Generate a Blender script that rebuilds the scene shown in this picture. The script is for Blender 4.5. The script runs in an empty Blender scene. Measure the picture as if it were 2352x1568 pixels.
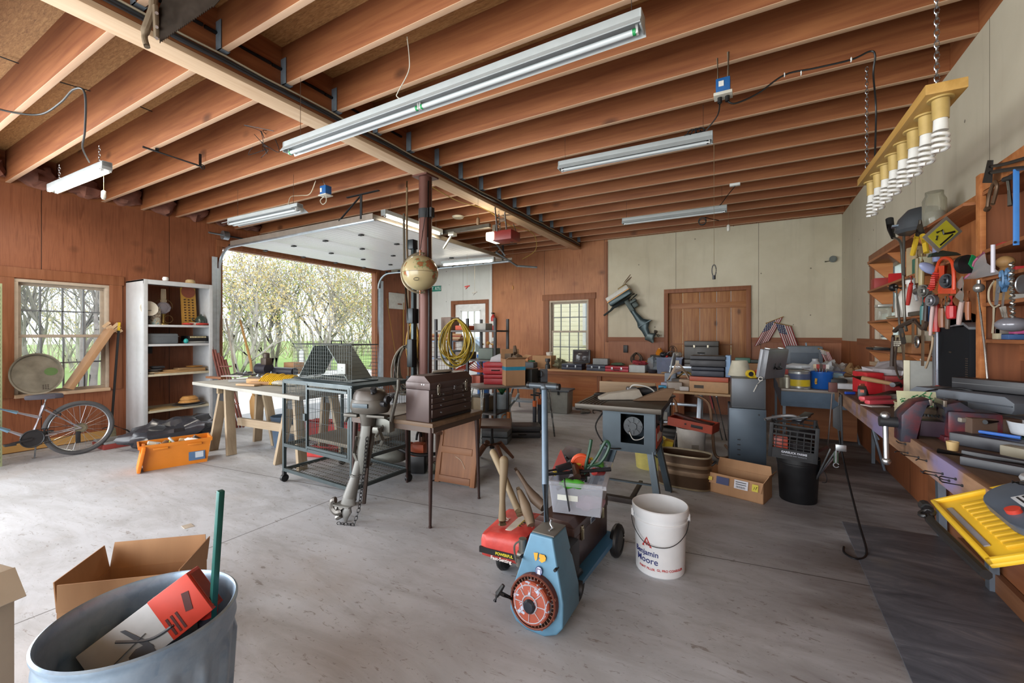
import bpy,bmesh,math,random
from math import sin,cos,pi,radians,hypot,atan2,sqrt
from mathutils import Vector as V,Matrix as Mx,Euler
SC=bpy.context.scene
COL=SC.collection
R=random.Random(7)
# camera
CAM_H,FPX,HORIZ=1.37,980.0,768.0
YAW=radians(29.4)
cd=bpy.data.cameras.new('camera');cam=bpy.data.objects.new('camera',cd);COL.objects.link(cam)
cam.location=(0,0,CAM_H);cam.rotation_euler=(pi/2,0,YAW)
cd.sensor_width=36.0;cd.lens=FPX/2352*36;cd.shift_y=-(784-HORIZ)/2352
cd.clip_start=0.02;cd.clip_end=400
SC.camera=cam
# view, world, added fill lamps
SC.view_settings.view_transform='Standard';SC.view_settings.look='None'
SC.view_settings.gamma=1;SC.view_settings.use_curve_mapping=False
SC.view_settings.exposure=0.0
SC.cycles.max_bounces=8;SC.cycles.diffuse_bounces=5;SC.cycles.glossy_bounces=3
SC.cycles.transmission_bounces=6;SC.cycles.transparent_max_bounces=12
SC.cycles.caustics_reflective=False;SC.cycles.caustics_refractive=False
SC.cycles.sample_clamp_indirect=6.0
W=bpy.data.worlds.new('overcast_sky');SC.world=W;W.use_nodes=True
bg=W.node_tree.nodes['Background'];bg.inputs[0].default_value=(0.86,0.93,1.0,1);bg.inputs[1].default_value=2.6
def area(name,loc,rot,sx,sy,power,color=(1,1,1),spread=pi):
 l=bpy.data.lights.new(name,'AREA');l.shape='RECTANGLE';l.size=sx;l.size_y=sy
 l.energy=power;l.color=color;l.spread=spread
 o=bpy.data.objects.new(name,l);COL.objects.link(o);o.location=loc;o.rotation_euler=rot
 return o
area('fill_lamp_left',(-7.3,-1.1,1.45),(0,radians(-90),0),2.7,3.0,430,(0.92,0.96,1.0))  # added area lamp, boosts light from an assumed doorway out of view
area('fill_lamp_rear',(-3.0,-2.95,1.5),(radians(90),0,0),6.4,2.7,420,(0.95,0.97,1.0))  # unseen fill lamp added behind the camera to brighten the room
# survey: where a sight line meets a plane
_c,_s=cos(YAW),sin(YAW)
def _ray(px,py):
 a=(px-1176)/FPX;b=(HORIZ-py)/FPX
 return(a*_c-_s,a*_s+_c,b)
def fz(px,py,z=0.0):
 r=_ray(px,py);t=(z-CAM_H)/r[2];return V((r[0]*t,r[1]*t,z))
def fx(px,py,X):
 r=_ray(px,py);t=X/r[0];return V((X,r[1]*t,CAM_H+r[2]*t))
def fy(px,py,Y):
 r=_ray(px,py);t=Y/r[1];return V((r[0]*t,Y,CAM_H+r[2]*t))
def dep(x,y):return-_s*x+_c*y
# materials
def lin(h):
 h=h.lstrip('#');out=[]
 for i in(0,2,4):
  v=int(h[i:i+2],16)/255;out.append(v/12.92 if v<=.04045 else((v+.055)/1.055)**2.4)
 return(*out,1)
def mixc(a,b,t):return tuple(a[i]*(1-t)+b[i]*t for i in range(3))+(1,)
_M={}
class NT:
 def __init__(s,name):
  s.m=bpy.data.materials.new(name);s.m.use_nodes=True;s.t=s.m.node_tree;s.n=s.t.nodes;s.l=s.t.links
  s.b=s.n['Principled BSDF'];s.tc=s.n.new('ShaderNodeTexCoord')
 def coord(s,scale=(1,1,1),which='Object'):
  mp=s.n.new('ShaderNodeMapping');mp.inputs['Scale'].default_value=scale
  s.l.new(s.tc.outputs[which],mp.inputs[0]);return mp.outputs[0]
 def noise(s,vec,scale,detail=4,rough=.55,dist=0):
  n=s.n.new('ShaderNodeTexNoise');n.inputs['Scale'].default_value=scale;n.inputs['Detail'].default_value=detail
  n.inputs['Roughness'].default_value=rough;n.inputs['Distortion'].default_value=dist
  s.l.new(vec,n.inputs['Vector']);return n.outputs['Fac']
 def ramp(s,fac,stops,interp='LINEAR'):
  r=s.n.new('ShaderNodeValToRGB');r.color_ramp.interpolation=interp;e=r.color_ramp.elements
  while len(e)<len(stops):e.new(.5)
  for i,(p,c)in enumerate(stops):
   e[i].position=p;e[i].color=c if len(c)==4 else(*c,1)
  s.l.new(fac,r.inputs[0]);return r.outputs[0]
 def mix(s,fac,a,b,mode='MIX'):
  m=s.n.new('ShaderNodeMix');m.data_type='RGBA';m.blend_type=mode
  for sock,v in((0,fac),(6,a),(7,b)):
   if hasattr(v,'is_linked')or isinstance(v,bpy.types.NodeSocket):s.l.new(v,m.inputs[sock])
   else:m.inputs[sock].default_value=v
  return m.outputs[2]
 def math(s,op,a,b=None,c=None):
  m=s.n.new('ShaderNodeMath');m.operation=op
  for i,v in enumerate((a,b,c)):
   if v is None:continue
   if isinstance(v,bpy.types.NodeSocket):s.l.new(v,m.inputs[i])
   else:m.inputs[i].default_value=v
  return m.outputs[0]
 def sep(s,vec):
  n=s.n.new('ShaderNodeSeparateXYZ');s.l.new(vec,n.inputs[0]);return n.outputs
 def col(s,c):s.l.new(c,s.b.inputs['Base Color'])
 def bump(s,h,strength=.3,dist=.01):
  b=s.n.new('ShaderNodeBump');b.inputs['Strength'].default_value=strength;b.inputs['Distance'].default_value=dist
  s.l.new(h,b.inputs['Height']);s.l.new(b.outputs[0],s.b.inputs['Normal'])
 def rough(s,v):
  if isinstance(v,bpy.types.NodeSocket):s.l.new(v,s.b.inputs['Roughness'])
  else:s.b.inputs['Roughness'].default_value=v
def P(hexc,rough=.5,metal=0,var=.14,scale=14,bump=0):
 """plain painted, plastic or metal surface with a little uneven wear"""
 k=('P',hexc,rough,metal,var,scale,bump)
 if k in _M:return _M[k]
 t=NT('surface_'+hexc.lstrip('#'));c=lin(hexc);co=t.coord()
 f=t.noise(co,scale,5)
 t.col(t.ramp(f,[(.25,tuple(x*(1-var)for x in c[:3])),(.75,tuple(min(1,x*(1+var*.8))for x in c[:3]))]))
 t.b.inputs['Metallic'].default_value=metal
 t.rough(t.math('ADD',t.math('MULTIPLY',f,.25),max(.03,rough-.12)))
 if bump:t.bump(t.noise(co,scale*3,4),bump,.004)
 _M[k]=t.m;return t.m
def WD(c1,c2,axis=0,scale=3.0,rough=.55,knots=0,bump=.05):
 """sawn timber: grain stretched along one axis, optional knots"""
 k=('W',c1,c2,axis,scale,rough,knots)
 if k in _M:return _M[k]
 t=NT('timber_'+c1.lstrip('#'));sc=[9,9,9];sc[axis]=.55
 co=t.coord(tuple(sc));f=t.noise(co,scale,6,.6,.6)
 a,b=lin(c1),lin(c2)
 c=t.ramp(f,[(.3,a),(.7,b)])
 big=t.noise(t.coord(),.9,3)
 c=t.mix(t.math('MULTIPLY',big,.35),c,tuple(x*.72 for x in a[:3])+(1,))
 if knots:
  vo=t.n.new('ShaderNodeTexVoronoi');vo.inputs['Scale'].default_value=knots
  s2=[1.6,1.6,1.6];s2[axis]=.9
  t.l.new(t.coord(tuple(s2)),vo.inputs['Vector'])
  kn=t.ramp(vo.outputs['Distance'],[(.05,(1,1,1)),(.13,(0,0,0))])
  c=t.mix(t.math('MULTIPLY',kn,.7),c,tuple(x*.22 for x in a[:3])+(1,))
 t.col(c);t.rough(rough);t.b.inputs['Specular IOR Level'].default_value=.35
 if bump:t.bump(f,bump,.004)
 _M[k]=t.m;return t.m
def GL(hexc='#ffffff',rough=.03,tint=.12):
 """thin clear pane: see-through with a glossy skin"""
 k=('G',hexc,rough,tint)
 if k in _M:return _M[k]
 t=NT('glass_'+hexc.lstrip('#'));tr=t.n.new('ShaderNodeBsdfTransparent')
 tr.inputs[0].default_value=mixc((1,1,1,1),lin(hexc),tint*2)
 mx=t.n.new('ShaderNodeMixShader');fr=t.n.new('ShaderNodeFresnel');fr.inputs[0].default_value=1.35
 t.b.inputs['Base Color'].default_value=lin(hexc);t.b.inputs['Roughness'].default_value=rough
 t.l.new(t.math('ADD',fr.outputs[0],tint),mx.inputs[0])
 t.l.new(tr.outputs[0],mx.inputs[1]);t.l.new(t.b.outputs[0],mx.inputs[2])
 t.l.new(mx.outputs[0],t.n['Material Output'].inputs['Surface'])
 _M[k]=t.m;return t.m
def EM(hexc,strength):
 k=('E',hexc,strength)
 if k in _M:return _M[k]
 t=NT('lamp_glow');t.b.inputs['Base Color'].default_value=lin(hexc)
 t.b.inputs['Emission Color'].default_value=lin(hexc);t.b.inputs['Emission Strength'].default_value=strength
 _M[k]=t.m;return t.m
# mesh builder
def _basis(d):
 d=V(d).normalized();u=V((0,0,1))if abs(d.z)<.95 else V((1,0,0))
 x=d.cross(u).normalized();return x,x.cross(d).normalized(),d
class B:
 def __init__(s,m=None):s.bm=bmesh.new();s.m=m or Mx.Identity(4);s.mi=0
 def _v(s,p):return s.bm.verts.new(s.m@V(p))
 def _f(s,vs):
  try:f=s.bm.faces.new(vs);f.material_index=s.mi;return f
  except ValueError:return None
 def box(s,c,d,r=(0,0,0),bev=0,taper=1.0):
  mm=Mx.Translation(V(c))@Euler(r).to_matrix().to_4x4();hx,hy,hz_=d[0]/2,d[1]/2,d[2]/2
  co=[(-hx,-hy,-hz_),(hx,-hy,-hz_),(hx,hy,-hz_),(-hx,hy,-hz_),(-hx*taper,-hy*taper,hz_),(hx*taper,-hy*taper,hz_),(hx*taper,hy*taper,hz_),(-hx*taper,hy*taper,hz_)]
  vs=[s._v(mm@V(p))for p in co]
  fs=[s._f([vs[i]for i in q])for q in((0,3,2,1),(4,5,6,7),(0,1,5,4),(1,2,6,5),(2,3,7,6),(3,0,4,7))]
  if bev:
   es={e for f in fs if f for e in f.edges}
   r_=bmesh.ops.bevel(s.bm,geom=list(es),offset=bev,segments=2,profile=.6,affect='EDGES',clamp_overlap=True)
   for f in r_['faces']:f.material_index=s.mi
  return s
 def bar(s,p0,p1,w,h,bev=0,roll=0):
  """rectangular bar from p0 to p1; w across, h up"""
  p0,p1=V(p0),V(p1);x,y,z=_basis(p1-p0);L=(p1-p0).length
  mm=Mx.Translation((p0+p1)/2)@Mx((x,y,z)).transposed().to_4x4()@Mx.Rotation(roll,4,'Z')
  om=s.m;s.m=om@mm;s.box((0,0,0),(w,h,L),bev=bev);s.m=om;return s
 def ring(s,c,x,y,r,n):return[s._v(c+x*(r*cos(2*pi*i/n))+y*(r*sin(2*pi*i/n)))for i in range(n)]
 def skin(s,a,b):
  n=len(a)
  for i in range(n):s._f([a[i],a[(i+1)%n],b[(i+1)%n],b[i]])
 def cyl(s,p0,p1,r0,r1=None,n=14,cap=True):
  p0,p1=V(p0),V(p1);r1=r0 if r1 is None else r1;x,y,z=_basis(p1-p0)
  a=s.ring(p0,x,y,r0,n);b=s.ring(p1,x,y,r1,n);s.skin(a,b)
  if cap:s._f(a[::-1]);s._f(b)
  return s
 def tube(s,pts,r,n=6,closed=False,cap=True):
  pts=[V(p)for p in pts];N=len(pts);rr=r if isinstance(r,(list,tuple))else[r]*N;rings=[];px=None
  for i,p in enumerate(pts):
   d=(pts[(i+1)%N]-pts[i-1])if closed else(pts[min(i+1,N-1)]-pts[max(i-1,0)])
   if d.length<1e-9:d=V((0,0,1))
   d.normalize()
   if px is None:x,y,_=_basis(d)
   else:
    x=px-d*px.dot(d)
    x=x.normalized()if x.length>1e-6 else _basis(d)[0]
    y=d.cross(x).normalized()
   px=x;rings.append(s.ring(p,x,y,rr[i],n))
  for i in range(N-1):s.skin(rings[i],rings[i+1])
  if closed:s.skin(rings[-1],rings[0])
  elif cap:s._f(rings[0][::-1]);s._f(rings[-1])
  return s
 def lathe(s,prof,n=24,at=(0,0,0),m=None,cap0=False,cap1=False,sx=1,sy=1):
  om=s.m;s.m=om@Mx.Translation(V(at))@(m or Mx.Identity(4));rings=[]
  for r,z in prof:
   if r<1e-6:rings.append([s._v((0,0,z))])
   else:rings.append([s._v((r*sx*cos(2*pi*i/n),r*sy*sin(2*pi*i/n),z))for i in range(n)])
  for a,b in zip(rings,rings[1:]):
   if len(a)==1 and len(b)==1:continue
   if len(a)==1:
    for i in range(n):s._f([a[0],b[(i+1)%n],b[i]])
   elif len(b)==1:
    for i in range(n):s._f([a[i],a[(i+1)%n],b[0]])
   else:s.skin(a,b)
  if cap0 and len(rings[0])>1:s._f(rings[0][::-1])
  if cap1 and len(rings[-1])>1:s._f(rings[-1])
  s.m=om;return s
 def prism(s,poly,h,m=None,bev=0):
  """outline in x,y raised by h along z"""
  om=s.m;s.m=om@(m or Mx.Identity(4))
  a=[s._v((x,y,0))for x,y in poly];b=[s._v((x,y,h))for x,y in poly]
  fs=[s._f(a[::-1]),s._f(b)];n=len(a)
  for i in range(n):fs.append(s._f([a[i],a[(i+1)%n],b[(i+1)%n],b[i]]))
  if bev:
   es=list({e for f in fs[:2]if f for e in f.edges})
   r_=bmesh.ops.bevel(s.bm,geom=es,offset=bev,segments=2,profile=.6,affect='EDGES',clamp_overlap=True)
   for f in r_['faces']:f.material_index=s.mi
  s.m=om;return s
 def sph(s,c,r,n=14,k=8):
  r=r if isinstance(r,(tuple,list))else(r,r,r)
  prof=[(sin(pi*i/k),-cos(pi*i/k))for i in range(k+1)];prof[0]=(0,-1);prof[-1]=(0,1)
  return s.lathe(prof,n,at=c,m=Mx.Diagonal((*r,1)))
 def torus(s,c,Rr,r,ax='Z',n=24,k=8,a0=0,a1=2*pi,m=None):
  full=abs(a1-a0-2*pi)<1e-6;N=n if full else n+1;pts=[]
  for i in range(N):
   a=a0+(a1-a0)*i/n;p={'Z':(cos(a),sin(a),0),'X':(0,cos(a),sin(a)),'Y':(cos(a),0,sin(a))}[ax]
   q=V(p)*Rr
   if m:q=m@q
   pts.append(V(c)+q)
  return s.tube(pts,r,k,closed=full)
 def sheet(s,rows,thick=0):
  g=[[s._v(p)for p in row]for row in rows]
  for i in range(len(g)-1):
   for j in range(len(g[0])-1):s._f([g[i][j],g[i][j+1],g[i+1][j+1],g[i+1][j]])
  return s
 def lump(s,c,r,seed=0,amp=.25,n=14,k=9,f=2.2):
  """crumpled soft heap"""
  from mathutils import noise
  start=len(s.bm.verts);s.bm.verts.ensure_lookup_table();s.sph(c,r,n,k);s.bm.verts.ensure_lookup_table()
  cc=s.m@V(c);rm=max(r)if isinstance(r,(tuple,list))else r
  for v in s.bm.verts[start:]:
   q=(v.co-cc)/rm;v.co=cc+(v.co-cc)*(1+amp*noise.noise(q*f+V((seed*3.1,seed*1.7,seed)))*1.6)
  return s
 def out(s,name,mat,parent=None,ang=35,loc=None,rot=None):
  bmesh.ops.recalc_face_normals(s.bm,faces=s.bm.faces)
  me=bpy.data.meshes.new(name);s.bm.to_mesh(me);s.bm.free()
  for m in(mat if isinstance(mat,(list,tuple))else[mat]):me.materials.append(m)
  me.shade_smooth();me.set_sharp_from_angle(angle=radians(ang))
  o=bpy.data.objects.new(name,me);COL.objects.link(o)
  if parent:o.parent=parent
  if loc is not None:o.location=loc
  if rot is not None:o.rotation_euler=rot
  return o
def tag(o,label,cat,group=None):
 o['label']=label;o['category']=cat
 if group:o['group']=group
 return o
def thing(name,label,cat,loc=(0,0,0),rz=0,group=None,rot=None):
 o=bpy.data.objects.new(name,None);COL.objects.link(o);o.empty_display_size=.05
 o.location=loc;o.rotation_euler=rot or(0,0,rz);return tag(o,label,cat,group)
def one(name,label,cat,b,mat,loc=(0,0,0),rz=0,group=None,rot=None,ang=35):
 """a thing that is one mesh"""
 return tag(b.out(name,mat,None,ang,loc,rot or(0,0,rz)),label,cat,group)
def struct(name,b,mat,parent=None):
 o=b.out(name,mat,parent)
 if not parent:o['kind']='structure'
 return o
def tree_copy(o,parent=None):
 c=o.copy();COL.objects.link(c)
 if parent:c.parent=parent
 for ch in[x for x in bpy.data.objects if x.parent==o]:tree_copy(ch,c)
 return c
def again(o,label,loc,rz=None,group=None,rot=None,scale=None):
 c=tree_copy(o);c['label']=label;c.location=loc
 if rz is not None:c.rotation_euler=(0,0,rz)
 if rot is not None:c.rotation_euler=rot
 if scale is not None:c.scale=scale
 if group:c['group']=group
 return c
def text(body,size,mat,parent,loc,rot=(pi/2,0,0),name='lettering',bold=0.0,wrap=None,ext=.0006,align='CENTER',shear=0):
 """raised or printed lettering as a mesh; wrap = radius of the drum it is printed round"""
 cu=bpy.data.curves.new('lettering','FONT');cu.body=body;cu.size=size;cu.extrude=ext;cu.align_x=align
 cu.align_y='CENTER';cu.offset=bold;cu.shear=shear;cu.resolution_u=3
 to=bpy.data.objects.new('lettering',cu);me=bpy.data.meshes.new_from_object(to);bpy.data.objects.remove(to)
 if wrap:
  for v in me.vertices:
   a=v.co.x/wrap;rr=wrap+v.co.z;v.co=(rr*sin(a),v.co.y,rr*cos(a)-wrap)
 me.materials.clear();me.materials.append(mat)
 o=bpy.data.objects.new(name,me);COL.objects.link(o);o.location=loc;o.rotation_euler=rot
 if parent:o.parent=parent
 return o
def sag(p0,p1,drop,n=12):
 p0,p1=V(p0),V(p1)
 return[p0.lerp(p1,i/n)-V((0,0,drop*4*(i/n)*(1-i/n)))for i in range(n+1)]
def spline(pts,k=6):
 pts=[V(p)for p in pts];out=[]
 for i in range(len(pts)-1):
  a,b,c,d=pts[max(i-1,0)],pts[i],pts[i+1],pts[min(i+2,len(pts)-1)]
  for j in range(k):
   t=j/k;out.append(.5*((2*b)+(c-a)*t+(2*a-5*b+4*c-d)*t*t+(3*b-a-3*c+d)*t**3))
 return out+[pts[-1]]
def chain(b,p0,p1,link=.035,w=.009,r=.0022):
 p0,p1=V(p0),V(p1);n=max(2,int((p1-p0).length/(link*.72)));x,y,z=_basis(p1-p0)
 for i in range(n):
  c=p0.lerp(p1,(i+.5)/n);u=x if i%2 else y
  pts=[c+u*(w*cos(a))*1+z*(link/2*sin(a))for a in[2*pi*j/8 for j in range(8)]]
  b.tube(pts,r,4,closed=True)
 return b
def rotm(rx=0,ry=0,rz=0):return Euler((rx,ry,rz)).to_matrix().to_4x4()
def T(x,y,z):return Mx.Translation((x,y,z))
# large structure
XL,XR,YB,YF=-7.44,1.19,8.15,-3.0
ZJR,ZJL,ZTOP=3.19,3.11,3.47
M_JOIST=WD('#7d4629','#a0663f',0,2.2,.6,1.5)
M_JOISTB=WD('#7d4629','#a0663f',1,2.2,.6,0)
M_PALEWD=WD('#c9a888','#dec4a6',1,2.5,.6,0)
M_TRIM=WD('#7b4729','#976142',2,2.5,.55,0)
M_TRIMY=WD('#7b4729','#976142',1,2.5,.55,0)
M_TRIMX=WD('#7b4729','#976142',0,2.5,.55,0)
M_GALV=P('#9aa2a8',.42,.85,.18,9)
M_STEEL=P('#b4b8bc',.3,.95,.1,20)
M_DARK=P('#26272a',.5,.2,.3)
M_BLACK=P('#121214',.45,0,.3)
M_WHITE=P('#dcdcda',.5,0,.05)
M_CARD=WD('#a9825f','#b78f6a',2,1.2,.8,0,.02)
M_RUST=P('#6d4531',.7,.3,.35,22)
def plywood(name,c1,c2,u,seam_u,seam0,knots,kz):
 """sheet of plywood on edge: vertical grain, cathedral figure, patches and knots, joints every sheet width"""
 t=NT(name);o=t.coord();xyz=t.sep(o);sc=[10,10,.5]
 f=t.noise(t.coord(tuple(sc)),2.0,6,.6,1.6)
 c=t.ramp(f,[(.28,lin(c1)),(.5,lin(c2)),(.72,mixc(lin(c1),lin(c2),.3))])
 big=t.noise(o,.8,4,.6)
 c=t.mix(t.math('MULTIPLY',t.ramp(big,[(.4,(0,0,0)),(.62,(1,1,1))]),.45),c,tuple(x*.6 for x in lin(c1)[:3])+(1,))
 vo=t.n.new('ShaderNodeTexVoronoi');vo.inputs['Scale'].default_value=knots;vo.inputs['Randomness'].default_value=1
 t.l.new(t.coord((1.0,1.0,1.35)),vo.inputs['Vector'])
 band=t.ramp(t.math('ABSOLUTE',t.math('SUBTRACT',xyz[2],kz)),[(.1,(1,1,1)),(.42,(0,0,0))])
 kn=t.ramp(vo.outputs['Distance'],[(.04,(1,1,1)),(.24,(0,0,0))])
 c=t.mix(t.math('MULTIPLY',t.math('MULTIPLY',kn,band),.72),c,tuple(x*.3 for x in lin(c1)[:3])+(1,))
 sm=t.math('PINGPONG',t.math('ADD',xyz[u],-seam0),seam_u/2)
 c=t.mix(t.math('LESS_THAN',sm,.004),c,tuple(x*.25 for x in lin(c1)[:3])+(1,))
 t.col(c);t.rough(.5);t.b.inputs['Specular IOR Level'].default_value=.4;t.bump(f,.05,.004)
 return t.m
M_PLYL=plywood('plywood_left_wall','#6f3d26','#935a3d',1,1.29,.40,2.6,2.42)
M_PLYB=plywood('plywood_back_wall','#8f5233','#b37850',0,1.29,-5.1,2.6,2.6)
M_PLYW=plywood('plywood_wainscot','#8a5033','#a86f4d',0,1.29,-2.46,1.8,.6)
M_PLYR=plywood('plywood_right_wainscot','#84492b','#a2643f',1,1.29,2.3,1.8,.6)
def wallpaint(name,c1,c2,u,seam0):
 """old white board with scuffs, fixings and sheet joints"""
 t=NT(name);o=t.coord();xyz=t.sep(o)
 f=t.noise(o,1.3,5,.6);c=t.ramp(f,[(.3,lin(c1)),(.7,lin(c2))])
 st=t.noise(t.coord((5,5,.5)),1.6,4)
 c=t.mix(t.math('MULTIPLY',t.ramp(st,[(.55,(0,0,0)),(.75,(1,1,1))]),.25),c,tuple(x*.62 for x in lin(c1)[:3])+(1,))
 vo=t.n.new('ShaderNodeTexVoronoi');vo.inputs['Scale'].default_value=4.2;t.l.new(o,vo.inputs['Vector'])
 c=t.mix(t.math('MULTIPLY',t.math('LESS_THAN',vo.outputs['Distance'],.05),.7),c,lin('#4a4038'))
 sm=t.math('PINGPONG',t.math('ADD',xyz[u],-seam0),.645)
 c=t.mix(t.math('MULTIPLY',t.math('LESS_THAN',sm,.004),.75),c,lin('#5c5346'))
 t.col(c);t.rough(.75);t.bump(t.noise(o,30,3),.05,.003);return t.m
M_PLBACK=wallpaint('painted_board_back','#bdb29b','#d0c7b2',0,-1.2)
M_PLRIGHT=wallpaint('painted_board_right','#b4aa97','#c4bba8',1,2.2)
M_PLDOOR=wallpaint('painted_board_door','#cfcfca','#dededa',0,-5.9)
t=NT('concrete_floor');o=t.coord();xyz=t.sep(o)
f1=t.noise(o,.55,6,.62,.8);f2=t.noise(t.coord((1,3.2,1)),1.6,7,.68,.6);f3=t.noise(o,26,4,.7)
c=t.ramp(f1,[(.28,lin('#9b9da1')),(.5,lin('#b2b5ba')),(.74,lin('#c2c5ca'))])
c=t.mix(t.ramp(f2,[(.42,(0,0,0)),(.68,(.55,.55,.55))]),c,lin('#8a8886'))
c=t.mix(t.ramp(f3,[(.63,(0,0,0)),(.72,(.6,.6,.6))]),c,lin('#5e564d'))
fine=t.noise(t.coord((2.2,7,1)),5.5,5,.7,1.2)
c=t.mix(t.ramp(fine,[(.6,(0,0,0)),(.66,(.6,.6,.6))]),c,lin('#6d6358'))
rust=t.noise(o,1.1,4,.6);c=t.mix(t.ramp(rust,[(.58,(0,0,0)),(.78,(.5,.5,.5))]),c,lin('#9c8f82'))
oil=t.noise(t.coord((.5,1.6,1)),1.5,4,.6)
dx=t.ramp(xyz[0],[(.0,(0,0,0)),(1,(1,1,1))])
right=t.math('MINIMUM',t.math('MAXIMUM',t.math('MULTIPLY',t.math('ADD',xyz[0],.1),1.6),0),1)
c=t.mix(t.math('MULTIPLY',right,t.ramp(oil,[(.4,(0,0,0)),(.6,(.75,.75,.75))])),c,lin('#4f4139'))
j1=t.math('LESS_THAN',t.math('ABSOLUTE',t.math('ADD',xyz[0],3.04)),.004)
yj=t.math('ADD',xyz[1],t.math('MULTIPLY',xyz[0],-.118))
j2=t.math('LESS_THAN',t.math('ABSOLUTE',t.math('ADD',yj,-2.92)),.004)
c=t.mix(t.math('MULTIPLY',t.math('MAXIMUM',j1,j2),.8),c,lin('#3c362f'))
t.col(c);t.rough(t.ramp(f2,[(.3,(.42,.42,.42)),(.7,(.62,.62,.62))]));t.b.inputs['Specular IOR Level'].default_value=.35
t.bump(t.math('ADD',f3,fine),.05,.004)
M_FLOOR=t.m
b=B();b.box(((XL+XR)/2,(YB+YF)/2,-.1),(XR-XL+.4,YB-YF+.4,.2));struct('floor',b,M_FLOOR)
t=NT('strand_board');o=t.coord((2.5,14,1));f=t.noise(o,6,5,.7,1.0);g=t.noise(t.coord(),1.2,3)
c=t.ramp(f,[(.3,lin('#7a5430')),(.5,lin('#a57846')),(.68,lin('#bf945f'))]);c=t.mix(t.math('MULTIPLY',g,.3),c,lin('#8a5a2e'))
t.col(c);t.rough(.75);t.bump(f,.15,.004);M_OSB=t.m
b=B();b.box(((XL+XR)/2,(YB+YF)/2,ZTOP+.02),(XR-XL+.4,YB-YF+.4,.04));struct('ceiling',b,M_OSB)
def wall_with_holes(b,axis,at,thick,a0,a1,z0,z1,holes):
 """upright slab along 'y' (at x) or 'x' (at y); holes = (a_lo, a_hi, z_lo, z_hi); built of strips"""
 cuts=sorted({a0,a1,*[h[0]for h in holes],*[h[1]for h in holes]})
 for lo,hi in zip(cuts,cuts[1:]):
  if lo<a0 or hi>a1:continue
  spans=[(z0,z1)]
  for h in holes:
   if h[0]<(lo+hi)/2<h[1]:
    ns=[]
    for p,q in spans:
     if h[2]>p:ns.append((p,min(q,h[2])))
     if h[3]<q:ns.append((max(p,h[3]),q))
    spans=[x for x in ns if x[1]-x[0]>1e-4]
  for p,q in spans:
   if axis=='y':b.box((at,(lo+hi)/2,(p+q)/2),(thick,hi-lo,q-p))
   else:b.box(((lo+hi)/2,at,(p+q)/2),(hi-lo,thick,q-p))
GD=(3.68,6.93,0.0,2.78)
LW=(1.47,2.31,.66,2.02)
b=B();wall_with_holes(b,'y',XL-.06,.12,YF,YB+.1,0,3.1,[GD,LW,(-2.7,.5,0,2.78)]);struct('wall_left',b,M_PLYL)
b=B();b.box((XL-.05,(YB+YF)/2,3.29),(.1,YB-YF+.2,.38));struct('wall_left_plate',b,M_TRIMY)
BW=(-3.70,-2.84,.77,2.07)
DR=(-6.16,-5.27,0.0,2.08)
CB=(-1.34,-.08,.72,2.12)
b=B();wall_with_holes(b,'x',YB+.06,.12,XL-.1,XR+.1,0,ZTOP,[BW,DR,CB]);struct('wall_back',b,M_PLYB)
b=B();wall_with_holes(b,'x',YB-.006,.012,-2.45,XR,1.31,ZJR+.02,[(CB[0]-.06,CB[1]+.06,1.0,CB[3]+.06)]);struct('wall_back_upper',b,M_PLBACK)
b=B();wall_with_holes(b,'x',YB-.006,.012,XL,-5.12,0,3.1,[(DR[0]-.07,DR[1]+.07,-.1,DR[3]+.07)]);struct('wall_back_corner',b,M_PLDOOR)
b=B();wall_with_holes(b,'x',YB-.004,.008,-2.45,XR,0,1.25,[(CB[0]-.06,CB[1]+.06,.66,1.4)]);struct('wall_back_lower',b,M_PLYW)
RW=(5.05,6.15,1.06,2.14)
b=B();wall_with_holes(b,'y',XR+.06,.12,YF,YB+.1,0,ZJR,[RW]);struct('wall_right',b,M_PLRIGHT)
b=B();b.box((XR+.06,(YB+YF)/2,(ZJR+ZTOP)/2),(.12,YB-YF+.2,ZTOP-ZJR));struct('wall_right_plate',b,M_JOISTB)
b=B();wall_with_holes(b,'y',XR-.004,.008,YF,YB,0,1.28,[(RW[0]-.03,RW[1]+.03,1.03,1.4)]);struct('wall_right_lower',b,M_PLYR)
b=B();wall_with_holes(b,'x',YF-.06,.12,XL-.1,XR+.1,0,ZTOP,[(-6.3,.3,0,2.9)]);struct('wall_rear',b,M_PLYB)
b=B();wall_with_holes(b,'x',YB-.012,.024,-2.46,XR,1.24,1.32,[(CB[0]-.06,CB[1]+.06,1,1.4)]);struct('trim_1',b,M_TRIMX)
b=B();b.box((XR-.011,(YF+YB)/2-.6,1.28),(.022,YB-YF-1.2,.08));struct('trim_2',b,M_TRIMY)
b=B();b.box((-2.47,YB-.014,2.2),(.045,.028,1.95));struct('trim_3',b,M_TRIM)
b=B();b.box((-5.12,YB-.014,1.55),(.05,.028,3.1));struct('trim_4',b,M_WHITE)
b=B();b.box((XL+.01,3.42,.06),(.02,.5,.1));b.box((XL+.01,.98,.06),(.02,2.6,.1));struct('baseboard_left',b,WD('#b58a4e','#c79c62',1,2))
M_JLIT=WD('#c09a7c','#d3b296',0,2.2,.6)  # paler wood for joist undersides: floor-bounce light put into the colour
def lit_undersides(b):
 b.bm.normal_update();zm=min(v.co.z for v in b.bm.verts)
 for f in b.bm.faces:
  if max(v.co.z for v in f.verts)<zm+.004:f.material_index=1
for k in range(-3,16):
 y=1.48+.4325*k
 if y>YB-.1:break
 b=B();b.box(((XR-3.0)/2,y,(ZJR+ZTOP)/2),(XR+3.0,.04,ZTOP-ZJR),bev=.003);lit_undersides(b);struct('ceiling_beam',b,[M_JOIST,M_JLIT])
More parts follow.
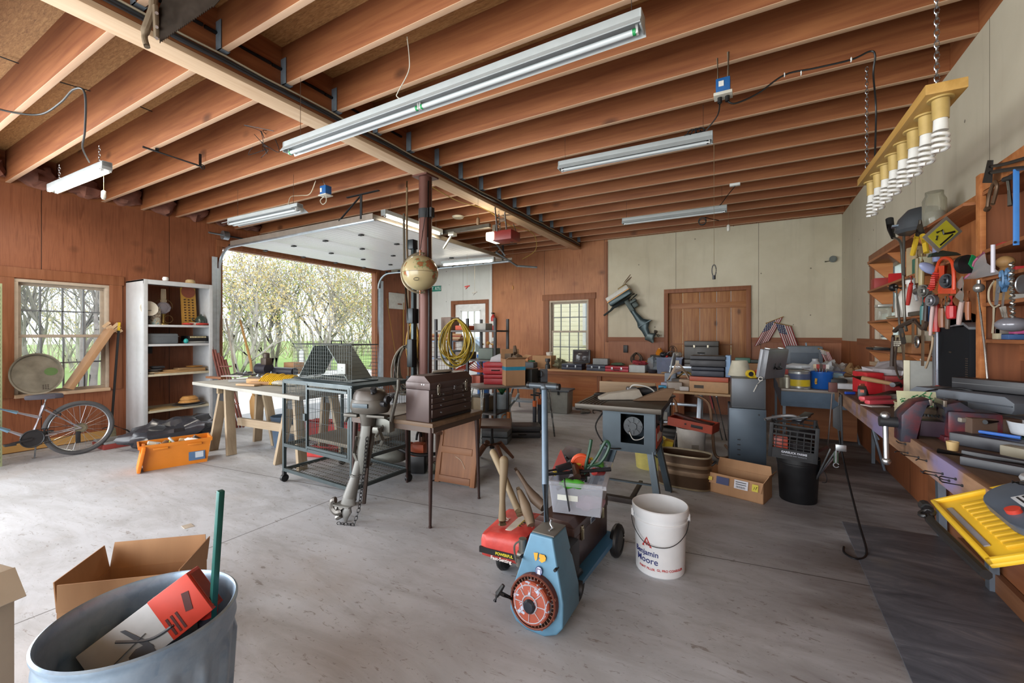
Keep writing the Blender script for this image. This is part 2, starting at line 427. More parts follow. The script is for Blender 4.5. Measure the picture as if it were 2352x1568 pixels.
for k in range(-8,18):
 y=1.012+.4125*k
 if y>YB-.1 or y<YF:continue
 b=B();b.box(((XL-3.14)/2,y,(ZJL+ZTOP)/2),(-3.14-XL,.04,ZTOP-ZJL),bev=.003);lit_undersides(b);struct('ceiling_beam',b,[M_JOIST,M_JLIT])
b=B();b.box((-3.07,(YB+YF)/2,(3.115+ZTOP)/2),(.14,YB-YF,ZTOP-3.115));g=struct('girder_beam',b,M_JOISTB)
b=B();b.box((-3.085,(YB+YF)/2,3.095),(.17,YB-YF,.036),bev=.003);struct('beam_plate',b,M_PALEWD,g)
M_HANG=P('#7f8c99',.5,.3,.2)
for k in range(-3,16):
 y=1.48+.4325*k
 if y>YB-.1:break
 b=B();b.box((-2.97,y-.026,3.28),(.06,.004,.19));b.box((-2.97,y+.026,3.28),(.06,.004,.19));b.box((-2.97,y,3.187),(.06,.056,.004));struct('joist_hanger',b,M_HANG,g)
M_INS=P('#7d5244',.9,0,.5,9,.3)
b=B()
for k in range(0,9):
 y=1.012+.4125*(k+.5)
 b.lump((XL+.03,y,3.25),(.12,.18,.13),k,.35,14,9)
o=struct('ceiling_insulation',b,M_INS)
# windows and doors
def sash_window(n,axis,at,a0,a1,z0,z1,cols,rows2,side,trim_w=.13,casing=True,curtain=False):
 """double-hung window; side = +1/-1 direction of the room along the wall normal"""
 def bx(b,a_lo,a_hi,p,q,d0,d1):
  ac,zc,dc=(a_lo+a_hi)/2,(p+q)/2,(d0+d1)/2
  if axis=='y':b.box((at+side*dc,ac,zc),(abs(d1-d0),a_hi-a_lo,q-p),bev=.003)
  else:b.box((ac,at+side*dc,zc),(a_hi-a_lo,abs(d1-d0),q-p),bev=.003)
 root=bpy.data.objects.new('window_%d'%n,None);COL.objects.link(root);root['kind']='structure'
 if casing:
  b=B();w=trim_w
  bx(b,a0-w,a0,z0-.02,z1+.01,0,.02);bx(b,a1,a1+w,z0-.02,z1+.01,0,.02);bx(b,a0-w-.02,a1+w+.02,z1+.01,z1+.13,0,.024)
  b.out('casing',M_TRIM,root)
 b=B();bx(b,a0,a1,z0-.03,z0+.01,-.1,.045);b.out('window_sill',M_PALEWD,root)
 b=B();e=.035
 bx(b,a0,a0+e,z0,z1-e,-.11,0);bx(b,a1-e,a1,z0,z1-e,-.11,0);bx(b,a0,a1,z1-e,z1,-.112,.002)
 b.out('window_frame',P('#b9aa98',.6),root)
 zm=(z0+z1)/2+.01
 for nm,p,q,d in(('upper_sash',zm-.02,z1-e,-.085),('lower_sash',z0+.01,zm+.02,-.05)):
  b=B();r=.035
  bx(b,a0+e,a0+e+r,p+r,q-r,d-.014,d+.014);bx(b,a1-e-r,a1-e,p+r,q-r,d-.014,d+.014)
  bx(b,a0+e,a1-e,p,p+r,d-.015,d+.015);bx(b,a0+e,a1-e,q-r,q,d-.015,d+.015)
  sa=b.out(nm,P('#a89a8a',.6),root)
  b=B()
  for i in range(1,cols):
   u=a0+e+(a1-a0-2*e)*i/cols;bx(b,u-.009,u+.009,p+.03,q-.03,d-.01,d+.01)
  for i in range(1,rows2):
   u=p+(q-p)*i/rows2;bx(b,a0+e+.02,a1-e-.02,u-.009,u+.009,d-.01,d+.01)
  b.out('glazing_bars',P('#6f7377',.5),sa)
  b=B();bx(b,a0+e+.01,a1-e-.01,p+.01,q-.01,d-.002,d+.002);b.out('pane',GL('#eef4f6',.02,.05),sa)
 return root
sash_window(1,'y',XL,*LW,4,2,1)
sash_window(2,'x',YB,*BW,4,2,-1)
sash_window(3,'y',XR,*RW,3,2,-1)
dr=thing('overhead_door','white ribbed overhead door rolled up flat beneath the joists','garage door',(XL,5.305,2.82))
M_DOORW=P('#eceeef',.35,0,.03)
for i in range(4):
 b=B();x0=.25+i*.775
 b.box((x0+.387,0,0),(.767,3.2,.045),bev=.006)
 for j in range(8):b.box((x0+.05+j*.096,0,-.0228),(.008,3.19,.002))
 pn=b.out('panel',M_DOORW,dr)
 for yy in(-1.05,-.35,.35,1.05):
  b=B();b.box((x0,yy,-.032),(.07,.04,.02),bev=.004);b.cyl((x0-.03,yy-.03,-.035),(x0+.03,yy-.03,-.035),.008);b.out('hinge',M_DARK,pn)
b=B()
for sgn in(-1,1):
 y=sgn*1.66;pts=[(.02,y,-2.8),(.02,y,-.42)]+[(.02+.34*(1-cos(a)),y,-.42+.34*sin(a))for a in[radians(q)for q in range(0,91,10)]]+[(3.5,y,-.07)]
 b=B();b.tube(pts,.022,8);b.out('track',P('#b8c3cc',.35,.85),dr)
 b=B();b.box((.035,sgn*1.70,-1.6),(.05,.045,2.4));b.box((.05,sgn*1.745,-1.5),(.012,.075,2.55));b.out('jamb_angle',P('#c3cdd6',.4,.55),dr)
 b=B();b.bar((.4,y+sgn*.03,-.04),(3.5,y+sgn*.03,-.04),.008,.07);b.out('track_angle',P('#958a80',.5,.4),dr)
 b=B();b.box((3.3,y+sgn*.03,.1),(.035,.01,.3));b.bar((3.3,y+sgn*.03,.24),(2.9,y+sgn*.03,-.02),.02,.01);b.bar((3.05,y+sgn*.03,.25),(3.6,y+sgn*.03,.25),.03,.01);b.out('track_hanger',M_DARK,dr)
 b=B()
 for i in range(8):b.cyl((.3+i*.37,sgn*1.62,-.06),(.3+i*.37,sgn*1.66,-.06),.022,n=10)
 b.out('rollers',M_DARK,dr)
 b=B();b.cyl((.11,sgn*1.58,.13),(.11,sgn*1.66,.13),.07,n=20);b.cyl((.11,sgn*1.66,.13),(.11,sgn*1.86,.13),.014);b.out('cable_drum',M_GALV,dr)
b=B();b.cyl((.11,-1.7,.13),(.11,1.7,.13),.013)
for a0,a1 in((-1.3,-.15),(.15,1.3)):
 n=150;b.tube([(.11+.032*cos(i*.9),a0+(a1-a0)*i/n,.13+.032*sin(i*.9))for i in range(n+1)],.0075,5)
b.out('torsion_spring',M_DARK,dr)
b=B();b.box((3.37,0,-.0),(.03,3.2,.06),bev=.004);b.out('bottom_rail',P('#8d8274',.5),dr)
b=B()
for yy in(3.68-.035,6.93+.035):b.box((XL+.01,yy,1.4),(.03,.09,2.84),bev=.003)
b.box((XL+.012,5.305,2.83),(.03,3.4,.1),bev=.003)
for yy in(3.69,6.92):b.box((XL-.07,yy,1.39),(.13,.02,2.78))
b.box((XL-.07,5.3,2.77),(.13,3.25,.02))
o=struct('door_1',b,M_TRIM)
root=bpy.data.objects.new('door_2',None);COL.objects.link(root);root['kind']='structure'
b=B();w=.085
b.box((DR[0]-w/2,YB-.014,1.04),(w,.03,2.12),bev=.003);b.box((DR[1]+w/2,YB-.014,1.04),(w,.03,2.12),bev=.003);b.box(((DR[0]+DR[1])/2,YB-.014,DR[3]+w/2),(DR[1]-DR[0]+2*w,.032,w),bev=.003)
b.out('casing',M_TRIM,root)
b=B();wall_with_holes(b,'x',YB+.05,.045,DR[0]+.01,DR[1]-.01,.01,DR[3]-.01,[(DR[0]+.17,DR[1]-.17,.95,1.92)]);dl=b.out('leaf',P('#e3e3e0',.4),root)
b=B();a0,a1=DR[0]+.17,DR[1]-.17
for i in range(1,3):b.box((a0+(a1-a0)*i/3,YB+.05,1.435),(.022,.05,.97))
for i in range(1,3):b.box(((a0+a1)/2,YB+.05,.95+.97*i/3),(a1-a0,.05,.022))
b.box((a0,YB+.03,1.435),(.03,.02,1.0));b.box((a1,YB+.03,1.435),(.03,.02,1.0));b.box(((a0+a1)/2,YB+.03,1.92),(a1-a0,.02,.03));b.box(((a0+a1)/2,YB+.03,.95),(a1-a0,.02,.03))
b.out('glazing_bars',P('#e3e3e0',.4),dl)
b=B();b.box(((a0+a1)/2,YB+.05,1.435),(a1-a0,.006,.97));b.out('pane',GL('#eef4f6',.02,.05),dl)
b=B();b.box((DR[0]+.46,YB+.025,.5),(.6,.01,.55),bev=.01);b.out('lower_panel',P('#dededb',.4),dl)
b=B();b.sph((DR[1]-.09,YB-.03,.98),.03);b.cyl((DR[1]-.09,YB+.03,.98),(DR[1]-.09,YB-.02,.98),.014);b.sph((DR[1]-.09,YB,1.15),.02);b.out('door_knob',P('#b99a4e',.3,.9),dl)
M_PINE=WD('#8a532f','#b98352',2,2.4,.5,2.2);M_PINEX=WD('#8a532f','#b47c4c',0,2.4,.5,2.2)
root=bpy.data.objects.new('door_3',None);COL.objects.link(root);root['kind']='structure'
b=B();xs=[CB[0],CB[0]+.25,CB[0]+.53,CB[0]+.80,CB[0]+1.02,CB[1]]
for p,q in zip(xs,xs[1:]):b.box(((p+q)/2,YB+.05,(CB[2]+CB[3])/2),(q-p-.004,.02,CB[3]-CB[2]),bev=.003)
b.out('boards',M_PINE,root)
b=B();b.box(((CB[0]+CB[1])/2,YB+.03,1.88),(CB[1]-CB[0],.02,.1),bev=.003);b.box(((CB[0]+CB[1])/2-.1,YB+.03,1.20),(CB[1]-CB[0]-.25,.02,.02));b.box((CB[1]-.25,YB+.03,.92),(.42,.02,.1));b.out('rail',M_PINEX,root)
b=B();w=.07
b.box((CB[0]-w/2+.01,YB-.01,(CB[2]+CB[3])/2),(w,.076,CB[3]-CB[2]),bev=.003);b.box((CB[1]+w/2-.01,YB-.01,(CB[2]+CB[3])/2),(w,.076,CB[3]-CB[2]),bev=.003);b.box(((CB[0]+CB[1])/2,YB-.01,CB[3]+.03),(CB[1]-CB[0]+.12,.08,.07),bev=.003)
b.out('door_frame',M_TRIM,root)
# outdoors
t=NT('lawn');o=t.coord();f=t.noise(o,.25,6,.6);g=t.noise(o,14,4,.7)
c=t.ramp(f,[(.3,lin('#7d9a4e')),(.6,lin('#9db562')),(.8,lin('#a9a878'))]);t.col(t.mix(t.math('MULTIPLY',g,.5),c,lin('#6a8a45')));t.rough(.9);M_LAWN=t.m
b=B();b.box((-2,10,-.26),(180,180,.3));o=struct('ground_lawn',b,M_LAWN)
t=NT('drive');o=t.coord();f=t.noise(o,3,6,.7);t.col(t.ramp(f,[(.3,lin('#e4e2de')),(.7,lin('#f4f2ee'))]));t.rough(.9)
b=B();b.box((XL-3.6,4.2,-.09),(7.0,16,.1));struct('ground_driveway',b,t.m)
M_BARK=P('#b5aea6',.9,0,.4,6,.4);M_BARKD=P('#857d77',.9,0,.4,6,.4)
LEAVES=[P('#cfd67a',.7,0,.3),P('#c0c878',.7,0,.3),P('#d2bd84',.7,0,.3)]
def grow(rr,bT,bL,p,d,L,r,lvl,leafy,maxl=5):
 pts=[p];n=3
 for i in range(n):
  d=(d+V((rr.uniform(-.16,.16),rr.uniform(-.16,.16),rr.uniform(-.05,.12)))).normalized();p=p+d*(L/n);pts.append(p)
 bT.tube(pts,[r*(1-.12*i)for i in range(n+1)],5 if lvl<2 else 3,cap=False)
 if lvl>=2 and leafy:
  for _ in range(leafy if lvl>=3 else 2):
   q=pts[rr.randrange(1,n+1)]+V((rr.gauss(0,.18),rr.gauss(0,.18),rr.gauss(0,.18)));s=rr.uniform(.025,.055)
   u=V((rr.gauss(0,1),rr.gauss(0,1),rr.gauss(0,1))).normalized()*s;w=u.cross(V((rr.gauss(0,1),rr.gauss(0,1),rr.gauss(0,1)))).normalized()*s*.7
   bL._f([bL._v(q-u),bL._v(q+w),bL._v(q+u),bL._v(q-w)])
 if lvl<maxl:
  k=(4 if lvl==0 else 3)if lvl<3 else 2
  for j in range(k):
   st=pts[rr.randrange(1,n+1)]if j else pts[-1]
   ax=V((rr.gauss(0,1),rr.gauss(0,1),rr.gauss(0,.5))).normalized();nd=(d*.9+ax*.62+V((0,0,.12))).normalized()
   grow(rr,bT,bL,st,nd,L*rr.uniform(.62,.85),r*.58,lvl+1,leafy,maxl)
def tree(seed,label,h,r,leafy,leafmat,loc,bark=None,stems=1):
 rr=random.Random(seed);t=thing('tree',label,'tree',loc,0,'trees outside the garage');bT,bL=B(),B()
 for s in range(stems):
  d=V((rr.gauss(0,.18),rr.gauss(0,.18),1)).normalized()
  grow(rr,bT,bL,V((rr.gauss(0,.25)if s else 0,rr.gauss(0,.25)if s else 0,-.1)),d,h,r,0,leafy)
 bT.out('trunk',bark or M_BARK,t)
 if leafy:bL.out('foliage',leafmat,t)
 else:bL.bm.free()
 return t
TB='spring tree beyond the open overhead door, '
ta=tree(3,TB+'multi-stemmed with olive buds at left of the opening',1.9,.07,4,LEAVES[0],(-16.5,9.6,-.1),stems=2)
tb_=tree(11,TB+'pale yellow-green crown in the middle',2.2,.075,4,LEAVES[1],(-16.2,12.0,-.1),stems=2)
tc=tree(23,TB+'with brownish orange buds',1.8,.065,4,LEAVES[2],(-14.5,11.1,-.1),stems=3)
td=tree(31,'bare grey tree seen through the left window, branches spread wide',1.7,.09,0,None,(-14.6,4.0,-.1),M_BARKD,2)
again(ta,TB+'grey stems at the right end of the opening',(-15.8,13.6,-.1),1.9)
again(tb_,TB+'tall, behind the brownish one',(-19.5,13.2,-.1),2.6)
again(tc,TB+'low and tangled at far left beside the track',(-15.5,8.2,-.1),.8)
again(ta,TB+'standing back over the green lawn',(-21,11.0,-.1),3.7)
again(tc,TB+'leaning in at the lower right',(-13.6,12.8,-.1),2.9)
again(tc,TB+'rear row, far right',(-24,20.0,-.1),1.4)
again(td,'bare grey tree seen through the left window, further back at right',(-18.5,6.2,-.1),2.0)
again(td,'bare grey tree seen through the left window, further back at left',(-19.5,4.4,-.1),4.0)
again(td,'bare grey trunk in the open doorway, left of the middle',(-17.8,10.8,-.1),1.0)
again(tc,'reddish budding tree behind the bare ones, left window',(-24,6.6,-.1),.2)
rr=random.Random(5)
t=NT('dry_brush');o=t.coord();f=t.noise(o,5,4);t.col(t.ramp(f,[(.3,lin('#b0ab92')),(.7,lin('#cfc8a8'))]));t.rough(.9);M_BRUSH=t.m
b=B()
for i in range(700):
 x,y=rr.uniform(-34,-22),rr.uniform(6,30);h=rr.uniform(1.0,3.6);q=V((x,y,-.1));e=q+V((rr.gauss(0,.6),rr.gauss(0,.6),h));mdl=q.lerp(e,.5)+V((rr.gauss(0,.2),rr.gauss(0,.2),0))
 b.tube([q,mdl,e],[.03,.02,.006],3,cap=False)
o=one('brushwood','thin grey brushwood along the far edge of the lawn','brush',b,M_BRUSH);o['kind']='stuff'
for i,(px,py)in enumerate(((692,832),(727,826))):
 p=fx(px,py,-12.5);b=B();b.box((0,0,.45),(.09,.09,.9),bev=.01);b.lathe([(.07,.9),(.05,.97),(0,1.0)],10)
 one('marker_post',['white post on the grass beyond the door, nearer the black motor','white post on the grass beyond the door, right one'][i],'post',b,M_WHITE,(p.x,p.y,-.1))
hs=thing('house','pale yellow clapboard house seen through the back window','house',(-1.2,14.5,-.1))
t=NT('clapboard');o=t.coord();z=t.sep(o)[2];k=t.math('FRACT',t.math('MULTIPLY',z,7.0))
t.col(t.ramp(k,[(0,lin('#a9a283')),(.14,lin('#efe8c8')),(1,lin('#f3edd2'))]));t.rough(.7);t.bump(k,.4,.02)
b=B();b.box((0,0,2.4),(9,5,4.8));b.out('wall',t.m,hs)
b=B();b.prism([(-2.8,4.8),(2.8,4.8),(0,6.8)],9.6,Mx.Translation((-4.8,0,0))@Mx(((0,0,1,0),(1,0,0,0),(0,1,0,0),(0,0,0,1))));b.out('roof',P('#6d6560',.9),hs)
for xx in(-2.6,.4):
 b=B();b.box((xx,-2.52,1.9),(1.1,.06,1.5));w=b.out('window',M_WHITE,hs);b=B();b.box((xx,-2.56,1.9),(.9,.02,1.3));b.out('pane',P('#8fa3b5',.1),w)
cr=thing('car','blue-grey car parked outside the back window','car',(-8.3,11.6,-.11),.15)
b=B();b.prism([(-2.1,.3),(2.1,.3),(2.15,.75),(1.3,.9),(.7,1.4),(-1.0,1.42),(-1.7,.95),(-2.15,.85)],1.7,Mx.Translation((0,.85,0))@Mx.Rotation(pi/2,4,'X'),.06);b.out('body',P('#7d90a8',.25,.3),cr)
b=B();b.prism([(1.1,.95),(.65,1.33),(-.95,1.35),(-1.5,.98)],1.72,Mx.Translation((0,.86,0))@Mx.Rotation(pi/2,4,'X'));b.out('side_window',P('#2b3138',.1),cr)
for xx in(-1.3,1.35):
 for yy in(-.72,.72):b=B();b.cyl((xx,yy-.1,.32),(xx,yy+.1,.32),.32,n=18);b.out('wheel',M_BLACK,cr)
# left wall and sawhorse table
def bx1(name,label,cat,mat,loc,d,rz=0,bev=.004,group=None,rot=None,lift=True):
 b=B();b.box((0,0,d[2]/2 if lift else 0),d,bev=bev);return one(name,label,cat,b,mat,loc,rz,group,rot)
bk=thing('bicycle','silver and pale blue bicycle on its kickstand under the left window','bicycle',(-6.72,1.829,0),radians(-90))
M_BIKE=P('#b9b4bb',.35,.4,.08);M_BIKEB=P('#7d9db4',.4,.2,.2);rW=.305
def bp(y,z,lat=0):return(1.829-y,lat,z)
hub,bbk,st,tt,sd=bp(1.829,.305),bp(1.449,.262),bp(1.545,.60),bp(1.52,.47),bp(1.56,.665)
ht,hb=bp(.96,.74),bp(.93,.62)
b=B();b.tube([bbk,st],.017,10);b.tube([tt,ht],.017,10);b.tube([bbk,hb],.021,10);b.tube([hb,ht],.019,10)
for l in(-1,1):
 b.tube([(hub[0],.055*l,hub[2]),(bbk[0]-.02,.03*l,bbk[2])],.010,8);b.tube([(hub[0],.055*l,hub[2]),(st[0]-.01,.022*l,st[2]-.05)],.009,8)
b.cyl((bbk[0],-.04,bbk[2]),(bbk[0],.04,bbk[2]),.024)
fr=b.out('frame',M_BIKE,bk)
b=B();q0,q1=V(tt).lerp(V(ht),.3),V(tt).lerp(V(ht),.85);b.tube([q0,q1],.0178,10);q0,q1=V(bbk).lerp(V(hb),.3),V(bbk).lerp(V(hb),.92);b.tube([q0,q1],.0217,10);b.out('frame_stripe',M_BIKEB,fr)
def wheel(cx,cz):
 b=B();b.torus((cx,0,cz),rW-.022,.023,'Y',44,10);w=b.out('tire',P('#4a4a4c',.8),bk)
 b=B();b.torus((cx,0,cz),rW-.047,.010,'Y',44,6);b.out('rim',M_STEEL,w)
 b=B();b.cyl((cx,-.05,cz),(cx,.05,cz),.018);b.cyl((cx,-.035,cz),(cx,-.03,cz),.032);b.cyl((cx,.035,cz),(cx,.03,cz),.032)
 for i in range(28):
  a=2*pi*i/28;a2=a+(.5 if i%2 else-.5);yy=.03 if i%4<2 else-.03
  b.cyl((cx+.03*cos(a2),yy,cz+.03*sin(a2)),(cx+(rW-.05)*cos(a),0,cz+(rW-.05)*sin(a)),.0013,n=4,cap=False)
 b.out('spokes',M_STEEL,w)
wheel(hub[0],rW);wheel(bp(.78,0)[0],rW)
b=B();b.cyl((hub[0],.04,rW),(hub[0],.046,rW),.055,n=24);b.cyl((hub[0],.048,rW),(hub[0],.054,rW),.04,n=20);b.out('sprockets',P('#8c8a78',.45,.7),bk)
b=B();b.cyl((bbk[0],.045,bbk[2]),(bbk[0],.05,bbk[2]),.09,n=28);b.torus((bbk[0],.05,bbk[2]),.088,.008,'Y',30,5);b.out('chainring',M_DARK,bk)
b=B();b.bar((bbk[0],.06,bbk[2]),(bbk[0]+.16,.07,bbk[2]-.02),.012,.022);b.box((bbk[0]+.17,.11,bbk[2]-.02),(.08,.07,.02),bev=.004);b.out('crank',M_DARK,bk)
b=B();b.bar((bbk[0],-.05,bbk[2]),(bbk[0]-.14,-.06,bbk[2]+.03),.012,.022);b.box((bbk[0]-.15,-.1,bbk[2]+.03),(.08,.07,.02),bev=.004);b.out('crank',M_DARK,bk)
b=B();b.tube([(hub[0],.05,rW+.05),(bbk[0],.05,bbk[2]+.09)],.004,5);b.tube([(hub[0],.05,rW-.05),(bbk[0],.05,bbk[2]-.085)],.004,5);b.box((hub[0]+.03,.06,rW-.1),(.04,.02,.13),bev=.004);b.out('chain',M_DARK,bk)
b=B();b.tube([st,sd],.012,8);b.out('seat_post',M_STEEL,bk)
b=B();o2=[(-.13,-.075),(-.14,0),(-.13,.075),(-.06,.085),(.02,.045),(.12,.022),(.15,0),(.12,-.022),(.02,-.045),(-.06,-.085)]
b.prism(o2,.05,T(sd[0]+.01,0,sd[2]+.005),.018);b.out('saddle',P('#3a3740',.6),bk)
b=B();b.tube([ht,(ht[0]+.02,0,ht[2]+.07)],.014,8);b.tube(spline([(ht[0]-.1,-.29,ht[2]+.10),(ht[0]-.02,-.2,ht[2]+.10),(ht[0]+.05,-.08,ht[2]+.075),(ht[0]+.05,.08,ht[2]+.075),(ht[0]-.02,.2,ht[2]+.10),(ht[0]-.1,.29,ht[2]+.10)]),.011,8);hbr=b.out('handlebar',M_DARK,bk)
for l in(-1,1):b=B();b.cyl((ht[0]-.11,.295*l,ht[2]+.10),(ht[0]-.03,.21*l,ht[2]+.10),.017);b.bar((ht[0]-.0,.2*l,ht[2]+.08),(ht[0]-.13,.27*l,ht[2]+.06),.008,.012);b.out('grip',M_BLACK,hbr)
b=B()
for l in(-1,1):b.tube([(hb[0],.035*l,hb[2]-.03),(bp(.78,0)[0],.045*l,rW)],.013,8)
b.cyl((hb[0],-.05,hb[2]-.02),(hb[0],.05,hb[2]-.02),.02);b.out('fork',M_BIKE,bk)
b=B();b.tube([(bbk[0]-.05,-.04,bbk[2]-.01),(bbk[0]-.07,-.2,.004)],.007,6);b.box((bbk[0]-.07,-.21,.004),(.03,.03,.008));b.out('kickstand',M_STEEL,bk)
b=B();b.torus((st[0]-.11,0,st[2]-.12),.02,.006,'Y',12,5);b.tube([(st[0]-.02,.03,st[2]-.02),(st[0]-.08,.02,st[2]-.07),(st[0]-.12,.02,st[2]-.12)],.003,5);b.out('brake',M_DARK,bk)
rk=thing('metal_rack','pale green perforated steel rack cut by the left edge, before the left wall','rack',(-6.80,1.262,0))
M_GREEN=P('#8c9470',.6,.1,.2);M_HOLE=M_DARK
for(x,y)in((0,0),(-.4,0),(0,-.9),(-.4,-.9)):
 b=B();sx=-1 if x==0 else 1;sy=-1 if y==0 else 1
 b.box((x+sx*.018,y,.95),(.038,.003,1.9));b.box((x,y+sy*.018,.95),(.003,.038,1.9));
 if y==0 and x==0:
  b.mi=1
  for k in range(44):b.box((x+.0022,y-.018,.05+k*.042),(.002,.010,.02));b.box((x-.018,y-.0,.05+k*.042),(.010,.005,.02))
 b.out('upright',[M_GREEN,M_HOLE],rk)
for z in(.12,.62,1.0,1.3,1.75):b=B();b.box((-.2,-.45,z),(.4,.9,.03),bev=.002);b.out('shelf',M_GREEN,rk)
bx1('parts_box','yellow box on the green rack at the left edge','box',P('#c9b03c'),(-6.95,1.13,1.017),(.2,.18,.16))
bx1('parts_box','grey box low on the green rack at the left edge','box',P('#6f757a'),(-6.98,1.08,.637),(.26,.22,.14))
dsk=thing('round_tray','large round grey metal tray leaning in the left window','tray',(-7.355,1.63,.905),rot=(0,radians(82),0))
b=B();b.lathe([(0,0),(.27,.0),(.288,.022),(.305,.026),(.305,.03),(.286,.027),(.268,.006),(0,.006)],48,m=Mx.Diagonal((.8,.74,1,1)));b.out('tray_body',P('#8f8a7e',.45,.55,.35,7),dsk)
b=B();b.lathe([(0,.0065),(.06,.0065)],12,at=(-.02,.12,.0),sx=.8);b.out('painted_spot',P('#5d7a48',.7),dsk)
b=B()
for i in range(9):b.box((.16+.02*(i%3)-.02,.05+.02*(i//3),.007),(.013,.012,.002),r=(0,0,i))
b.out('markings',P('#4a4038',.7),dsk)
p0,p1=V((-7.37,1.90,.70)),V((-7.385,2.30,1.44))
b=B();b.bar(p0,p1,.05,.2,bev=.004,roll=pi/2);pl=one('carton','long narrow cardboard carton slanting across the left window','box',b,M_CARD)
for i in range(5):
 b=B();d=(p1-p0).normalized();s=V((0,d.z,-d.y));q=p1+s*(.085-.04*i)-d*.01;b.bar(q,q+d*(.06+.03*(i%3))+s*.03,.012,.034);b.out('torn_flap',P('#c9a986',.8),pl)
br=thing('broom','black-handled push broom with yellow tip leaning by the left window','broom',(-7.21,2.27,0))
b=B();b.tube([(.02,-.015,.2),(-.165,.115,1.42)],.014,8);b.out('handle',M_BLACK,br)
b=B();b.tube([(.024,-.017,.165),(.018,-.013,.21)],.02,8);b.out('yellow_collar',P('#d8b62c',.5),br)
b=B();b.tube([(-.165,.115,1.42),(-.178,.125,1.53)],.016,8);b.out('yellow_tip',P('#d8b62c',.5),br)
b=B();b.prism([(-.05,.17),(.05,.17),(.09,.0),(-.09,.0)],.05,T(.025,.01,0)@Mx.Rotation(pi/2,4,'X'),.004);b.out('bristles',P('#6b6550',.9,0,.3,40),br)
b=B();b.tube([(.02,.0,.2),(.1,.12,.12),(.12,.2,.015)],.009,6);b.tube([(.02,-.0,.2),(.0,-.1,.17)],.008,6);b.out('brace',M_DARK,br)
b=B();b.box((0,0,.03),(.36,.42,.06),bev=.008);lo=thing('creeper','low red platform with grey top on floor beside white shelves','platform',(-6.86,2.235,0));b.out('base',P('#7d2f2a',.6),lo)
b=B();b.box((0,0,.073),(.34,.4,.026),bev=.005);b.out('pad',P('#7d7f80',.7),lo)
sh=thing('shelving_unit','tall white steel shelf unit against the left wall','shelves',(-6.87,2.47,0))
M_SHW=P('#c3c6c9',.4,.1,.08);H_,Wd,Dp=2.09,.81,.53
b=B();b.box((-Dp/2,.008,H_/2),(Dp,.016,H_),bev=.003);b.box((-.0,.022,H_/2),(.02,.044,H_),bev=.003);b.out('side_panel',M_SHW,sh)
b=B();b.box((-Dp/2,Wd-.008,H_/2),(Dp,.016,H_),bev=.003);b.box((-.0,Wd-.022,H_/2),(.02,.044,H_),bev=.003);b.out('side_panel',M_SHW,sh)
b=B();b.box((-Dp/2,Wd/2,H_-.012),(Dp,Wd,.024),bev=.003);b.box((0,Wd/2,H_-.03),(.018,Wd,.06),bev=.003);b.out('top_panel',M_SHW,sh)
SHZ=(1.50,1.243,.845,.365,.04)
for z in SHZ:b=B();b.box((-Dp/2,Wd/2,z-.008),(Dp-.01,Wd-.03,.016));b.box((-.006,Wd/2,z-.014),(.014,Wd-.02,.03),bev=.002);b.out('shelf',M_SHW if z>1 else P('#b9b19b',.5),sh)
def onsh(y,z,x=-7.02):return(x,y,z+.001)
def ay(px,x=-6.95):return fx(px,768,x).y
ol=thing('oil_lamp','glass oil lamp with wire bail standing on the top shelf, white unit','lamp',onsh(ay(381),SHZ[0]))
b=B();b.lathe([(.05,0),(.05,.015),(.018,.03),(.018,.13),(.03,.15)],20,cap0=True);b.out('foot',P('#8c7440',.35,.8),ol)
b=B();b.lathe([(.02,.15),(.07,.19),(.085,.24),(.06,.29),(.03,.31)],20);b.out('font',GL('#b9b3bb',.05,.25),ol)
b=B();b.lathe([(.032,.31),(.036,.33),(.03,.35),(.03,.40),(.026,.49),(.0,.49)],20);b.out('chimney',GL('#d8c9b0',.05,.2),ol)
b=B();b.torus((0,0,.25),.105,.004,'X',24,5,-.3,pi+.3);b.torus((.02,.05,.08),.05,.004,'X',20,5);b.out('bail',P('#6b5536',.4,.7),ol)
b=B();b.lathe([(.0,.0),(.03,.005),(.036,.03),(.028,.055),(.0,.06)],16);one('glass_globe','small white glass ball in a wire hoop on top of the white shelves','ornament',b,P('#e6e4e0',.2),(-6.92,ay(380,-6.92),H_+.002))
b=B();b.lathe([(.0,0),(.105,.0),(.1,.008),(.06,.012),(.055,.05),(.035,.065),(0,.067)],22);one('straw_hat','straw hat lying on top of the white shelves','hat',b,P('#c9b184',.8,0,.2,40),(-7.02,ay(437,-7.02),H_+.002))
b=B();b.lathe([(.0,.0),(.05,.004),(.1,.02),(.098,.026),(.048,.012),(0,.01)],26);one('plate','white oval plate standing on edge, top shelf at left','plate',b,P('#d6d0c2',.2),(-6.95,ay(341),1.71),rot=(0,radians(80),0))
st_=B();st_.lathe([(.04,0),(.012,.02),(.012,.17),(.05,.19)],14,cap0=True);one('plate_stand','thin stand holding the white plate on the top shelf','stand',st_,M_DARK,(-6.97,ay(341),SHZ[0]))
t=NT('printed_tin');o=t.coord();f=t.noise(o,30,3);t.col(t.ramp(f,[(.35,lin('#6b5a4a')),(.5,lin('#c9bda8')),(.65,lin('#7fa0a8'))]));t.rough(.4)
b=B();b.cyl((0,0,0),(0,0,.24),.062,n=24);b.torus((0,0,.24),.06,.004);one('tin','tall printed tin on the top shelf of the white unit','tin',b,t.m,onsh(ay(362),SHZ[0]))
pq=thing('wall_plaque','long wooden plaque with carved writing and red roundel, top shelf','plaque',onsh(ay(437,-7.1),SHZ[0],-7.12),rot=(0,radians(-6),0))
b=B();b.box((0,0,.275),(.018,.19,.55),bev=.004);b.out('board',WD('#a8762f','#c79a4a',2,2),pq)
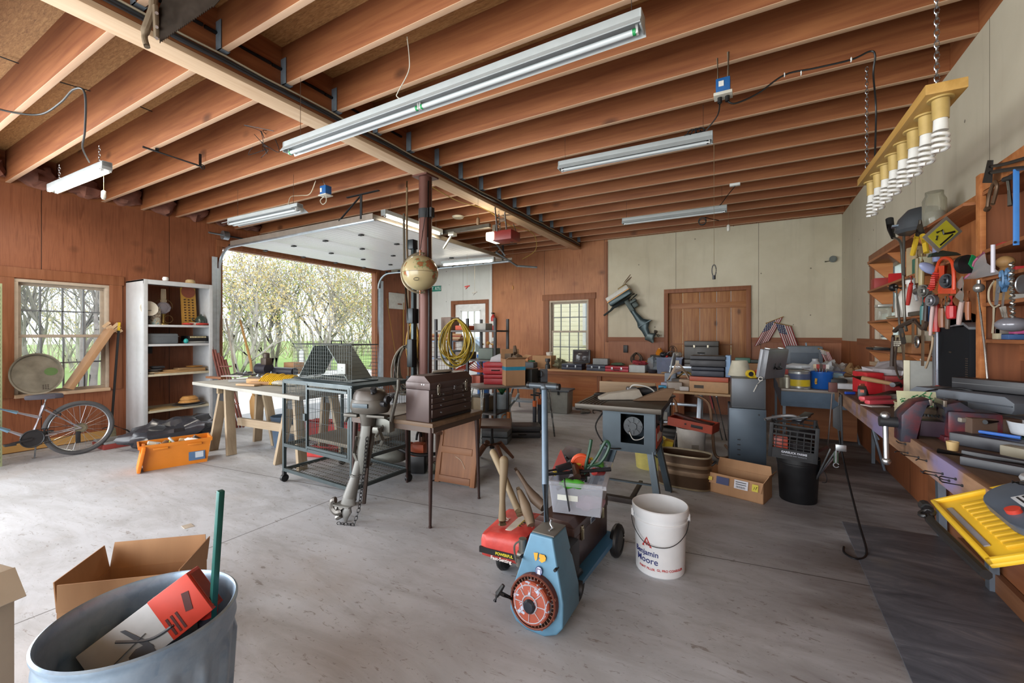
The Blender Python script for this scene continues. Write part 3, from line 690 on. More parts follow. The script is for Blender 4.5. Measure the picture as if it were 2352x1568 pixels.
b=B();b.lathe([(0,0),(.088,0),(.088,.006),(0,.008)],24,at=(.008,0,.49),m=rotm(0,pi/2));b.out('roundel',P('#8a4a34',.6),pq)
b=B()
for c in range(3):
 for i in range(9):b.box((.011,-.05+.05*c,.07+.038*i),(.006,.022,.018),r=(.3*((i*7+c)%3-1),0,0))
b.out('carved_lettering',P('#4a3018',.8),pq)
b=B();b.lathe([(.055,0),(.075,.03),(.07,.09),(.05,.12),(.045,.13),(.02,.145),(.0,.15)],20,cap0=True);tp=thing('teapot','dark green teapot at right end of the top shelf','teapot',onsh(ay(467),SHZ[0]));b.out('body',P('#3d4a44',.25,.3),tp)
b=B();b.sph((0,0,.155),.014);b.out('lid_knob',P('#3d4a44',.25,.3),tp)
b=B();b.torus((0,.075,.075),.04,.007,'X',16,6,-pi/2,pi/2);b.out('handle',M_DARK,tp)
b=B();b.tube([(0,-.06,.05),(0,-.10,.07),(0,-.115,.11)],[.014,.01,.007],8);b.out('spout',P('#3d4a44',.25,.3),tp)
for px,w,lab in((430,.12,'red cloth folded below the wooden plaque'),(463,.17,'red cloth lying in front of the teapot')):
 b=B();b.lump((0,0,.018),(.06,w/2,.018),px,.2);one('cloth',lab,'cloth',b,P('#b8382c',.8),onsh(ay(px),SHZ[0],-6.93))
bx1('carton','small white carton between the two red cloths, top shelf','box',P('#cfc9bf'),onsh(ay(446),SHZ[0],-6.95),(.06,.11,.04))
b=B();b.box((0,0,.07),(.2,.36,.14),bev=.025);b.box((0,0,.1),(.205,.37,.006));tb1=one('tool_case','long grey plastic tool case on the second shelf, white unit','case',b,P('#5f656b',.5),onsh(ay(372),SHZ[1]))
b=B();b.box((0,0,.07),(.22,.24,.075),bev=.006,r=(0,0,0));cz=thing('game_box','black printed box on the second shelf above a silver case','box',onsh(ay(452),SHZ[1]),0);b.out('carton_body',M_BLACK,cz)
b=B()
for i in range(11):b.box((.111,-.095+.019*i,.09),(.002,.011,.022))
b.out('print',P('#cbbd94',.6),cz)
bx1('flat_case','flat silver case under the black printed box','case',P('#a3a6a8',.35,.6),onsh(ay(452),SHZ[1]),(.2,.27,.031),bev=.008)
b=B();b.sph((0,0,.035),(.03,.03,.035));one('gadget','small teal knob beside the grey tool case, second shelf','knob',b,P('#2b9a98',.4),onsh(ay(425),SHZ[1],-6.92))
for i,(y0,dy,z,w,h,cc,rz,lab)in enumerate(((2.9,.62,.0,.16,.022,'#7a5c3c',.05,'long weathered board lowest on the third shelf'),(2.96,.5,.023,.12,.018,'#a07c50',-.04,'thin pale board second in the pile, third shelf'),(3.05,.36,.042,.14,.016,'#6b5540',.08,'short dark board on the pile, third shelf'))):
 bx1('board',lab,'board',WD(cc,'#b89468',1,2),onsh(y0,SHZ[2]+z,-6.98),(w,dy,h),rz,.003)
b=B();b.lathe([(0,0),(.09,.006),(.1,.016),(.09,.018),(0,.01)],22);one('wooden_plate','round wooden plate on top of the boards, third shelf','plate',b,WD('#a06a2c','#c08a48',0,2),onsh(3.1,SHZ[2]+.06,-6.98))
for i in range(3):
 b=B();b.lump((0,0,.017),(.1,.11-.015*i,.018),i+3,.25);one('folded_cloth',['brown cloth pad lowest at left of the third shelf','dark cloth in the middle at left of the third shelf','black cloth topmost at left of the third shelf'][i],'cloth',b,P(['#8d7c64','#3e3a38','#26262a'][i],.9),onsh(2.59+.03*i,SHZ[2]+.034*i,-6.97))
b=B();b.box((0,0,.04),(.02,.07,.12),bev=.005);one('outlet_box','black outlet box on the wall inside the white shelves','socket',b,M_BLACK,(XL+.012,ay(343,XL+.02),1.12))
for i,(r_,z,lab,mt)in enumerate(((.2,.0,'wide pewter tray lowest on the fourth shelf',M_GALV),(.17,.022,'dark tray second on the fourth shelf',P('#5e5650',.4,.6)),(.13,.044,'wooden bowl upside down on the trays, fourth shelf',WD('#a8743a','#c9985a',0,2)),(.11,.085,'smaller wooden bowl topmost, fourth shelf',WD('#a8743a','#c9985a',0,2)))):
 b=B();hgt=.02 if i<2 else.045
 b.lathe([(0,0),(r_*.8,.002),(r_,hgt),(r_*.95,hgt+.003),(r_*.78,.008),(0,.006)]if i<2 else[(r_,0),(r_,.008),(r_*.7,hgt),(0,hgt+.004)],28,sy=1,sx=.8);one('serving_tray' if i<2 else 'wooden_bowl',lab,'tray' if i<2 else 'bowl',b,mt,onsh(ay(436,-6.97),SHZ[3]+z,-6.99))
bx1('board','thin pale board lying at left on the fourth shelf','board',WD('#9a8058','#b59a70',1,2),onsh(2.73,SHZ[3],-6.98),(.2,.4,.012),.1,.003)
b=B();b.lump((0,0,.14),(.24,.46,.17),4,.4,24,14,3.4);one('trash_bag','black plastic bag slumped behind the orange tote','bag',b,P('#33343a',.22,0,.2),(-6.35,2.62,0.0))
tw=thing('storage_tote','orange plastic tote full of odds and ends on the floor by the white shelves','tote',(-5.33,2.19,0),radians(72))
M_ORG=P('#cf7a1f',.42,0,.12,6);M_ORGL=P('#d8781c',.45)
def tote(b,L,Wd,H,t=.006,fl=1.12):
 o0=[(-L/2,-Wd/2),(L/2,-Wd/2),(L/2,Wd/2),(-L/2,Wd/2)]
 def rg(s,z,ins=0):return[b._v(((x-(ins if x>0 else-ins))*s,(y-(ins if y>0 else-ins))*s,z))for x,y in o0]
 rings=[rg(1,0),rg(fl,H-.035),rg(fl*1.04,H-.035),rg(fl*1.05,H),rg(fl,H),rg(fl,H-.03),rg(1,.008,t)]
 b._f(rings[0][::-1])
 for a,c2 in zip(rings,rings[1:]):b.skin(a,c2)
 b._f(rings[-1])
b=B();tote(b,.52,.24,.26);b.out('bin',M_ORG,tw)
for xx in(-.13,.15):b=B();b.box((xx,-.151,.215),(.12,.012,.02),bev=.003);b.out('latch',M_ORG,tw)
lb=B();lb.box((.17,-.136,.085),(.14,.004,.09),r=(-.07,0,0));lb=lb.out('label',P('#4d6a8c',.4),tw)
b=B();b.box((.19,-.139,.095),(.07,.003,.06),r=(-.07,0,0))
b.out('label_print',P('#b9c2cc',.5),lb)
for i in range(12):
 lab=['yellow oil bottle','white rag','grey tube','brown wooden wedge','yellow-green bottle','silver can','dark clamp','tan block','orange packet','white bottle','steel bar','dark bracket'][i]
 mt=P(['#d8b93a','#c9c5bc','#7d7f82','#7a5a3c','#c3c04a','#a9acad','#33312e','#b5966a','#d87a2c','#d6d3cc','#8d9296','#4a4641'][i],.5)
 b=B();k=i%3
 if k==0:b.lathe([(.026,-.06),(.026,.04),(.01,.06),(.01,.075),(0,.075)],12,cap0=True)
 elif k==1:b.box((0,0,0),(.11,.05,.03),bev=.006)
 else:b.cyl((-.07,0,0),(.07,0,0),.012)
 one({'y':'bottle'}.get('',['bottle','scrap_block','metal_bar'][k]),'%s among the contents of the orange tote'%lab,['bottle','block','bar'][k],b,mt,V((-5.33,2.19,.215+.02*(i%2)))+Mx.Rotation(radians(72),3,'Z')@V((-.21+.038*i,-.04+.08*((i*5)%3)/2,0)),rot=(1.4 if k==0 else.2,.3*(i%3),i*1.3),group=None)
ld=B();ld.prism([(-.12,0),(.12,0),(.14,.2),(.1,.25),(-.1,.25),(-.14,.2)],.03,bev=.008);one('tote_cover','orange lid standing against the end of the orange tote','lid',ld,M_ORGL,(-5.36,1.90,0.002),rot=(radians(80),0,radians(-18)))
for i,(x,lab)in enumerate(((-5.36,'wooden sawhorse with black brackets under the left end of the plank table'),(-4.17,'wooden sawhorse with black brackets under the right end of the plank table'))):
 if i==0:
  sw=thing('sawhorse',lab,'sawhorse',(x,2.92,0),0,'sawhorses')
  M_2X4=WD('#8f7d66','#ab9a80',2,2,.7);M_2X4Y=WD('#7d6c56','#9d8b70',1,2,.7)
  b=B();b.box((0,0,.735),(.04,.62,.09),bev=.004);b.out('top_beam',M_2X4Y,sw)
  for sx in(-1,1):
   for sy in(-1,1):
    b=B();b.bar((sx*.2,sy*.26,.0),(sx*.045,sy*.21,.76),.1 if True else 0,.04,bev=.003,roll=0);b.out('leg',M_2X4,sw)
  for sy in(-1,1):b=B();b.prism([(-.09,.60),(.09,.60),(.045,.77),(-.045,.77)],.07,T(0,sy*.225+.035,0)@Mx.Rotation(pi/2,4,'X'));b.out('bracket',M_BLACK,sw)
 else:sw2=again(sw,lab,(x,2.98,0))
bx1('stretcher_board','grey two-by-four tying the two sawhorses together low down','board',WD('#8f7d66','#ab9a80',0,2,.7),(-4.77,2.84,.30),(1.06,.04,.09),.05)
M_GREYW=WD('#8d8c86','#b3b0a6',0,1.6,.7)
SZ=.79
b=B();b.prism([(-5.68,2.50),(-3.5,2.37),(-3.5,3.1),(-5.55,3.18)],.035,T(0,0,SZ-.005),.003);one('plank_tabletop','weathered grey board laid on two sawhorses as a table','tabletop',b,M_GREYW)
ST=SZ+.031
def onst(px,py,z=ST):return fz(px,py,z)
for i,(px,py,d,rz,cc,lab)in enumerate(((495,869,(.3,.06,.025),.1,'#7a4f30','brown wood strip at left end of the plank table'),(560,876,(.3,.1,.02),.5,'#8a8a88','flat grey bar on the plank table behind the brown strip'),(590,872,(.34,.09,.03),-.2,'#6b5a48','dark scrap board on the plank table'),(570,886,(.26,.08,.02),.2,'#a88a66','tan scrap of board near the front edge, plank table'),(605,884,(.26,.09,.035),.7,'#a98052','pale brown offcut under the yellow rope end'),(617,876,(.24,.12,.04),-.3,'#8c6238','reddish brown offcut beside the yellow rope'),(590,881,(.22,.06,.05),.35,'#b08a5c','short thick offcut in the middle of the plank table'),(540,865,(.3,.14,.01),.3,'#c3c3c0','sheet of white paper on the plank table'))):
 p=onst(px,py);bx1('scrap_board' if i!=7 else 'paper_sheet',lab,'board' if i!=7 else 'paper',WD(cc,cc,0,2)if i!=7 else P(cc),(p.x,p.y,ST+.001*i),d,rz,.003)
rc=thing('rope_coil','yellow rope coil hanging over the scrap wood on the plank table','rope',onst(645,882)+V((0,0,.012)),.2)
b=B();rr=random.Random(2)
for i in range(16):
 x=-.2+.026*i;b.tube(spline([(x,.1,.0),(x+.01,.02,.08+.02*rr.random()),(x+.02,-.08,.06),(x+.02,-.125-.01*rr.random(),.0),(x+.015,-.06,.01)],4),.008,5)
b.out('strands',P('#cfa71e',.7),rc)
mo=thing('motor','black electric motor with barrel body standing on the plank table','motor',onst(606,862),.1)
b=B();b.cyl((-.1,0,.09),(.1,0,.09),.075,n=20);b.cyl((-.11,0,.09),(-.1,0,.09),.06,n=20);b.out('barrel',P('#33323a',.4,.3),mo)
b=B();b.box((.05,0,.19),(.11,.1,.1),bev=.02);b.cyl((.05,0,.24),(.05,0,.29),.04,n=16);b.sph((.05,0,.29),(.04,.04,.02));b.out('head',P('#4a4038',.5,.3),mo)
b=B();b.box((0,0,.008),(.22,.14,.016));b.out('foot',M_DARK,mo)
b=B();b.cyl((-.22,0,.055),(.22,0,.055),.055,n=20);b.cyl((-.225,0,.055),(-.22,0,.055),.04);b.cyl((.22,0,.055),(.225,0,.055),.04);one('pipe','thick black tube lying on the plank table right of the motor','tube',b,P('#2a2c36',.4),onst(650,862),.1)
p=onst(688,860);bx1('carton','small brown cardboard box at the back of the plank table','box',M_CARD,(p.x-.2,p.y+.05,ST),(.22,.16,.16))
rr=random.Random(9)
for i in range(14):
 px,py=545+i*8+rr.uniform(-4,4),864+rr.uniform(-4,6);p=onst(px,py);b=B();k=i%4;mt=[M_DARK,P('#5a5650',.5,.5),M_GALV,P('#403a36',.6)][k]
 if k==0:b.tube(spline([(-.1,0,.01),(-.03,.05,.025),(.05,-.03,.02),(.11,.02,.01)],4),.009,6)
 elif k==1:b.bar((-.12,0,.012),(.12,.02,.02),.03,.018,.003)
 elif k==2:b.cyl((0,0,0),(0,0,.04),.03,.026,14);b.cyl((0,0,.04),(0,0,.055),.012)
 else:b.box((0,0,.02),(.14,.05,.04),bev=.008);b.cyl((.07,0,.02),(.13,0,.02),.01)
 one(['cable_piece','metal_bar','pulley','bracket'][k],'%s in the heap on the plank table, %s'%(['black cable end','steel bar','grey pulley','dark bracket'][k],['left of the motor','before the motor','beneath the motor','beside the black tube'][i//4]),['cable','bar','pulley','bracket'][k],b,mt,(p.x,p.y,ST+.002),rr.uniform(0,6),'odds and ends on the plank table')
b=B();b.lump((0,0,.03),(.16,.1,.03),8,.25);one('rag','crumpled grey rag at the right end of the plank table','rag',b,P('#a09c90',.9),onst(655,885))
oa=thing('oar','varnished wooden oar leaning by the open door','oar',(-6.50,3.70,0))
b=B();b.tube([(-.02,.0,.02),(-.05,0,.3),(-.25,.06,.95),(-.62,.1,1.6)],[.02,.022,.019,.017],8);b.out('shaft',WD('#a87f4a','#c79e66',2,2),oa)
b=B();b.prism([(-.05,.0),(.05,0),(.07,.2),(.06,.38),(.02,.46),(-.02,.46),(-.06,.38),(-.07,.2)],.016,T(0,.01,.0)@rotm(pi/2,-.12,.5),.006);b.out('blade',WD('#a87f4a','#c79e66',2,2),oa)
lw=thing('folded_lawn_chair','folded red-brown slatted lawn chair leaning at the left door jamb','chair',(-6.62,3.42,0),.5)
for i in range(5):b=B();b.bar((-.02+.035*i,.02*i,.0),(-.30+.03*i,.03*i,1.2-.05*i),.03,.02,.004);b.out('slat',WD('#6b3a32','#8c5348',2,2),lw)
for z in(.35,.9):b=B();b.bar((-.12-.2*(z-.35),.03,z),(.05-.2*(z-.35),.08,z),.03,.02,.004);b.out('rail',WD('#6b3a32','#8c5348',2,2),lw)
b=B();b.tube([(.0,0,0),(-.25,.05,.9),(-.42,.02,1.62)],.016,8);one('pole','pale wooden pole leaning outward at the left door jamb','pole',b,P('#cfc8bd',.6),(-6.72,3.58,0))
bl=thing('wastebasket','tall blue-grey plastic bin behind the right sawhorse','bin',(-5.02,3.2,0))
b=B();b.lathe([(0,0),(.11,0),(.15,.36),(.158,.37),(.148,.375),(.108,.01),(0,.01)],24);b.out('body',P('#4f6175',.5),bl)
# middle of the room
def open_box(L,Wd,H,t=.005,ins=0):
 b=B()
 b.box((0,0,t/2),(L,Wd,t))
 for s in(-1,1):b.box((0,s*(Wd/2-t/2),H/2),(L,t,H));b.box((s*(L/2-t/2),0,H/2),(t,Wd,H))
 return b
def flap(parent,p0,p1,direction,w,mat,name='flap',t=.004):
 """cardboard flap hinged on p0-p1 and reaching w along direction"""
 p0,p1,d=V(p0),V(p1),V(direction).normalized()*w;n=(p1-p0).cross(d).normalized()*t/2;b=B()
 q=[p0,p1,p1+d-(p1-p0)*.03,p0+d+(p1-p0)*.03];A=[b._v(x+n)for x in q];C=[b._v(x-n)for x in q]
 b._f(A);b._f(C[::-1])
 for i in range(4):b._f([A[i],A[(i+1)%4],C[(i+1)%4],C[i]])
 return b.out(name,mat,parent)
def toolcase(name,label,loc,rz,L,Wd,H,mat,group=None,latches=2,handle='front',lid=.3,trim=None,cat='tool case',rot=None,bev=.012):
 """lidded case: body, lid, latches, handle; front faces local -y"""
 t=thing(name,label,cat,loc,rz,group,rot)
 b=B();b.box((0,0,H*(1-lid)/2),(L,Wd,H*(1-lid)),bev=bev);b.out('body',mat,t)
 b=B();b.box((0,0,H*(1-lid/2)+.001),(L*1.005,Wd*1.01,H*lid-.004),bev=bev);b.out('lid',mat,t)
 for i in range(latches):
  x=(-.5+(i+.5)/latches)*L*.8 if latches>1 else 0
  b=B();b.box((x,-Wd/2-.004,H*(1-lid)),(.028,.008,.05),bev=.002);b.box((x,-Wd/2-.009,H*(1-lid)+.012),(.018,.006,.02),bev=.002);b.out('latch',trim or M_STEEL,t)
 b=B()
 if handle=='front':b.tube([(-.05,-Wd/2-.004,H*.35),(-.05,-Wd/2-.025,H*.35),(.05,-Wd/2-.025,H*.35),(.05,-Wd/2-.004,H*.35)],.008,6)
 elif handle=='top':b.tube([(-.06,0,H),(-.05,0,H+.03),(.05,0,H+.03),(.06,0,H)],.009,6)
 if handle:b.out('handle',M_BLACK,t)
 else:b.bm.free()
 return t
PX,PY=-3.08,3.56
po=thing('steel_post','round red-brown steel post holding up the ceiling beam','post',(PX,PY,0))
M_POST=P('#5d3a32',.45,.3,.12,4)
b=B();b.cyl((0,0,0),(0,0,3.07),.07,n=28);b.out('shaft',M_POST,po)
b=B();b.box((0,0,.008),(.24,.24,.016));b.box((0,0,3.068),(.2,.2,.018));b.out('plate',M_POST,po)
b=B();b.cyl((0,0,2.62),(0,0,2.72),.075,n=28);b.box((.09,-.02,2.67),(.06,.05,.1));b.out('clamp',M_DARK,po)
b=B();b.tube([(.085,-.05,3.0),(.08,-.055,2.4),(.09,-.05,1.7),(.082,-.05,.8),(.085,-.05,.1)],.009,6);b.out('conduit',M_BLACK,po)
jk=thing('lifting_jack','tall dark bar jack strapped to the left of the steel post','jack',(PX-.12,PY-.05,.62))
b=B();b.box((0,0,.85),(.032,.055,1.7),bev=.003);b.out('rail',P('#3f4a4d',.4,.6),jk)
b=B();b.box((.0,-.02,1.72),(.08,.08,.1),bev=.006);b.out('top_clamp',P('#22282b',.4,.5),jk)
b=B();b.box((0,-.03,.55),(.075,.08,.3),bev=.01);b.out('lower_mechanism',P('#22282b',.4,.5),jk)
b=B();b.box((0,-.02,.95),(.09,.1,.16),bev=.01);b.out('lifting_head',P('#22282b',.4,.5),jk)
b=B();b.tube([(-.02,-.06,.9),(-.06,-.08,1.4),(-.07,-.08,2.05)],.012,6);b.out('lever',P('#4c4438',.5,.5),jk)
b=B();b.lathe([(.0,0),(.06,.0),(.06,.04),(.035,.06),(.03,.4),(0,.4)],18,at=(-.05,-.02,-.1));b.out('base',M_DARK,jk)
b=B();b.tube(spline([(-.22,-.05,3.05),(-.21,-.06,2.4),(-.2,-.05,1.9),(-.19,-.06,1.2),(-.2,-.05,.7)]),.011,6);one('hanging_rod','thin brown rod hanging left of the steel post from the ceiling','rod',b,P('#6b553a',.6),(PX,PY,0))
g=thing('globe','old cream world globe hung in front of the steel post','globe',(-2.985,3.37,2.005),radians(20))
t=NT('globe_map');o=t.coord();f=t.noise(o,6.5,5,.55);xyz=t.sep(o)
c=t.ramp(f,[(.53,lin('#b0a07a')),(.56,lin('#7d8a60')),(.59,lin('#9a5638')),(.66,lin('#8f7049'))])
up=t.ramp(t.math('ADD',t.math('MULTIPLY',xyz[2],2.6),.62),[(.3,(0,0,0)),(.5,(1,1,1))]);c=t.mix(up,lin('#ac9d78'),c)
c=t.mix(t.math('LESS_THAN',t.math('ABSOLUTE',xyz[2]),.0022),c,lin('#5c4a34'));t.col(c);t.rough(.22)
b=B();b.sph((0,0,0),.183,40,24);b.out('ball',t.m,g)
b=B();b.torus((0,0,0),.203,.013,'Y',44,6,radians(75),radians(285));b.out('meridian',P('#8a7f6c',.3,.8),g)
b=B();b.cyl((0,0,.183),(0,0,.235),.012);b.cyl((0,0,-.183),(0,0,-.215),.012);b.out('pivot',P('#8c5a3c',.4,.6),g)
b=B();b.torus((.03,-.178,-.085),.028,.0025,'Y',20,4,m=Mx.Diagonal((1,.5,.5)));b.out('map_mark',M_DARK,g)
b=B();b.tube([(0,0,.235),(.01,.05,.45),(.02,.12,.7)],.004,5);b.out('hanger',M_DARK,g)
def cord_hank(name,label,loc,w,h,n,r,mats,seed,rz=0,rot=None,cat='hose',flat=.05):
 """hank of hose or cable hung over one point: loops of uneven size"""
 rr=random.Random(seed);t=thing(name,label,cat,loc,rz,None,rot);bs=[B()for _ in mats]
 for i in range(n):
  a,hh=w/2*rr.uniform(.55,1),h*rr.uniform(.75,1);off=rr.uniform(-flat,flat);tl=rr.uniform(-.15,.15)*w
  pts=[(a*sin(u)*(1 if u<pi else 1)*(.55+.45*sin(u/2)**.8)+tl*sin(u/2)**2,off+.012*sin(3*u+i),-hh*(1-cos(u))/2+.012*sin(i))for u in[2*pi*k/26 for k in range(26)]]
  bs[i%len(mats)].tube(pts,r,6,closed=True)
 for bb,mm in zip(bs,mats):bb.out('coils',mm,t)
 return t
M_YEL,M_YEL2,M_OLV=P('#b5982a',.5),P('#c7b04a',.5),P('#6d6630',.5)
cord_hank('hose_coil','large hank of yellow and olive hose hung over the rack by the back door',(-3.22,4.3,1.56),.44,.62,17,.0085,[M_YEL,M_YEL2,M_OLV],4,radians(29))
cord_hank('cord_hank','ochre cord hank hung on the left of the steel post',(PX-.3,PY+.15,1.52),.16,.55,12,.007,[P('#b08a35',.6),P('#8c6a2c',.6)],8,radians(29),cat='cord')
cord_hank('cable_coil','grey and black cable loops below the ochre cord, left of the post',(PX-.28,PY-.0,1.24),.34,.55,14,.009,[P('#4a4640',.5),P('#7d7668',.5),P('#3a352e',.5)],12,radians(29),cat='cable')
cg=thing('cage','dark green wheeled wire cage with open lower grid, middle of floor','cage',(-3.3,2.71,0),radians(-3))
M_CG=P('#3b4547',.4,.4,.12);M_WIRE=P('#4f5759',.4,.6,.1);CX,CY,CZ0,CZ1=.49,.31,.345,.935
b=B()
for sx in(-1,1):
 for sy in(-1,1):b.box((sx*CX,sy*CY,.5),(.026,.026,.87))
for z in(CZ0,CZ1,.115):
 for sy in(-1,1):b.box((0,sy*CY,z),(2*CX,.024,.03))
 for sx in(-1,1):b.box((sx*CX,0,z),(.024,2*CY,.03))
b.out('frame',M_CG,cg)
b=B();n=34
for i in range(1,n):
 x=-CX+2*CX*i/n
 for sy in(-1,1):b.cyl((x,sy*CY,CZ0),(x,sy*CY,CZ1),.0018,n=4,cap=False)
for i in range(1,22):
 y=-CY+2*CY*i/22
 for sx in(-1,1):b.cyl((sx*CX,y,CZ0),(sx*CX,y,CZ1),.0018,n=4,cap=False)
for z in(.45,.6,.72,.84):
 for sy in(-1,1):b.cyl((-CX,sy*CY,z),(CX,sy*CY,z),.0016,n=4,cap=False)
 for sx in(-1,1):b.cyl((sx*CX,-CY,z),(sx*CX,CY,z),.0016,n=4,cap=False)
b.out('side_bars',M_WIRE,cg)
b=B();b.box((-.12,-CY-.004,(CZ0+CZ1)/2),(.022,.02,CZ1-CZ0));b.box((CX-.03,-CY-.004,(CZ0+CZ1)/2),(.022,.02,CZ1-CZ0));b.box((.16,-CY-.004,CZ1-.04),(.56,.02,.02));b.box((.16,-CY-.004,CZ0+.03),(.56,.02,.02));b.box((-.13,-CY-.02,.64),(.03,.02,.06));b.out('door_frame',M_CG,cg)
for z,nm in((.36,'floor_grid'),(.12,'lower_grid')):
 b=B()
 for i in range(1,30):x=-CX+2*CX*i/30;b.cyl((x,-CY,z),(x,CY,z),.0022,n=4,cap=False)
 for i in range(1,9):y=-CY+2*CY*i/9;b.cyl((-CX,y,z-.004),(CX,y,z-.004),.0028,n=4,cap=False)
 b.out(nm,P('#5a564c',.6,.4),cg)
b=B();b.box((-.05,.06,.385),(.72,.4,.03));
b.out('litter_tray',P('#6f675a',.7,.2),cg)
b=B();b.box((0,0,CZ1+.012),(2*CX+.02,2*CY+.02,.014),bev=.003);b.out('top_panel',P('#45545a',.35,.3),cg)
for sx in(-1,1):
 for sy in(-1,1):
  b=B();b.box((sx*CX,sy*CY,.075),(.03,.03,.05));b.cyl((sx*CX-.015,sy*CY,.035),(sx*CX+.015,sy*CY,.035),.035,n=16);b.out('caster',M_BLACK,cg)
tr=thing('live_trap','long wire mesh animal trap with grey plates on top of the cage','trap',(-3.4,2.66,.955),radians(-3))
M_MESH=P('#6d7475',.4,.7,.1);TLx,TWy,TH=.43,.14,.325
b=B()
for i in range(27):
 x=-TLx+2*TLx*i/26
 for sy in(-1,1):b.cyl((x,sy*TWy,0),(x,sy*TWy,TH),.0014,n=4,cap=False)
 b.cyl((x,-TWy,TH),(x,TWy,TH),.0014,n=4,cap=False)
for i in range(11):
 z=TH*i/10
 for sy in(-1,1):b.cyl((-TLx,sy*TWy,z),(TLx,sy*TWy,z),.0014,n=4,cap=False)
 if i<10:
  for sx in(-1,1):b.cyl((sx*TLx,-TWy,z),(sx*TLx,TWy,z),.0014,n=4,cap=False)
for i in range(9):y=-TWy+2*TWy*i/8;b.cyl((-TLx,y,TH),(TLx,y,TH),.0014,n=4,cap=False)
b.out('mesh',M_MESH,tr)
b=B()
for z in(.004,TH):
 for sy in(-1,1):b.cyl((-TLx,sy*TWy,z),(TLx,sy*TWy,z),.005,n=6)
 for sx in(-1,1):b.cyl((sx*TLx,-TWy,z),(sx*TLx,TWy,z),.005,n=6)
b.out('rim',M_CG,tr)
M_PLATE=P('#6b736f',.5,.4,.12)
b=B();b.bar((-.36,0,.02),(-.13,0,.31),.26,.006,roll=0);b.out('door_plate',M_PLATE,tr)
b=B();b.bar((.07,0,.31),(.36,0,.02),.26,.006);b.out('door_plate',M_PLATE,tr)
b=B();b.box((.33,-.16,.12),(.11,.02,.09),bev=.006);b.box((.33,-.172,.13),(.03,.004,.006));b.box((.33,-.172,.105),(.03,.004,.006));b.out('bait_door',P('#8f9390',.5,.1),tr)
b=B();b.tube([(-.05,0,TH),(-.05,0,TH+.03),(.1,0,TH+.03),(.1,0,TH)],.006,6);b.bar((0,-.1,.01),(.28,-.1,.012),.08,.004);b.out('handle',M_DARK,tr)
for i,(x,y,z,lab)in enumerate(((-5.1,3.78,.0,'red plastic crate on the floor beyond the cage, at left'),(-4.75,3.85,.0,'red plastic crate beyond the cage, right of the first'),(-4.28,3.2,0,'low red box on the floor close behind the cage'))):
 t_=thing('plastic_crate',lab,'crate',(x,y,z),.3);b=open_box(.36,.26,.2 if i<2 else.08,.008);b.out('body',P('#b3302a',.45),t_)
 b=B();b.box((0,0,.2 if i<2 else.08),(.38,.015,.018));
 for s in(-1,1):b.box((0,s*.13,.19 if i<2 else.07),(.38,.014,.02));b.box((s*.18,0,.19 if i<2 else.07),(.014,.27,.02))
 b.out('rim',P('#a02722',.45),t_)
vc=thing('shop_vacuum','grey drum shop vacuum with brown wheels behind the cage','vacuum',(-3.32,3.28,0),radians(30))
b=B();b.lathe([(0,.06),(.17,.06),(.19,.34),(.195,.36),(.17,.40),(.14,.5),(0,.52)],26);b.out('drum',P('#7f8078',.5),vc)
for s in(-1,1):b=B();b.cyl((s*.19,-.02,.085),(s*.225,-.02,.085),.085,n=22);b.out('wheel',P('#5a3a2c',.6),vc)
b=B();b.tube(spline([(0,-.18,.28),(.1,-.35,.3),(.35,-.4,.22),(.6,-.3,.2),(.75,-.15,.12)]),.018,8);b.out('hose',M_BLACK,vc)
hb_=thing('storage_rack','dark steel rack of shelves beside the back door behind the hose','rack',(-3.65,5.25,0),radians(4))
b=B()
for x in(-.5,.05,.5):
 for y in(-.2,.2):b.box((x,y,.8),(.035,.035,1.6))
b.out('post',M_DARK,hb_)
for z in(.25,.62,1.0,1.42):b=B();b.box((0,0,z),(1.04,.44,.025));b.out('shelf',P('#4a4644',.5,.4),hb_)
RX=Mx.Translation((-3.65,5.25,0))@Mx.Rotation(radians(4),4,'Z')
rr=random.Random(21)
for i,(x,z,d,cc,nm,lab)in enumerate(((-.38,1.433,(.2,.2,.2),'#6b5a52','mantel_clock','brown rounded box on top of the steel rack by the back door'),(-.1,1.433,(.22,.25,.07),'#b34a2c','tool_tray','orange red tray on top of the rack by the back door'),(.2,1.433,(.2,.2,.1),'#9a9a96','metal_pan','grey pan on top of the rack behind the yellow hose'),(-.35,1.013,(.2,.24,.12),'#7d8fa0','parts_bin','blue-grey bin on the upper shelf of the rack, left'),(-.1,1.013,(.22,.24,.1),'#6d6460','parts_bin','brown-grey bin on the upper shelf of the rack, middle'),(.3,1.013,(.24,.24,.16),'#5e6a62','parts_bin','dark green bin on the upper shelf of the rack, right'),(-.25,.633,(.34,.24,.09),'#b5402a','strap_bundle','orange red strap bundle on the middle shelf of the rack'),(.12,.633,(.2,.22,.14),'#a34a30','parts_bin','rust red bin on the middle shelf of the rack'),(.38,.633,(.14,.2,.24),'#2f62a8','jerrycan','blue container on the middle shelf of the rack'),(-.3,.263,(.3,.3,.24),'#5a6468','parts_bin','grey bin low on the rack by the back door'),(.15,.263,(.34,.3,.2),'#7a6a50','carton','brown carton low on the rack by the back door'))):
 q=RX@V((x,0,z));bx1(nm,lab,nm.replace('_',' '),P(cc,.55),(q.x,q.y,z),d,.1*rr.uniform(-1,1),.012)
b=B()
for i in range(7):b.tube([(-.3+.03*i,-.1,.0),(-.05+.05*i,-.05,.16+.02*i),(.25+.02*i,.0,.1)],.008,5)
q=RX@V((-.05,-.12,.73));one('lawn_webbing','tangled orange webbing straps on the middle shelf of the rack','straps',b,P('#b8472c',.6),(q.x,q.y,q.z),0)
wc=thing('wire_crate','blue and white wire crate stacked with flat boards beyond the post','crate',(-4.95,6.15,0),.25)
b=B()
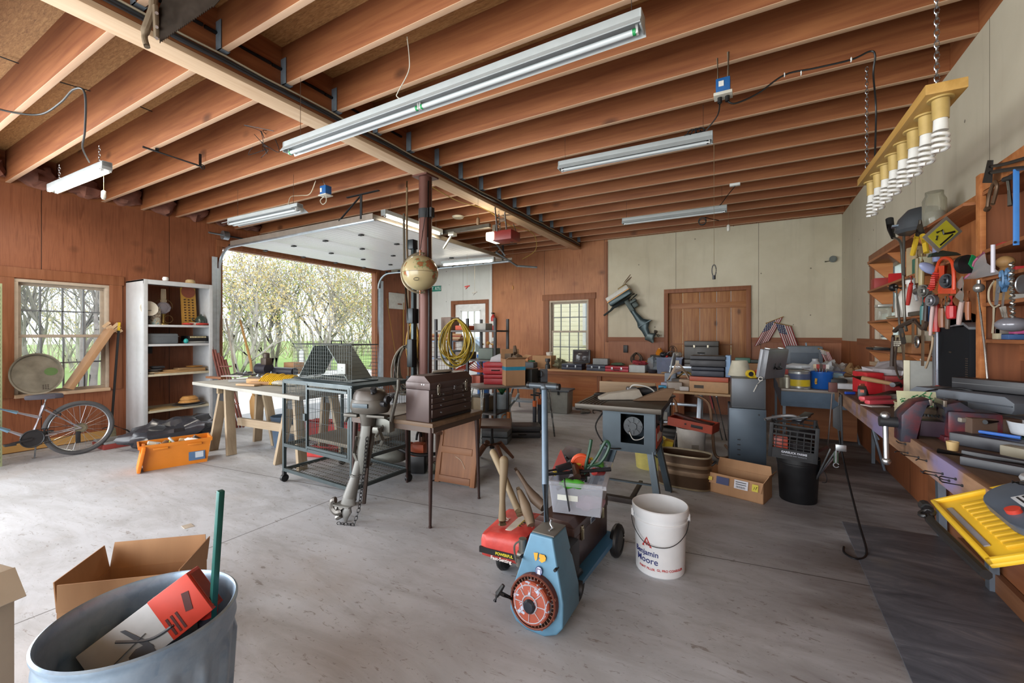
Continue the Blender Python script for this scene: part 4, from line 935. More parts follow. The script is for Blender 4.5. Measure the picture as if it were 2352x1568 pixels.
for z in(.02,.5,.95,1.25):
 for s in(-1,1):b.box((0,s*.3,z),(.7,.02,.02));b.box((s*.35,0,z),(.02,.6,.02))
for sx in(-1,1):
 for sy in(-1,1):b.box((sx*.35,sy*.3,.63),(.022,.022,1.26))
b.out('frame',P('#7d96b8',.4),wc)
b=B()
for i in range(15):
 x=-.34+.68*i/14;b.cyl((x,-.3,.02),(x,-.3,1.25),.003,n=4,cap=False)
for i in range(13):
 y=-.29+.58*i/12;b.cyl((.35,y,.02),(.35,y,1.25),.003,n=4,cap=False)
for k in range(16):z=.05+.078*k;b.cyl((-.35,-.3,z),(.35,-.3,z),.003,n=4,cap=False);b.cyl((.35,-.3,z),(.35,.3,z),.003,n=4,cap=False)
b.out('wire',P('#8c6a5a',.5,.4),wc)
for i in range(4):bx1('scrap_board',['long brown board lowest on the blue wire crate','pale board second on the blue wire crate','reddish board third on the blue wire crate','tan board topmost on the blue wire crate'][i],'board',WD(['#7a5236','#b59a78','#8c4a34','#b08a62'][i],['#8a6246','#c5aa88','#9c5a44','#c09a72'][i],0,2),(-4.95+.04*i,6.15,1.262+.031*i),(.8-.08*i,.3-.03*i,.03),.25+.1*i,.003)
bx1('storage_box','dark blue box standing inside the blue wire crate','box',P('#3c5684',.5),(-4.98,6.2,.03),(.4,.3,.3),.25)
bx1('storage_box','dull red box inside the blue wire crate above the blue one','box',P('#7d3a34',.5),(-4.96,6.2,.34),(.42,.3,.22),.3)
for i,(px,lab)in enumerate(((893,'thin bamboo stake leaning on the wall right of the open door'),(927,'yellow wooden folding rule hanging on the wall beyond the post'))):
 p=fx(px,800,XL+.03);b=B()
 if i==0:b.tube([(.12,.25,-1.2),(.0,-.1,.95)],.008,6)
 else:b.box((0,0,.35),(.012,.03,1.1),bev=.002)
 one('stake' if i==0 else 'folding_rule',lab,'stake' if i==0 else 'ruler',b,P('#a8823c',.6),(XL+.03 if i else XL+.06,p.y,1.25))
p0,p1=fx(893,640,XL+.02),fx(940,650,XL+.02);b=B();b.box((0,0,0),(.03,.5,.38),bev=.004);one('wall_cabinet','white board hung on the wall behind the globe, left','board',b,P('#c3c2bc',.5),(XL+.02,7.55,2.17))
b=B();b.box((.02,0,0),(.02,.13,.025),bev=.003);one('coat_hook','brown peg fixed on the white board behind the globe','hook',b,P('#7a4a34',.5),(XL+.03,7.62,2.1))
sg=thing('street_sign','green street name sign on the white wall behind the globe','sign',fy(1000,663,YB-.03),0)
b=B();b.box((0,0,0),(.34,.006,.13),bev=.002);b.out('plate',P('#1f7d6c',.35),sg)
text('ST. RTU',.1,P('#d5e3dc',.4),sg,(.01,-.004,0),bold=.002)
tbm=thing('work_table','brown wooden table on thin tapered steel legs under the tool chest','table',(-2.39,2.66,0))
b=B();b.box((0,0,.725),(.86,.64,.03),bev=.004);b.out('tabletop',WD('#5e4a38','#7a634c',0,2,.5),tbm)
b=B();b.box((-.2,-.05,.744),(.4,.5,.008),bev=.002);b.out('tabletop_pad',P('#a9a7a2',.5),tbm)
b=B();b.box((0,-.3,.695),(.8,.02,.05));b.box((0,.3,.695),(.8,.02,.05));b.box((.41,0,.695),(.02,.6,.05));b.box((-.41,0,.695),(.02,.6,.05));b.out('apron',P('#4a3a30',.5),tbm)
for sx in(-1,1):
 for sy in(-1,1):b=B();b.cyl((sx*.39,sy*.29,.70),(sx*.40,sy*.31,.012),.02,.010,14);b.cyl((sx*.40,sy*.31,0),(sx*.40,sy*.31,.014),.012,n=10);b.out('leg',P('#3d2c28',.4,.4),tbm)
ch=thing('tool_chest','dark brown machinist tool chest with small drawers on the table','tool chest',(-2.11,2.615,.741),pi/2)
M_CHB=P('#4a3c3a',.38,.25,.08,8);L_,D_,Hh=.52,.225,.33
b=B();b.box((0,.004,.115),(L_,D_-.008,.23),bev=.003);b.out('body',M_CHB,ch)
b=B();b.box((0,0,.257),(L_+.004,D_+.004,.05),bev=.004);b.prism([(-D_/2-.002,.282),(D_/2+.002,.282),(D_/2-.05,.33),(-D_/2+.05,.33)],L_+.004,Mx.Translation((-L_/2-.002,0,0))@Mx(((0,0,1,0),(1,0,0,0),(0,1,0,0),(0,0,0,1))),.004);b.out('lid',M_CHB,ch)
rows=[(.19,.028,2),(.152,.042,2),(.112,.034,1),(.06,.06,1)]
for zc,hgt,ncol in rows:
 for i in range(ncol):
  w=(L_-.03)/ncol;x=-L_/2+.015+w*(i+.5);b=B();b.box((x,-D_/2-.003,zc),(w-.005,.010,hgt-.004),bev=.003);d=b.out('drawer',P('#43342f',.35,.25),ch)
  for kx in((0,)if ncol==2 else(-.15,.15)):b=B();b.cyl((x+kx,-D_/2-.008,zc),(x+kx,-D_/2-.018,zc),.005,n=10);b.out('knob',M_STEEL,d)
b=B();b.box((0,-D_/2-.002,.013),(L_-.03,.004,.018));b.out('slot',M_BLACK,ch)
for x in(-.17,.17):b=B();b.box((x,-D_/2-.006,.225),(.026,.01,.05),bev=.002);b.torus((x,-D_/2-.012,.255),.014,.003,'Y',14,5);b.torus((x,-D_/2-.012,.195),.012,.003,'Y',14,5);b.out('latch',P('#a8a294',.3,.9),ch)
b=B();b.torus((.03,-D_/2-.004,.232),.009,.002,'Y',14,5);b.torus((.03,-D_/2-.004,.217),.011,.002,'Y',14,5);b.out('badge',M_STEEL,ch)
b=B()
for z in(.27,):b.cyl((-L_/2-.004,-.06,z),(-L_/2+.002,-.06,z),.005,n=8);b.cyl((-L_/2-.004,-.04,z),(-L_/2+.002,-.04,z),.005,n=8)
b.out('rivets',M_STEEL,ch)
b=B();b.lump((0,0,.01),(.05,.12,.012),3,.3);one('work_glove','grey work glove lying on top of the tool chest','glove',b,P('#8a8478',.9),(-2.12,2.66,1.073))
ob=thing('outboard_motor','old grey outboard motor clamped to the table with its chain on the floor','outboard motor',(-2.485,2.235,0),radians(10))
M_OBG=P('#4f4b45',.45,.3,.14,9);M_OBD=P('#55524c',.45,.5,.2)
def ell(b,secs,n=20):
 """loft of ellipses: (cx, cy, z, rx, ry)"""
 rings=[[b._v((cx+rx*cos(2*pi*i/n),cy+ry*sin(2*pi*i/n),z))for i in range(n)]for cx,cy,z,rx,ry in secs]
 for a,c2 in zip(rings,rings[1:]):b.skin(a,c2)
 b._f(rings[0][::-1]);b._f(rings[-1]);return b
b=B();ell(b,[(.02,.0,.795,.10,.09),(.02,0,.80,.14,.105),(.02,0,.83,.155,.12),(.02,0,.87,.15,.118),(.02,0,.895,.14,.11)]);b.out('lower_cowl',M_OBG,ob)
b=B();ell(b,[(.02,0,.895,.135,.105),(.02,0,.93,.13,.10),(.02,0,.96,.105,.085),(.02,0,.975,.06,.05)]);b.out('fuel_tank',P('#443e38',.4,.3),ob)
b=B();b.cyl((.1,-.06,.955),(.1,-.075,.985),.022,n=16);b.sph((.1,-.08,.95),.012);b.out('filler_cap',M_DARK,ob)
b=B();b.box((.02,-.115,.86),(.13,.012,.03),bev=.003);b.out('name_strip',P('#3d4c55',.4),ob)
b=B();b.cyl((.0,0,.7),(.0,0,.8),.05,.065,18);b.tube([(-.06,-.02,.77),(-.15,-.04,.76),(-.18,-.03,.72)],.012,6);b.box((-.12,-.02,.77),(.12,.07,.025),bev=.008);b.box((.1,-.02,.775),(.16,.07,.02),bev=.006);b.out('powerhead',M_OBD,ob)
b=B();b.tube([(.13,.0,.86),(.19,-.0,.89),(.21,.02,.94)],.01,6);b.tube([(.1,.05,.93),(.18,.06,.91),(.2,.03,.87)],.007,6);b.cyl((.18,-.03,.9),(.2,-.03,.9),.03,n=12);b.cyl((.14,-.04,.87),(.19,-.05,.87),.02,n=10);b.out('carburetor',M_DARK,ob)
b=B();b.tube([(.1,.03,.76),(.2,.0,.745),(.24,-.02,.85),(.28,-.03,.98),(.285,-.03,1.05)],[.014,.014,.013,.011,.014],8);b.out('tiller',M_OBD,ob)
b=B();ell(b,[(-.045,-.02,.345,.045,.03),(-.03,-.02,.42,.055,.04),(-.015,-.01,.55,.06,.05),(0,0,.66,.055,.05),(0,0,.71,.05,.045)],18);b.out('swivel_housing',P('#63635e',.5,.3),ob)
b=B();b.tube([(-.06,-.05,.62),(-.08,-.06,.5),(-.05,-.05,.42)],.012,6);b.box((.06,0,.67),(.1,.06,.05),bev=.015);b.tube([(.11,-.02,.69),(.13,.0,.6),(.10,.02,.56)],.014,8);b.cyl((.11,.05,.71),(.11,-.06,.63),.009);b.box((.09,.06,.705),(.16,.07,.12),bev=.012);b.out('clamp_bracket',P('#6f6f69',.4,.5),ob)
b=B();b.cyl((-.05,-.03,.44),(-.07,-.05,.34),.034,.032,16);b.torus((-.071,-.051,.335),.036,.005,'Z',20,6);b.cyl((-.071,-.05,.335),(-.10,-.08,.18),.032,.05,18);ell(b,[(-.108,-.09,.13,.066,.028),(-.10,-.085,.175,.052,.035),(-.095,-.08,.2,.042,.034)],18);b.out('drive_leg',P('#6f6f6b',.5,.2),ob)
b=B();b.prism([(-.075,.0),(.055,-.004),(.06,.008),(-.085,.010)],.1,Mx.Translation((-.115,-.045,.125))@Mx.Rotation(pi/2,4,'X'),.003);b.out('cavitation_plate',P('#7f7f7b',.4,.4),ob)
b=B();ell(b,[(-.12,-.1,.005,.012,.006),(-.118,-.1,.04,.026,.011),(-.112,-.098,.075,.044,.02),(-.108,-.095,.10,.032,.018),(-.108,-.09,.135,.036,.02)],16);b.out('gearcase',P('#7d7d7a',.35,.6),ob)
b=B()
for a in(.4,.4+2*pi/3,.4+4*pi/3):
 d=V((-.1*cos(a)*.4,.0,.055*sin(a)));b.tube([V((-.15,-.1,.08)),V((-.165,-.1,.08))+d*.6,V((-.2,-.105,.08))+d*1.0],[.015,.024,.02],8)
b.tube(spline([(-.145,-.1,.08),(-.19,-.11,.07),(-.225,-.11,.1),(-.225,-.11,.145),(-.205,-.105,.155)]),[.02]*3+[.026]*12+[.024]*10,8);b.out('propeller',P('#6a6762',.4,.5),ob)
b=B();b.tube([(.05,-.02,.7),(.03,-.05,.4),(.01,-.06,.14)],.014,6);b.out('shift_rod',P('#3d322c',.5,.4),ob)
b=B();chain(b,(.03,-.05,.62),(.02,-.07,.38),.035,.012,.003);chain(b,(.02,-.07,.38),(-.0,-.1,.12),.035,.012,.003);chain(b,(0,-.1,.12),(-.02,-.13,.012),.035,.012,.003);chain(b,(-.02,-.13,.01),(-.15,-.15,.01),.035,.012,.003);b.out('chain',M_DARK,ob)
wp=thing('cabinet_door','old framed wooden cabinet door standing under the brown table','panel',(-2.37,3.14,0),radians(4),rot=(radians(-10),0,radians(4)))
M_OLDW=WD('#6f452a','#8d5f3c',2,2,.5);M_OLDX=WD('#6f452a','#8d5f3c',0,2,.5)
b=B();b.box((0,0,.33),(.38,.018,.6));b.out('panel',M_OLDW,wp)
for s in(-1,1):b=B();b.box((s*.19,-.004,.33),(.05,.03,.66),bev=.004);b.out('stile',M_OLDW,wp)
for z in(.04,.30,.63):b=B();b.box((0,-.008,z),(.33,.03,.06),bev=.004);b.out('rail',M_OLDX,wp)
b=B();b.tube(spline([(-.02,-.012,.25),(.05,-.014,.22),(.1,-.014,.15)]),.0018,4);b.out('chalk_mark',P('#c9bda8',.8),wp)
for i,(px,py,lab)in enumerate(((1063,1100,'grey-green worn shoe at the right foot of the cabinet door'),(1000,1085,'grey-green shoe under the table by the leaf blower'))):
 p=fz(px,py);b=B();b.lump((0,0,.045),(.045,.11,.05),i+2,.25);b.tube([(-.03,.05,.08),(.0,.07,.1),(.03,.05,.08)],.008,5);one('shoe',lab,'shoe',b,P('#6d6f62',.8),p,.4)
lb=thing('leaf_blower','orange and black leaf blower standing under the table','leaf blower',fz(962,1085),.4)
b=B();b.box((0,0,.1),(.16,.13,.2),bev=.03);b.out('base',M_BLACK,lb)
b=B();b.box((.0,.0,.23),(.15,.14,.14),bev=.04);b.tube([(-.07,0,.3),(-.1,0,.2),(-.09,0,.1)],.014,6);b.out('housing',P('#b5522a',.45),lb)
b=B();b.torus((0,0,.34),.07,.012,'X',20,6,0,pi);b.tube(spline([(.08,.05,.05),(.25,.1,.02),(.35,-.1,.012),(.2,-.25,.01)]),.006,5);b.out('handle',M_BLACK,lb)
sl=thing('swivel_stool','low wooden swivel chair base with square seat and splayed legs','stool',(-2.42,3.86,0),.5)
b=B();b.box((0,0,.425),(.42,.4,.03),bev=.01);b.out('seat',WD('#4f3d36','#66524a',0,2,.5),sl)
b=B();b.cyl((0,0,.2),(0,0,.42),.014);b.cyl((0,0,.16),(0,0,.26),.028,.02,14);b.out('spindle',M_DARK,sl)
M_STW=WD('#6a4534','#835a44',0,2,.5)
for k in range(4):
 a=pi/2*k+.6;b=B();b.tube([(0,0,.2),(.1*cos(a),.1*sin(a),.2),(.27*cos(a),.27*sin(a),.015)],[.024,.028,.016],8);b.out('leg',M_STW,sl)
slb=thing('slatted_chair','brown wooden chair with slatted back behind the tool chest','chair',(-2.66,3.42,0),radians(62))
M_CHW=WD('#4a342a','#6a4c3a',2,2,.5)
for s in(-1,1):b=B();b.bar((s*.19,.17,0),(s*.2,.24,.94),.035,.04,.006);b.out('back_post',M_CHW,slb);b=B();b.bar((s*.19,-.18,0),(s*.19,-.18,.43),.035,.035,.005);b.out('leg',M_CHW,slb)
b=B();b.box((0,.235,.9),(.42,.025,.09),bev=.008);b.out('crest_rail',M_CHW,slb)
for i in range(6):b=B();b.bar((-.14+.056*i,.2,.46),(-.14+.056*i,.235,.86),.018,.012,.003);b.out('slat',M_CHW,slb)
b=B();b.box((0,0,.44),(.42,.42,.03),bev=.01);b.out('seat',M_CHW,slb)
ec=thing('engine_cart','blue walk-behind engine cart with paint-flaked red pull starter','cart',(-.86,1.915,0),radians(-1))
M_BLUE=P('#57829c',.42,.15,.2,10);M_BLUED=P('#3c6f93',.4,.15,.14,10)
hs_f=[(-.062,.425),(.055,.425),(.125,.16),(.128,.06),(.10,.025),(.04,.0),(-.05,0),(-.11,.02),(-.145,.065),(-.145,.14)]
b=B();A=[b._v((x,-.10-.06*(1-z/.425),z))for x,z in hs_f];k2=[b._v((x*.98,.06,z*.98+.005))for x,z in hs_f];b._f(A);b._f(k2[::-1]);b.skin(A,k2)
es=list({e for f in b.bm.faces for e in f.edges});bmesh.ops.bevel(b.bm,geom=es,offset=.009,segments=3,profile=.6,affect='EDGES')
b.out('housing',M_BLUE,ec,40)
sl_=atan2(.06,.425)
SM=Mx.Translation((0,-.155,.0))@Mx.Rotation(pi/2-sl_*1.0,4,'X')
def fp(x,z,off=0):return Mx.Translation((x,-.10-.06*(1-z/.425)-off,z))@Mx.Rotation(pi/2-sl_,4,'X')
b=B();b.lathe([(.116,0),(.116,.034),(.112,.038),(.107,.036),(.107,.004)],36,m=fp(-.012,.145));gr=b.out('starter_ring',P('#6d3a2c',.6,.3,.3),ec)
b=B()
for i in range(36):a=2*pi*i/36;b.box((.099*cos(a),.099*sin(a),.014),(.016,.004,.028),r=(0,0,a))
bb=b.out('fins',P('#7a5a4a',.5,.5,.3),gr);bb.matrix_local=fp(-.012,.145)
t=NT('flaked_red_paint');o=t.coord();f=t.noise(o,26,5,.6,1.2);t.col(t.ramp(f,[(.55,lin('#9a4a36')),(.57,lin('#a9b8cc'))],'CONSTANT'));t.rough(.5)
b=B();b.lathe([(.092,0),(.092,.05),(.086,.058),(.0,.062)],36,m=fp(-.012,.145));b.out('starter_cover',t.m,ec)
b=B();b.torus((0,0,0),.036,.003,'Z',30,5);b.torus((0,0,-.004),.078,.0025,'Z',40,5)
for i in range(8):a=2*pi*i/8;b.cyl((.036*cos(a),.036*sin(a),-.001),(.075*cos(a),.075*sin(a),-.004),.0022,n=5)
cr_=b.out('cover_ribs',P('#a8a6ae',.5),ec);cr_.matrix_local=fp(-.012,.145)@Mx.Translation((0,0,.063))
b=B();b.lathe([(.03,0),(.03,.01),(.022,.018),(0,.02)],20,m=fp(-.012,.145,.058));b.out('hub_cap',P('#2c3038',.3,.4),ec)
for a in(.35,1.75,2.9,5.2,5.9):b=B();q=fp(-.012,.145)@V((.112*cos(a),.112*sin(a),.02));b.cyl(q,q+V((0,-.012,0)),.008,n=6);b.out('bolt',P('#8c5a4a',.5,.4),ec)
b=B();b.tube([(-.11,-.17,.13),(-.15,-.2,.155),(-.165,-.21,.165)],.010,8);b.tube([(-.185,-.22,.125),(-.172,-.215,.16),(-.15,-.2,.2)],[.009,.013,.009],8);b.out('pull_grip',M_BLACK,ec)
b=B()
b.prism([(-.036,.012),(-.014,.016),(-.016,-.012),(-.024,-.022),(-.03,-.012)],.0012);b.prism([(-.006,.014),(.02,.014),(.028,.004),(.026,-.010),(.008,-.022),(-.008,-.014),(-.0,-.006),(-.008,.0)],.0012)
bb=b.out('number_decal',P('#d89a2a',.6),ec);bb.matrix_local=fp(.004,.335,.0095)
b=B();b.lathe([(0,.0015),(.017,.0015),(.017,0)],24,sy=1.15);b2=b.out('emblem',P('#c9ccd6',.4),ec);b2.matrix_local=fp(.0,.275,.0095)
b=B();b.torus((0,0,.001),.0165,.0018,'Z',26,5,m=Mx.Diagonal((1,1.15,1)));b.box((0,.008,.001),(.02,.003,.002));b.box((-.010,-.003,.001),(.003,.018,.002));b.box((.010,-.003,.001),(.003,.018,.002));bb=b.out('emblem_outline',P('#3a4a7d',.4),ec);bb.matrix_local=fp(.0,.275,.0105)
for x,z in((-.115,.31),(.095,.30)):b=B();b.cyl((x*.86,-.10,z),(x*.86,-.135,z),.007,n=8);b.out('screw',M_DARK,ec)
b=B();b.box((0,-.02,.428),(.115,.14,.006),bev=.002);b.out('top_plate',P('#6f6c66',.6,.3),ec)
b=B();b.tube(spline([(.01,-.05,.43),(.02,-.03,.44),(.03,-.04,.445),(.012,-.03,.46),(.018,-.03,.48)]),.0055,6);b.out('throttle_lever',M_STEEL,ec)
b=B();b.tube([(-.035,.03,.36),(-.07,.08,.60),(-.155,.245,1.07)],[.019,.018,.017],12);hd_=b.out('handle_pole',P('#56697a',.4,.2),ec)
b=B();b.cyl((-.255,.245,1.083),(-.07,.245,1.083),.016,n=12);b.sph((-.155,.245,1.075),.024);b.out('crossbar',P('#4a5259',.4,.4),hd_)
for s,dx in((-1,0),(1,0)):b=B();b.cyl((-.1625+s*.085,.245,1.083),(-.1625+s*.1,.245,1.083),.018,n=12);b.out('end_cap',M_BLACK,hd_)
for sx,nm in((-.155,0),(.09,1)):
 b=B();b.bar((sx*.9+.0,.06,.12),(sx*.9+(.02 if sx>0 else 0),.8,.12),.05,.035,.003);b.out('rail',M_BLUED,ec)
b=B();b.box((-.03,.4,.135),(.30,.62,.012));b.bar((-.45,.36,.14),(.0,.36,.14),.12,.02);b.box((-.33,.33,.145),(.3,.42,.014));b.out('deck',M_BLUED,ec)
for x,y,r_ in((-.40,.23,.085),(.07,.14,.09),(.12,.7,.1),(-.17,.72,.1)):
 b=B();b.torus((x,y,r_),r_-.026,.026,'X',28,10);w=b.out('wheel',M_BLACK,ec);b=B();b.cyl((x-.02,y,r_),(x+.02,y,r_),r_-.04,n=20);b.out('hub',P('#5a5c5e',.5,.5),w)
b=B();b.box((-.11,-.02,.26),(.06,.08,.1),bev=.01);b.cyl((-.13,-.05,.3),(-.13,-.05,.36),.02,n=12);b.cyl((-.17,-.02,.26),(-.13,-.02,.26),.022,n=12);b.cyl((-.15,-.05,.22),(-.15,-.05,.26),.015,n=10);b.box((-.15,.02,.22),(.06,.06,.05),bev=.01);b.tube(spline([(-.12,-.06,.36),(-.16,-.08,.33),(-.15,-.08,.25)]),.005,5);b.tube(spline([(-.13,-.07,.22),(-.16,-.05,.17),(-.13,.0,.13)]),.007,5);b.out('carburetor',P('#77756f',.4,.7),ec)
b=B();b.box((0,.1,.19),(.18,.14,.28),bev=.03);b.cyl((.07,.08,.12),(.12,.1,.11),.035,n=16);b.out('engine_block',M_DARK,ec)
cb=thing('concrete_bag','red paper bag of fast-setting concrete lying on the blue cart','bag',(-1.16,2.10,.165),radians(4))
b=B();b.box((0,0,.075),(.27,.36,.15),bev=.045)
from mathutils import noise as _nz
for v in b.bm.verts:v.co+=v.normal*0+V((0,0,.02*_nz.noise(v.co*9)))
t=NT('red_paper_sack');o=t.coord();f=t.noise(o,9,5);t.col(t.ramp(f,[(.3,lin('#a5302b')),(.7,lin('#c94a42'))]));t.rough(.45);t.bump(t.noise(o,25,4),.4,.006)
b.out('sack',t.m,cb,60)
b=B();b.box((0,-.178,.055),(.26,.012,.03));b.out('black_band',M_BLACK,cb)
text('POWERFUL',.02,P('#c9bb2e',.6),cb,(.02,-.186,.055),bold=.0006)
text('Fast-Setting',.026,P('#e0d8d4',.6),cb,(.0,-.183,.026),bold=.0004)
b=B();b.box((.015,.02,.149),(.055,.25,.003));b.out('white_panel',P('#cfc9be',.6),cb)
b=B();b.box((.05,.05,.1495),(.04,.19,.003));b.out('yellow_panel',P('#c9a63c',.6),cb)
text('CONCRETE',.036,M_BLACK,cb,(.05,.05,.152),(0,0,pi/2),bold=.0008)
text('Setting',.034,P('#dcd6d0',.6),cb,(.1,.02,.150),(0,0,pi/2),bold=.0004)
text('MIX',.04,P('#d8d0c8',.6),cb,(-.06,.0,.151),(0,0,pi/2),bold=.0006)
for i,(pts,rr_,cc,lab,nm)in enumerate((([(-1.20,2.02,.325),(-1.205,2.03,.45),(-1.215,2.05,.50),(-1.225,2.08,.60),(-1.23,2.09,.655)],[.024,.016,.018,.024,.026],'#7a6a52','turned wooden handle standing upright on the red bag','wooden_club'),([(-1.13,2.1,.36),(-1.25,2.17,.48),(-1.37,2.24,.60),(-1.41,2.26,.635)],[.020,.019,.023,.021],'#86765c','round-ended wooden paddle handle slanting left over the red bag','wooden_club'),([(-1.25,2.26,.56),(-1.16,2.22,.49),(-1.09,2.2,.43),(-1.02,2.18,.4)],[.010,.014,.032,.028],'#5c4c3e','dark wooden paddle blade lying between red bag and tool box','wooden_paddle'),([(-1.2,2.2,.47),(-1.12,2.14,.40),(-1.05,2.08,.33)],[.012,.03,.024],'#7d6c58','grey-brown wooden paddle blade resting on the red bag','wooden_paddle'))):
 b=B();b.tube(spline(pts,4),[v for k in range(len(rr_)-1)for v in[rr_[k]+(rr_[k+1]-rr_[k])*j/4 for j in range(4)]]+[rr_[-1]],12);b.sph(pts[-1],rr_[-1],12,8)if i<2 else None
 one(nm,lab,'tool',b,WD(cc,cc,0,1.5,.6))
tbx=thing('tool_box','large brown steel tool box on the blue engine cart','tool box',(-.905,2.335,.142),radians(88))
M_TBX=P('#44302a',.35,.3,.2,6)
b=B();b.box((0,0,.085),(.52,.225,.17),bev=.006);b.out('body',M_TBX,tbx)
b=B();b.box((0,0,.2),(.526,.232,.052),bev=.004);b.prism([(-.116,.226),(.116,.226),(.085,.256),(-.085,.256)],.526,Mx.Translation((-.263,0,0))@Mx(((0,0,1,0),(1,0,0,0),(0,1,0,0),(0,0,0,1))),.004);b.out('lid',M_TBX,tbx)
for x in(-.16,.16):b=B();b.box((x,-.119,.17),(.024,.01,.075),bev=.002);b.box((x,-.125,.165),(.014,.006,.06),bev=.002);b.out('latch',P('#a59a80',.3,.9),tbx)
b=B();b.box((0,-.1175,.185),(.07,.004,.035),bev=.001);lbl=b.out('name_plate',M_STEEL,tbx);b=B();b.box((0,-.120,.185),(.055,.003,.02));b.out('name_plate_print',P('#2c3a5a',.4),lbl)
b=B();b.tube([(-.27,-.05,.13),(-.29,-.05,.12),(-.29,.05,.12),(-.27,.05,.13)],.007,6);b.out('handle',M_DARK,tbx)
tu=thing('clear_tub','clear plastic tub heaped with hand tools on the brown tool box','tub',(-.86,2.34,.405),radians(12))
M_CLR=GL('#dcdfe6',.12,.2)
def open_tub(b,L,Wd,H,t=.004,fl=1.12,lip=.018):
 o0=[(-L/2,-Wd/2),(L/2,-Wd/2),(L/2,Wd/2),(-L/2,Wd/2)]
 def rg(s,z,g_=0):return[b._v((x*s+(g_ if x>0 else-g_),y*s+(g_ if y>0 else-g_),z))for x,y in o0]
 rs=[rg(1,0),rg(fl,H-.02),rg(fl,H-.02,lip),rg(fl,H,lip),rg(fl,H,-t),rg(1,t,-t)]
 b._f(rs[0][::-1])
 for a,c2 in zip(rs,rs[1:]):b.skin(a,c2)
 b._f(rs[-1])
b=B();open_tub(b,.255,.37,.18);b.out('tub_body',M_CLR,tu)
b=B();b.box((-.045,-.198,.09),(.11,.003,.03),r=(.06,0,0));b.out('paper_label',P('#c9ccc4',.7),tu)
TU=Mx.Translation((-.86,2.34,.405))@Mx.Rotation(radians(12),4,'Z')
def tin(name,label,cat,b,mat,p=(0,0,0),rot=(0,0,0)):
 q=TU@V(p);e=(Mx.Rotation(radians(12),3,'Z')@Euler(rot).to_matrix()).to_euler();return one(name,label,cat,b,mat,q,rot=tuple(e))
b=B();b.cyl((0,-.2,0),(0,.16,0),.009,n=8);b.cyl((-.045,-.2,0),(.045,-.2,0),.018,n=12);h_=thing('hammer','steel hammer slung across the front of the clear tub','hammer',TU@V((-.06,-.12,.2)),rot=(.1,.25,radians(-62)))
b.bm.free();b=B();b.tube([(0,.24,.0),(0,-.12,0)],[.012,.009],8);b.out('handle',M_DARK,h_);b=B();b.cyl((-.05,.05,0),(.05,.05,0),.02,n=14);b.cyl((-.075,.05,0),(-.05,.05,0),.013,n=12);b.out('head',P('#5a4438',.4,.8),h_)
b=B();b.bar((0,0,0),(.03,0,-.17),.022,.006,.002);tin('flat_bar','flat steel bar hanging down the front face of the clear tub','bar',b,M_DARK,(-.06,-.218,.2))
b=B();b.prism([(-.13,0),(.13,-.02),(.12,.07),(.04,.1),(-.13,.055)],.002,rotm(pi/2,0,0));tin('hand_saw','hand saw blade standing up at the back left of the tub','saw',b,P('#7d7d7d',.35,.8),(-.07,.06,.17),(0,-1.2,.3))
b=B();b.prism([(-.06,0),(.06,0),(0,.14)],.003,rotm(pi/2,0,0));tin('plumb_flag','dull red metal triangle at the left rim of the tub','triangle',b,P('#9a4640',.5),(-.115,-.02,.16),(0,0,.3))
b=B();b.torus((0,0,0),.045,.012,'Y',24,8);b.cyl((0,-.012,0),(0,.012,0),.04,n=22);tin('tape_reel','orange and black tape reel among the tools in the tub','reel',b,P('#c9502c',.5),(.0,-.02,.235),(.3,0,.3))
b=B();b.tube(spline([(0,0,-.09),(.0,0,0),(.02,0,.09),(.03,0,.15)]),.01,6);b.tube(spline([(0,0,-.0),(.08,0,.02),(.13,0,.11),(.11,0,.14),(.06,0,.05),(.0,0,-.03)]),.009,6);tin('pruner','dark green handled pruner in the middle of the tub','pruner',b,P('#143f2a',.45),(.03,-.03,.22),(0,.0,.2))
b=B();b.tube([(-.02,-.12,0),(.0,.02,.03),(.03,.12,.06)],[.014,.015,.008],8);tin('screwdriver','yellow handled screwdriver sticking out to the left of the tub','screwdriver',b,P('#b5a02c',.5),(-.04,-.05,.19),(0,0,-.7))
b=B();b.lump((0,0,0),(.07,.025,.025),3,.3);tin('green_clip','bright green plastic clip over the front rim of the tub','clip',b,P('#3f8f2a',.45),(-.02,-.2,.17))
b=B();b.lump((0,0,0),(.03,.03,.015),5,.3);tin('green_stopper','green plastic stopper at the far right rim of the tub','cap',b,P('#4f9a3c',.45),(.09,.15,.18))
rr=random.Random(4)
for i in range(14):
 x,y=rr.uniform(-.1,.1),rr.uniform(-.14,.16);b=B();k=i%4
 if k==0:b.tube([(-.07,0,0),(.07,0,.01)],.008,6);b.torus((.085,0,.01),.016,.006,'Z',12,5)
 elif k==1:b.box((0,0,0),(.09,.03,.03),bev=.006);b.tube([(.04,0,0),(.1,.02,.02)],.006,5)
 elif k==2:b.tube([(-.07,-.015,0),(0,0,.01),(.07,.02,0)],.009,6);b.tube([(-.07,.015,0),(0,0,.01),(.07,-.02,0)],.009,6)
 else:b.cyl((-.05,0,0),(.05,0,0),.022,n=12)
 nm=['wrench','pliers_holder','pliers','socket'][k];cc=['#4a4a4c','#2c2c30','#3a3230','#6d6f72'][k]
 if i in(3,7):cc='#b5342c'
 tin(nm.replace('pliers_holder','chisel'),'%s in the clear tub, %s'%(['open wrench','black chisel','dark pliers','steel socket' if cc!='#b5342c' else 'red socket'][k],['front layer','second layer','third layer','far end'][i//4]),['wrench','chisel','pliers','socket'][k],b,P(cc,.4,.5),(x,y,(.125+.008*i)),(rr.uniform(-.4,.4),rr.uniform(-.4,.4),rr.uniform(0,6)))
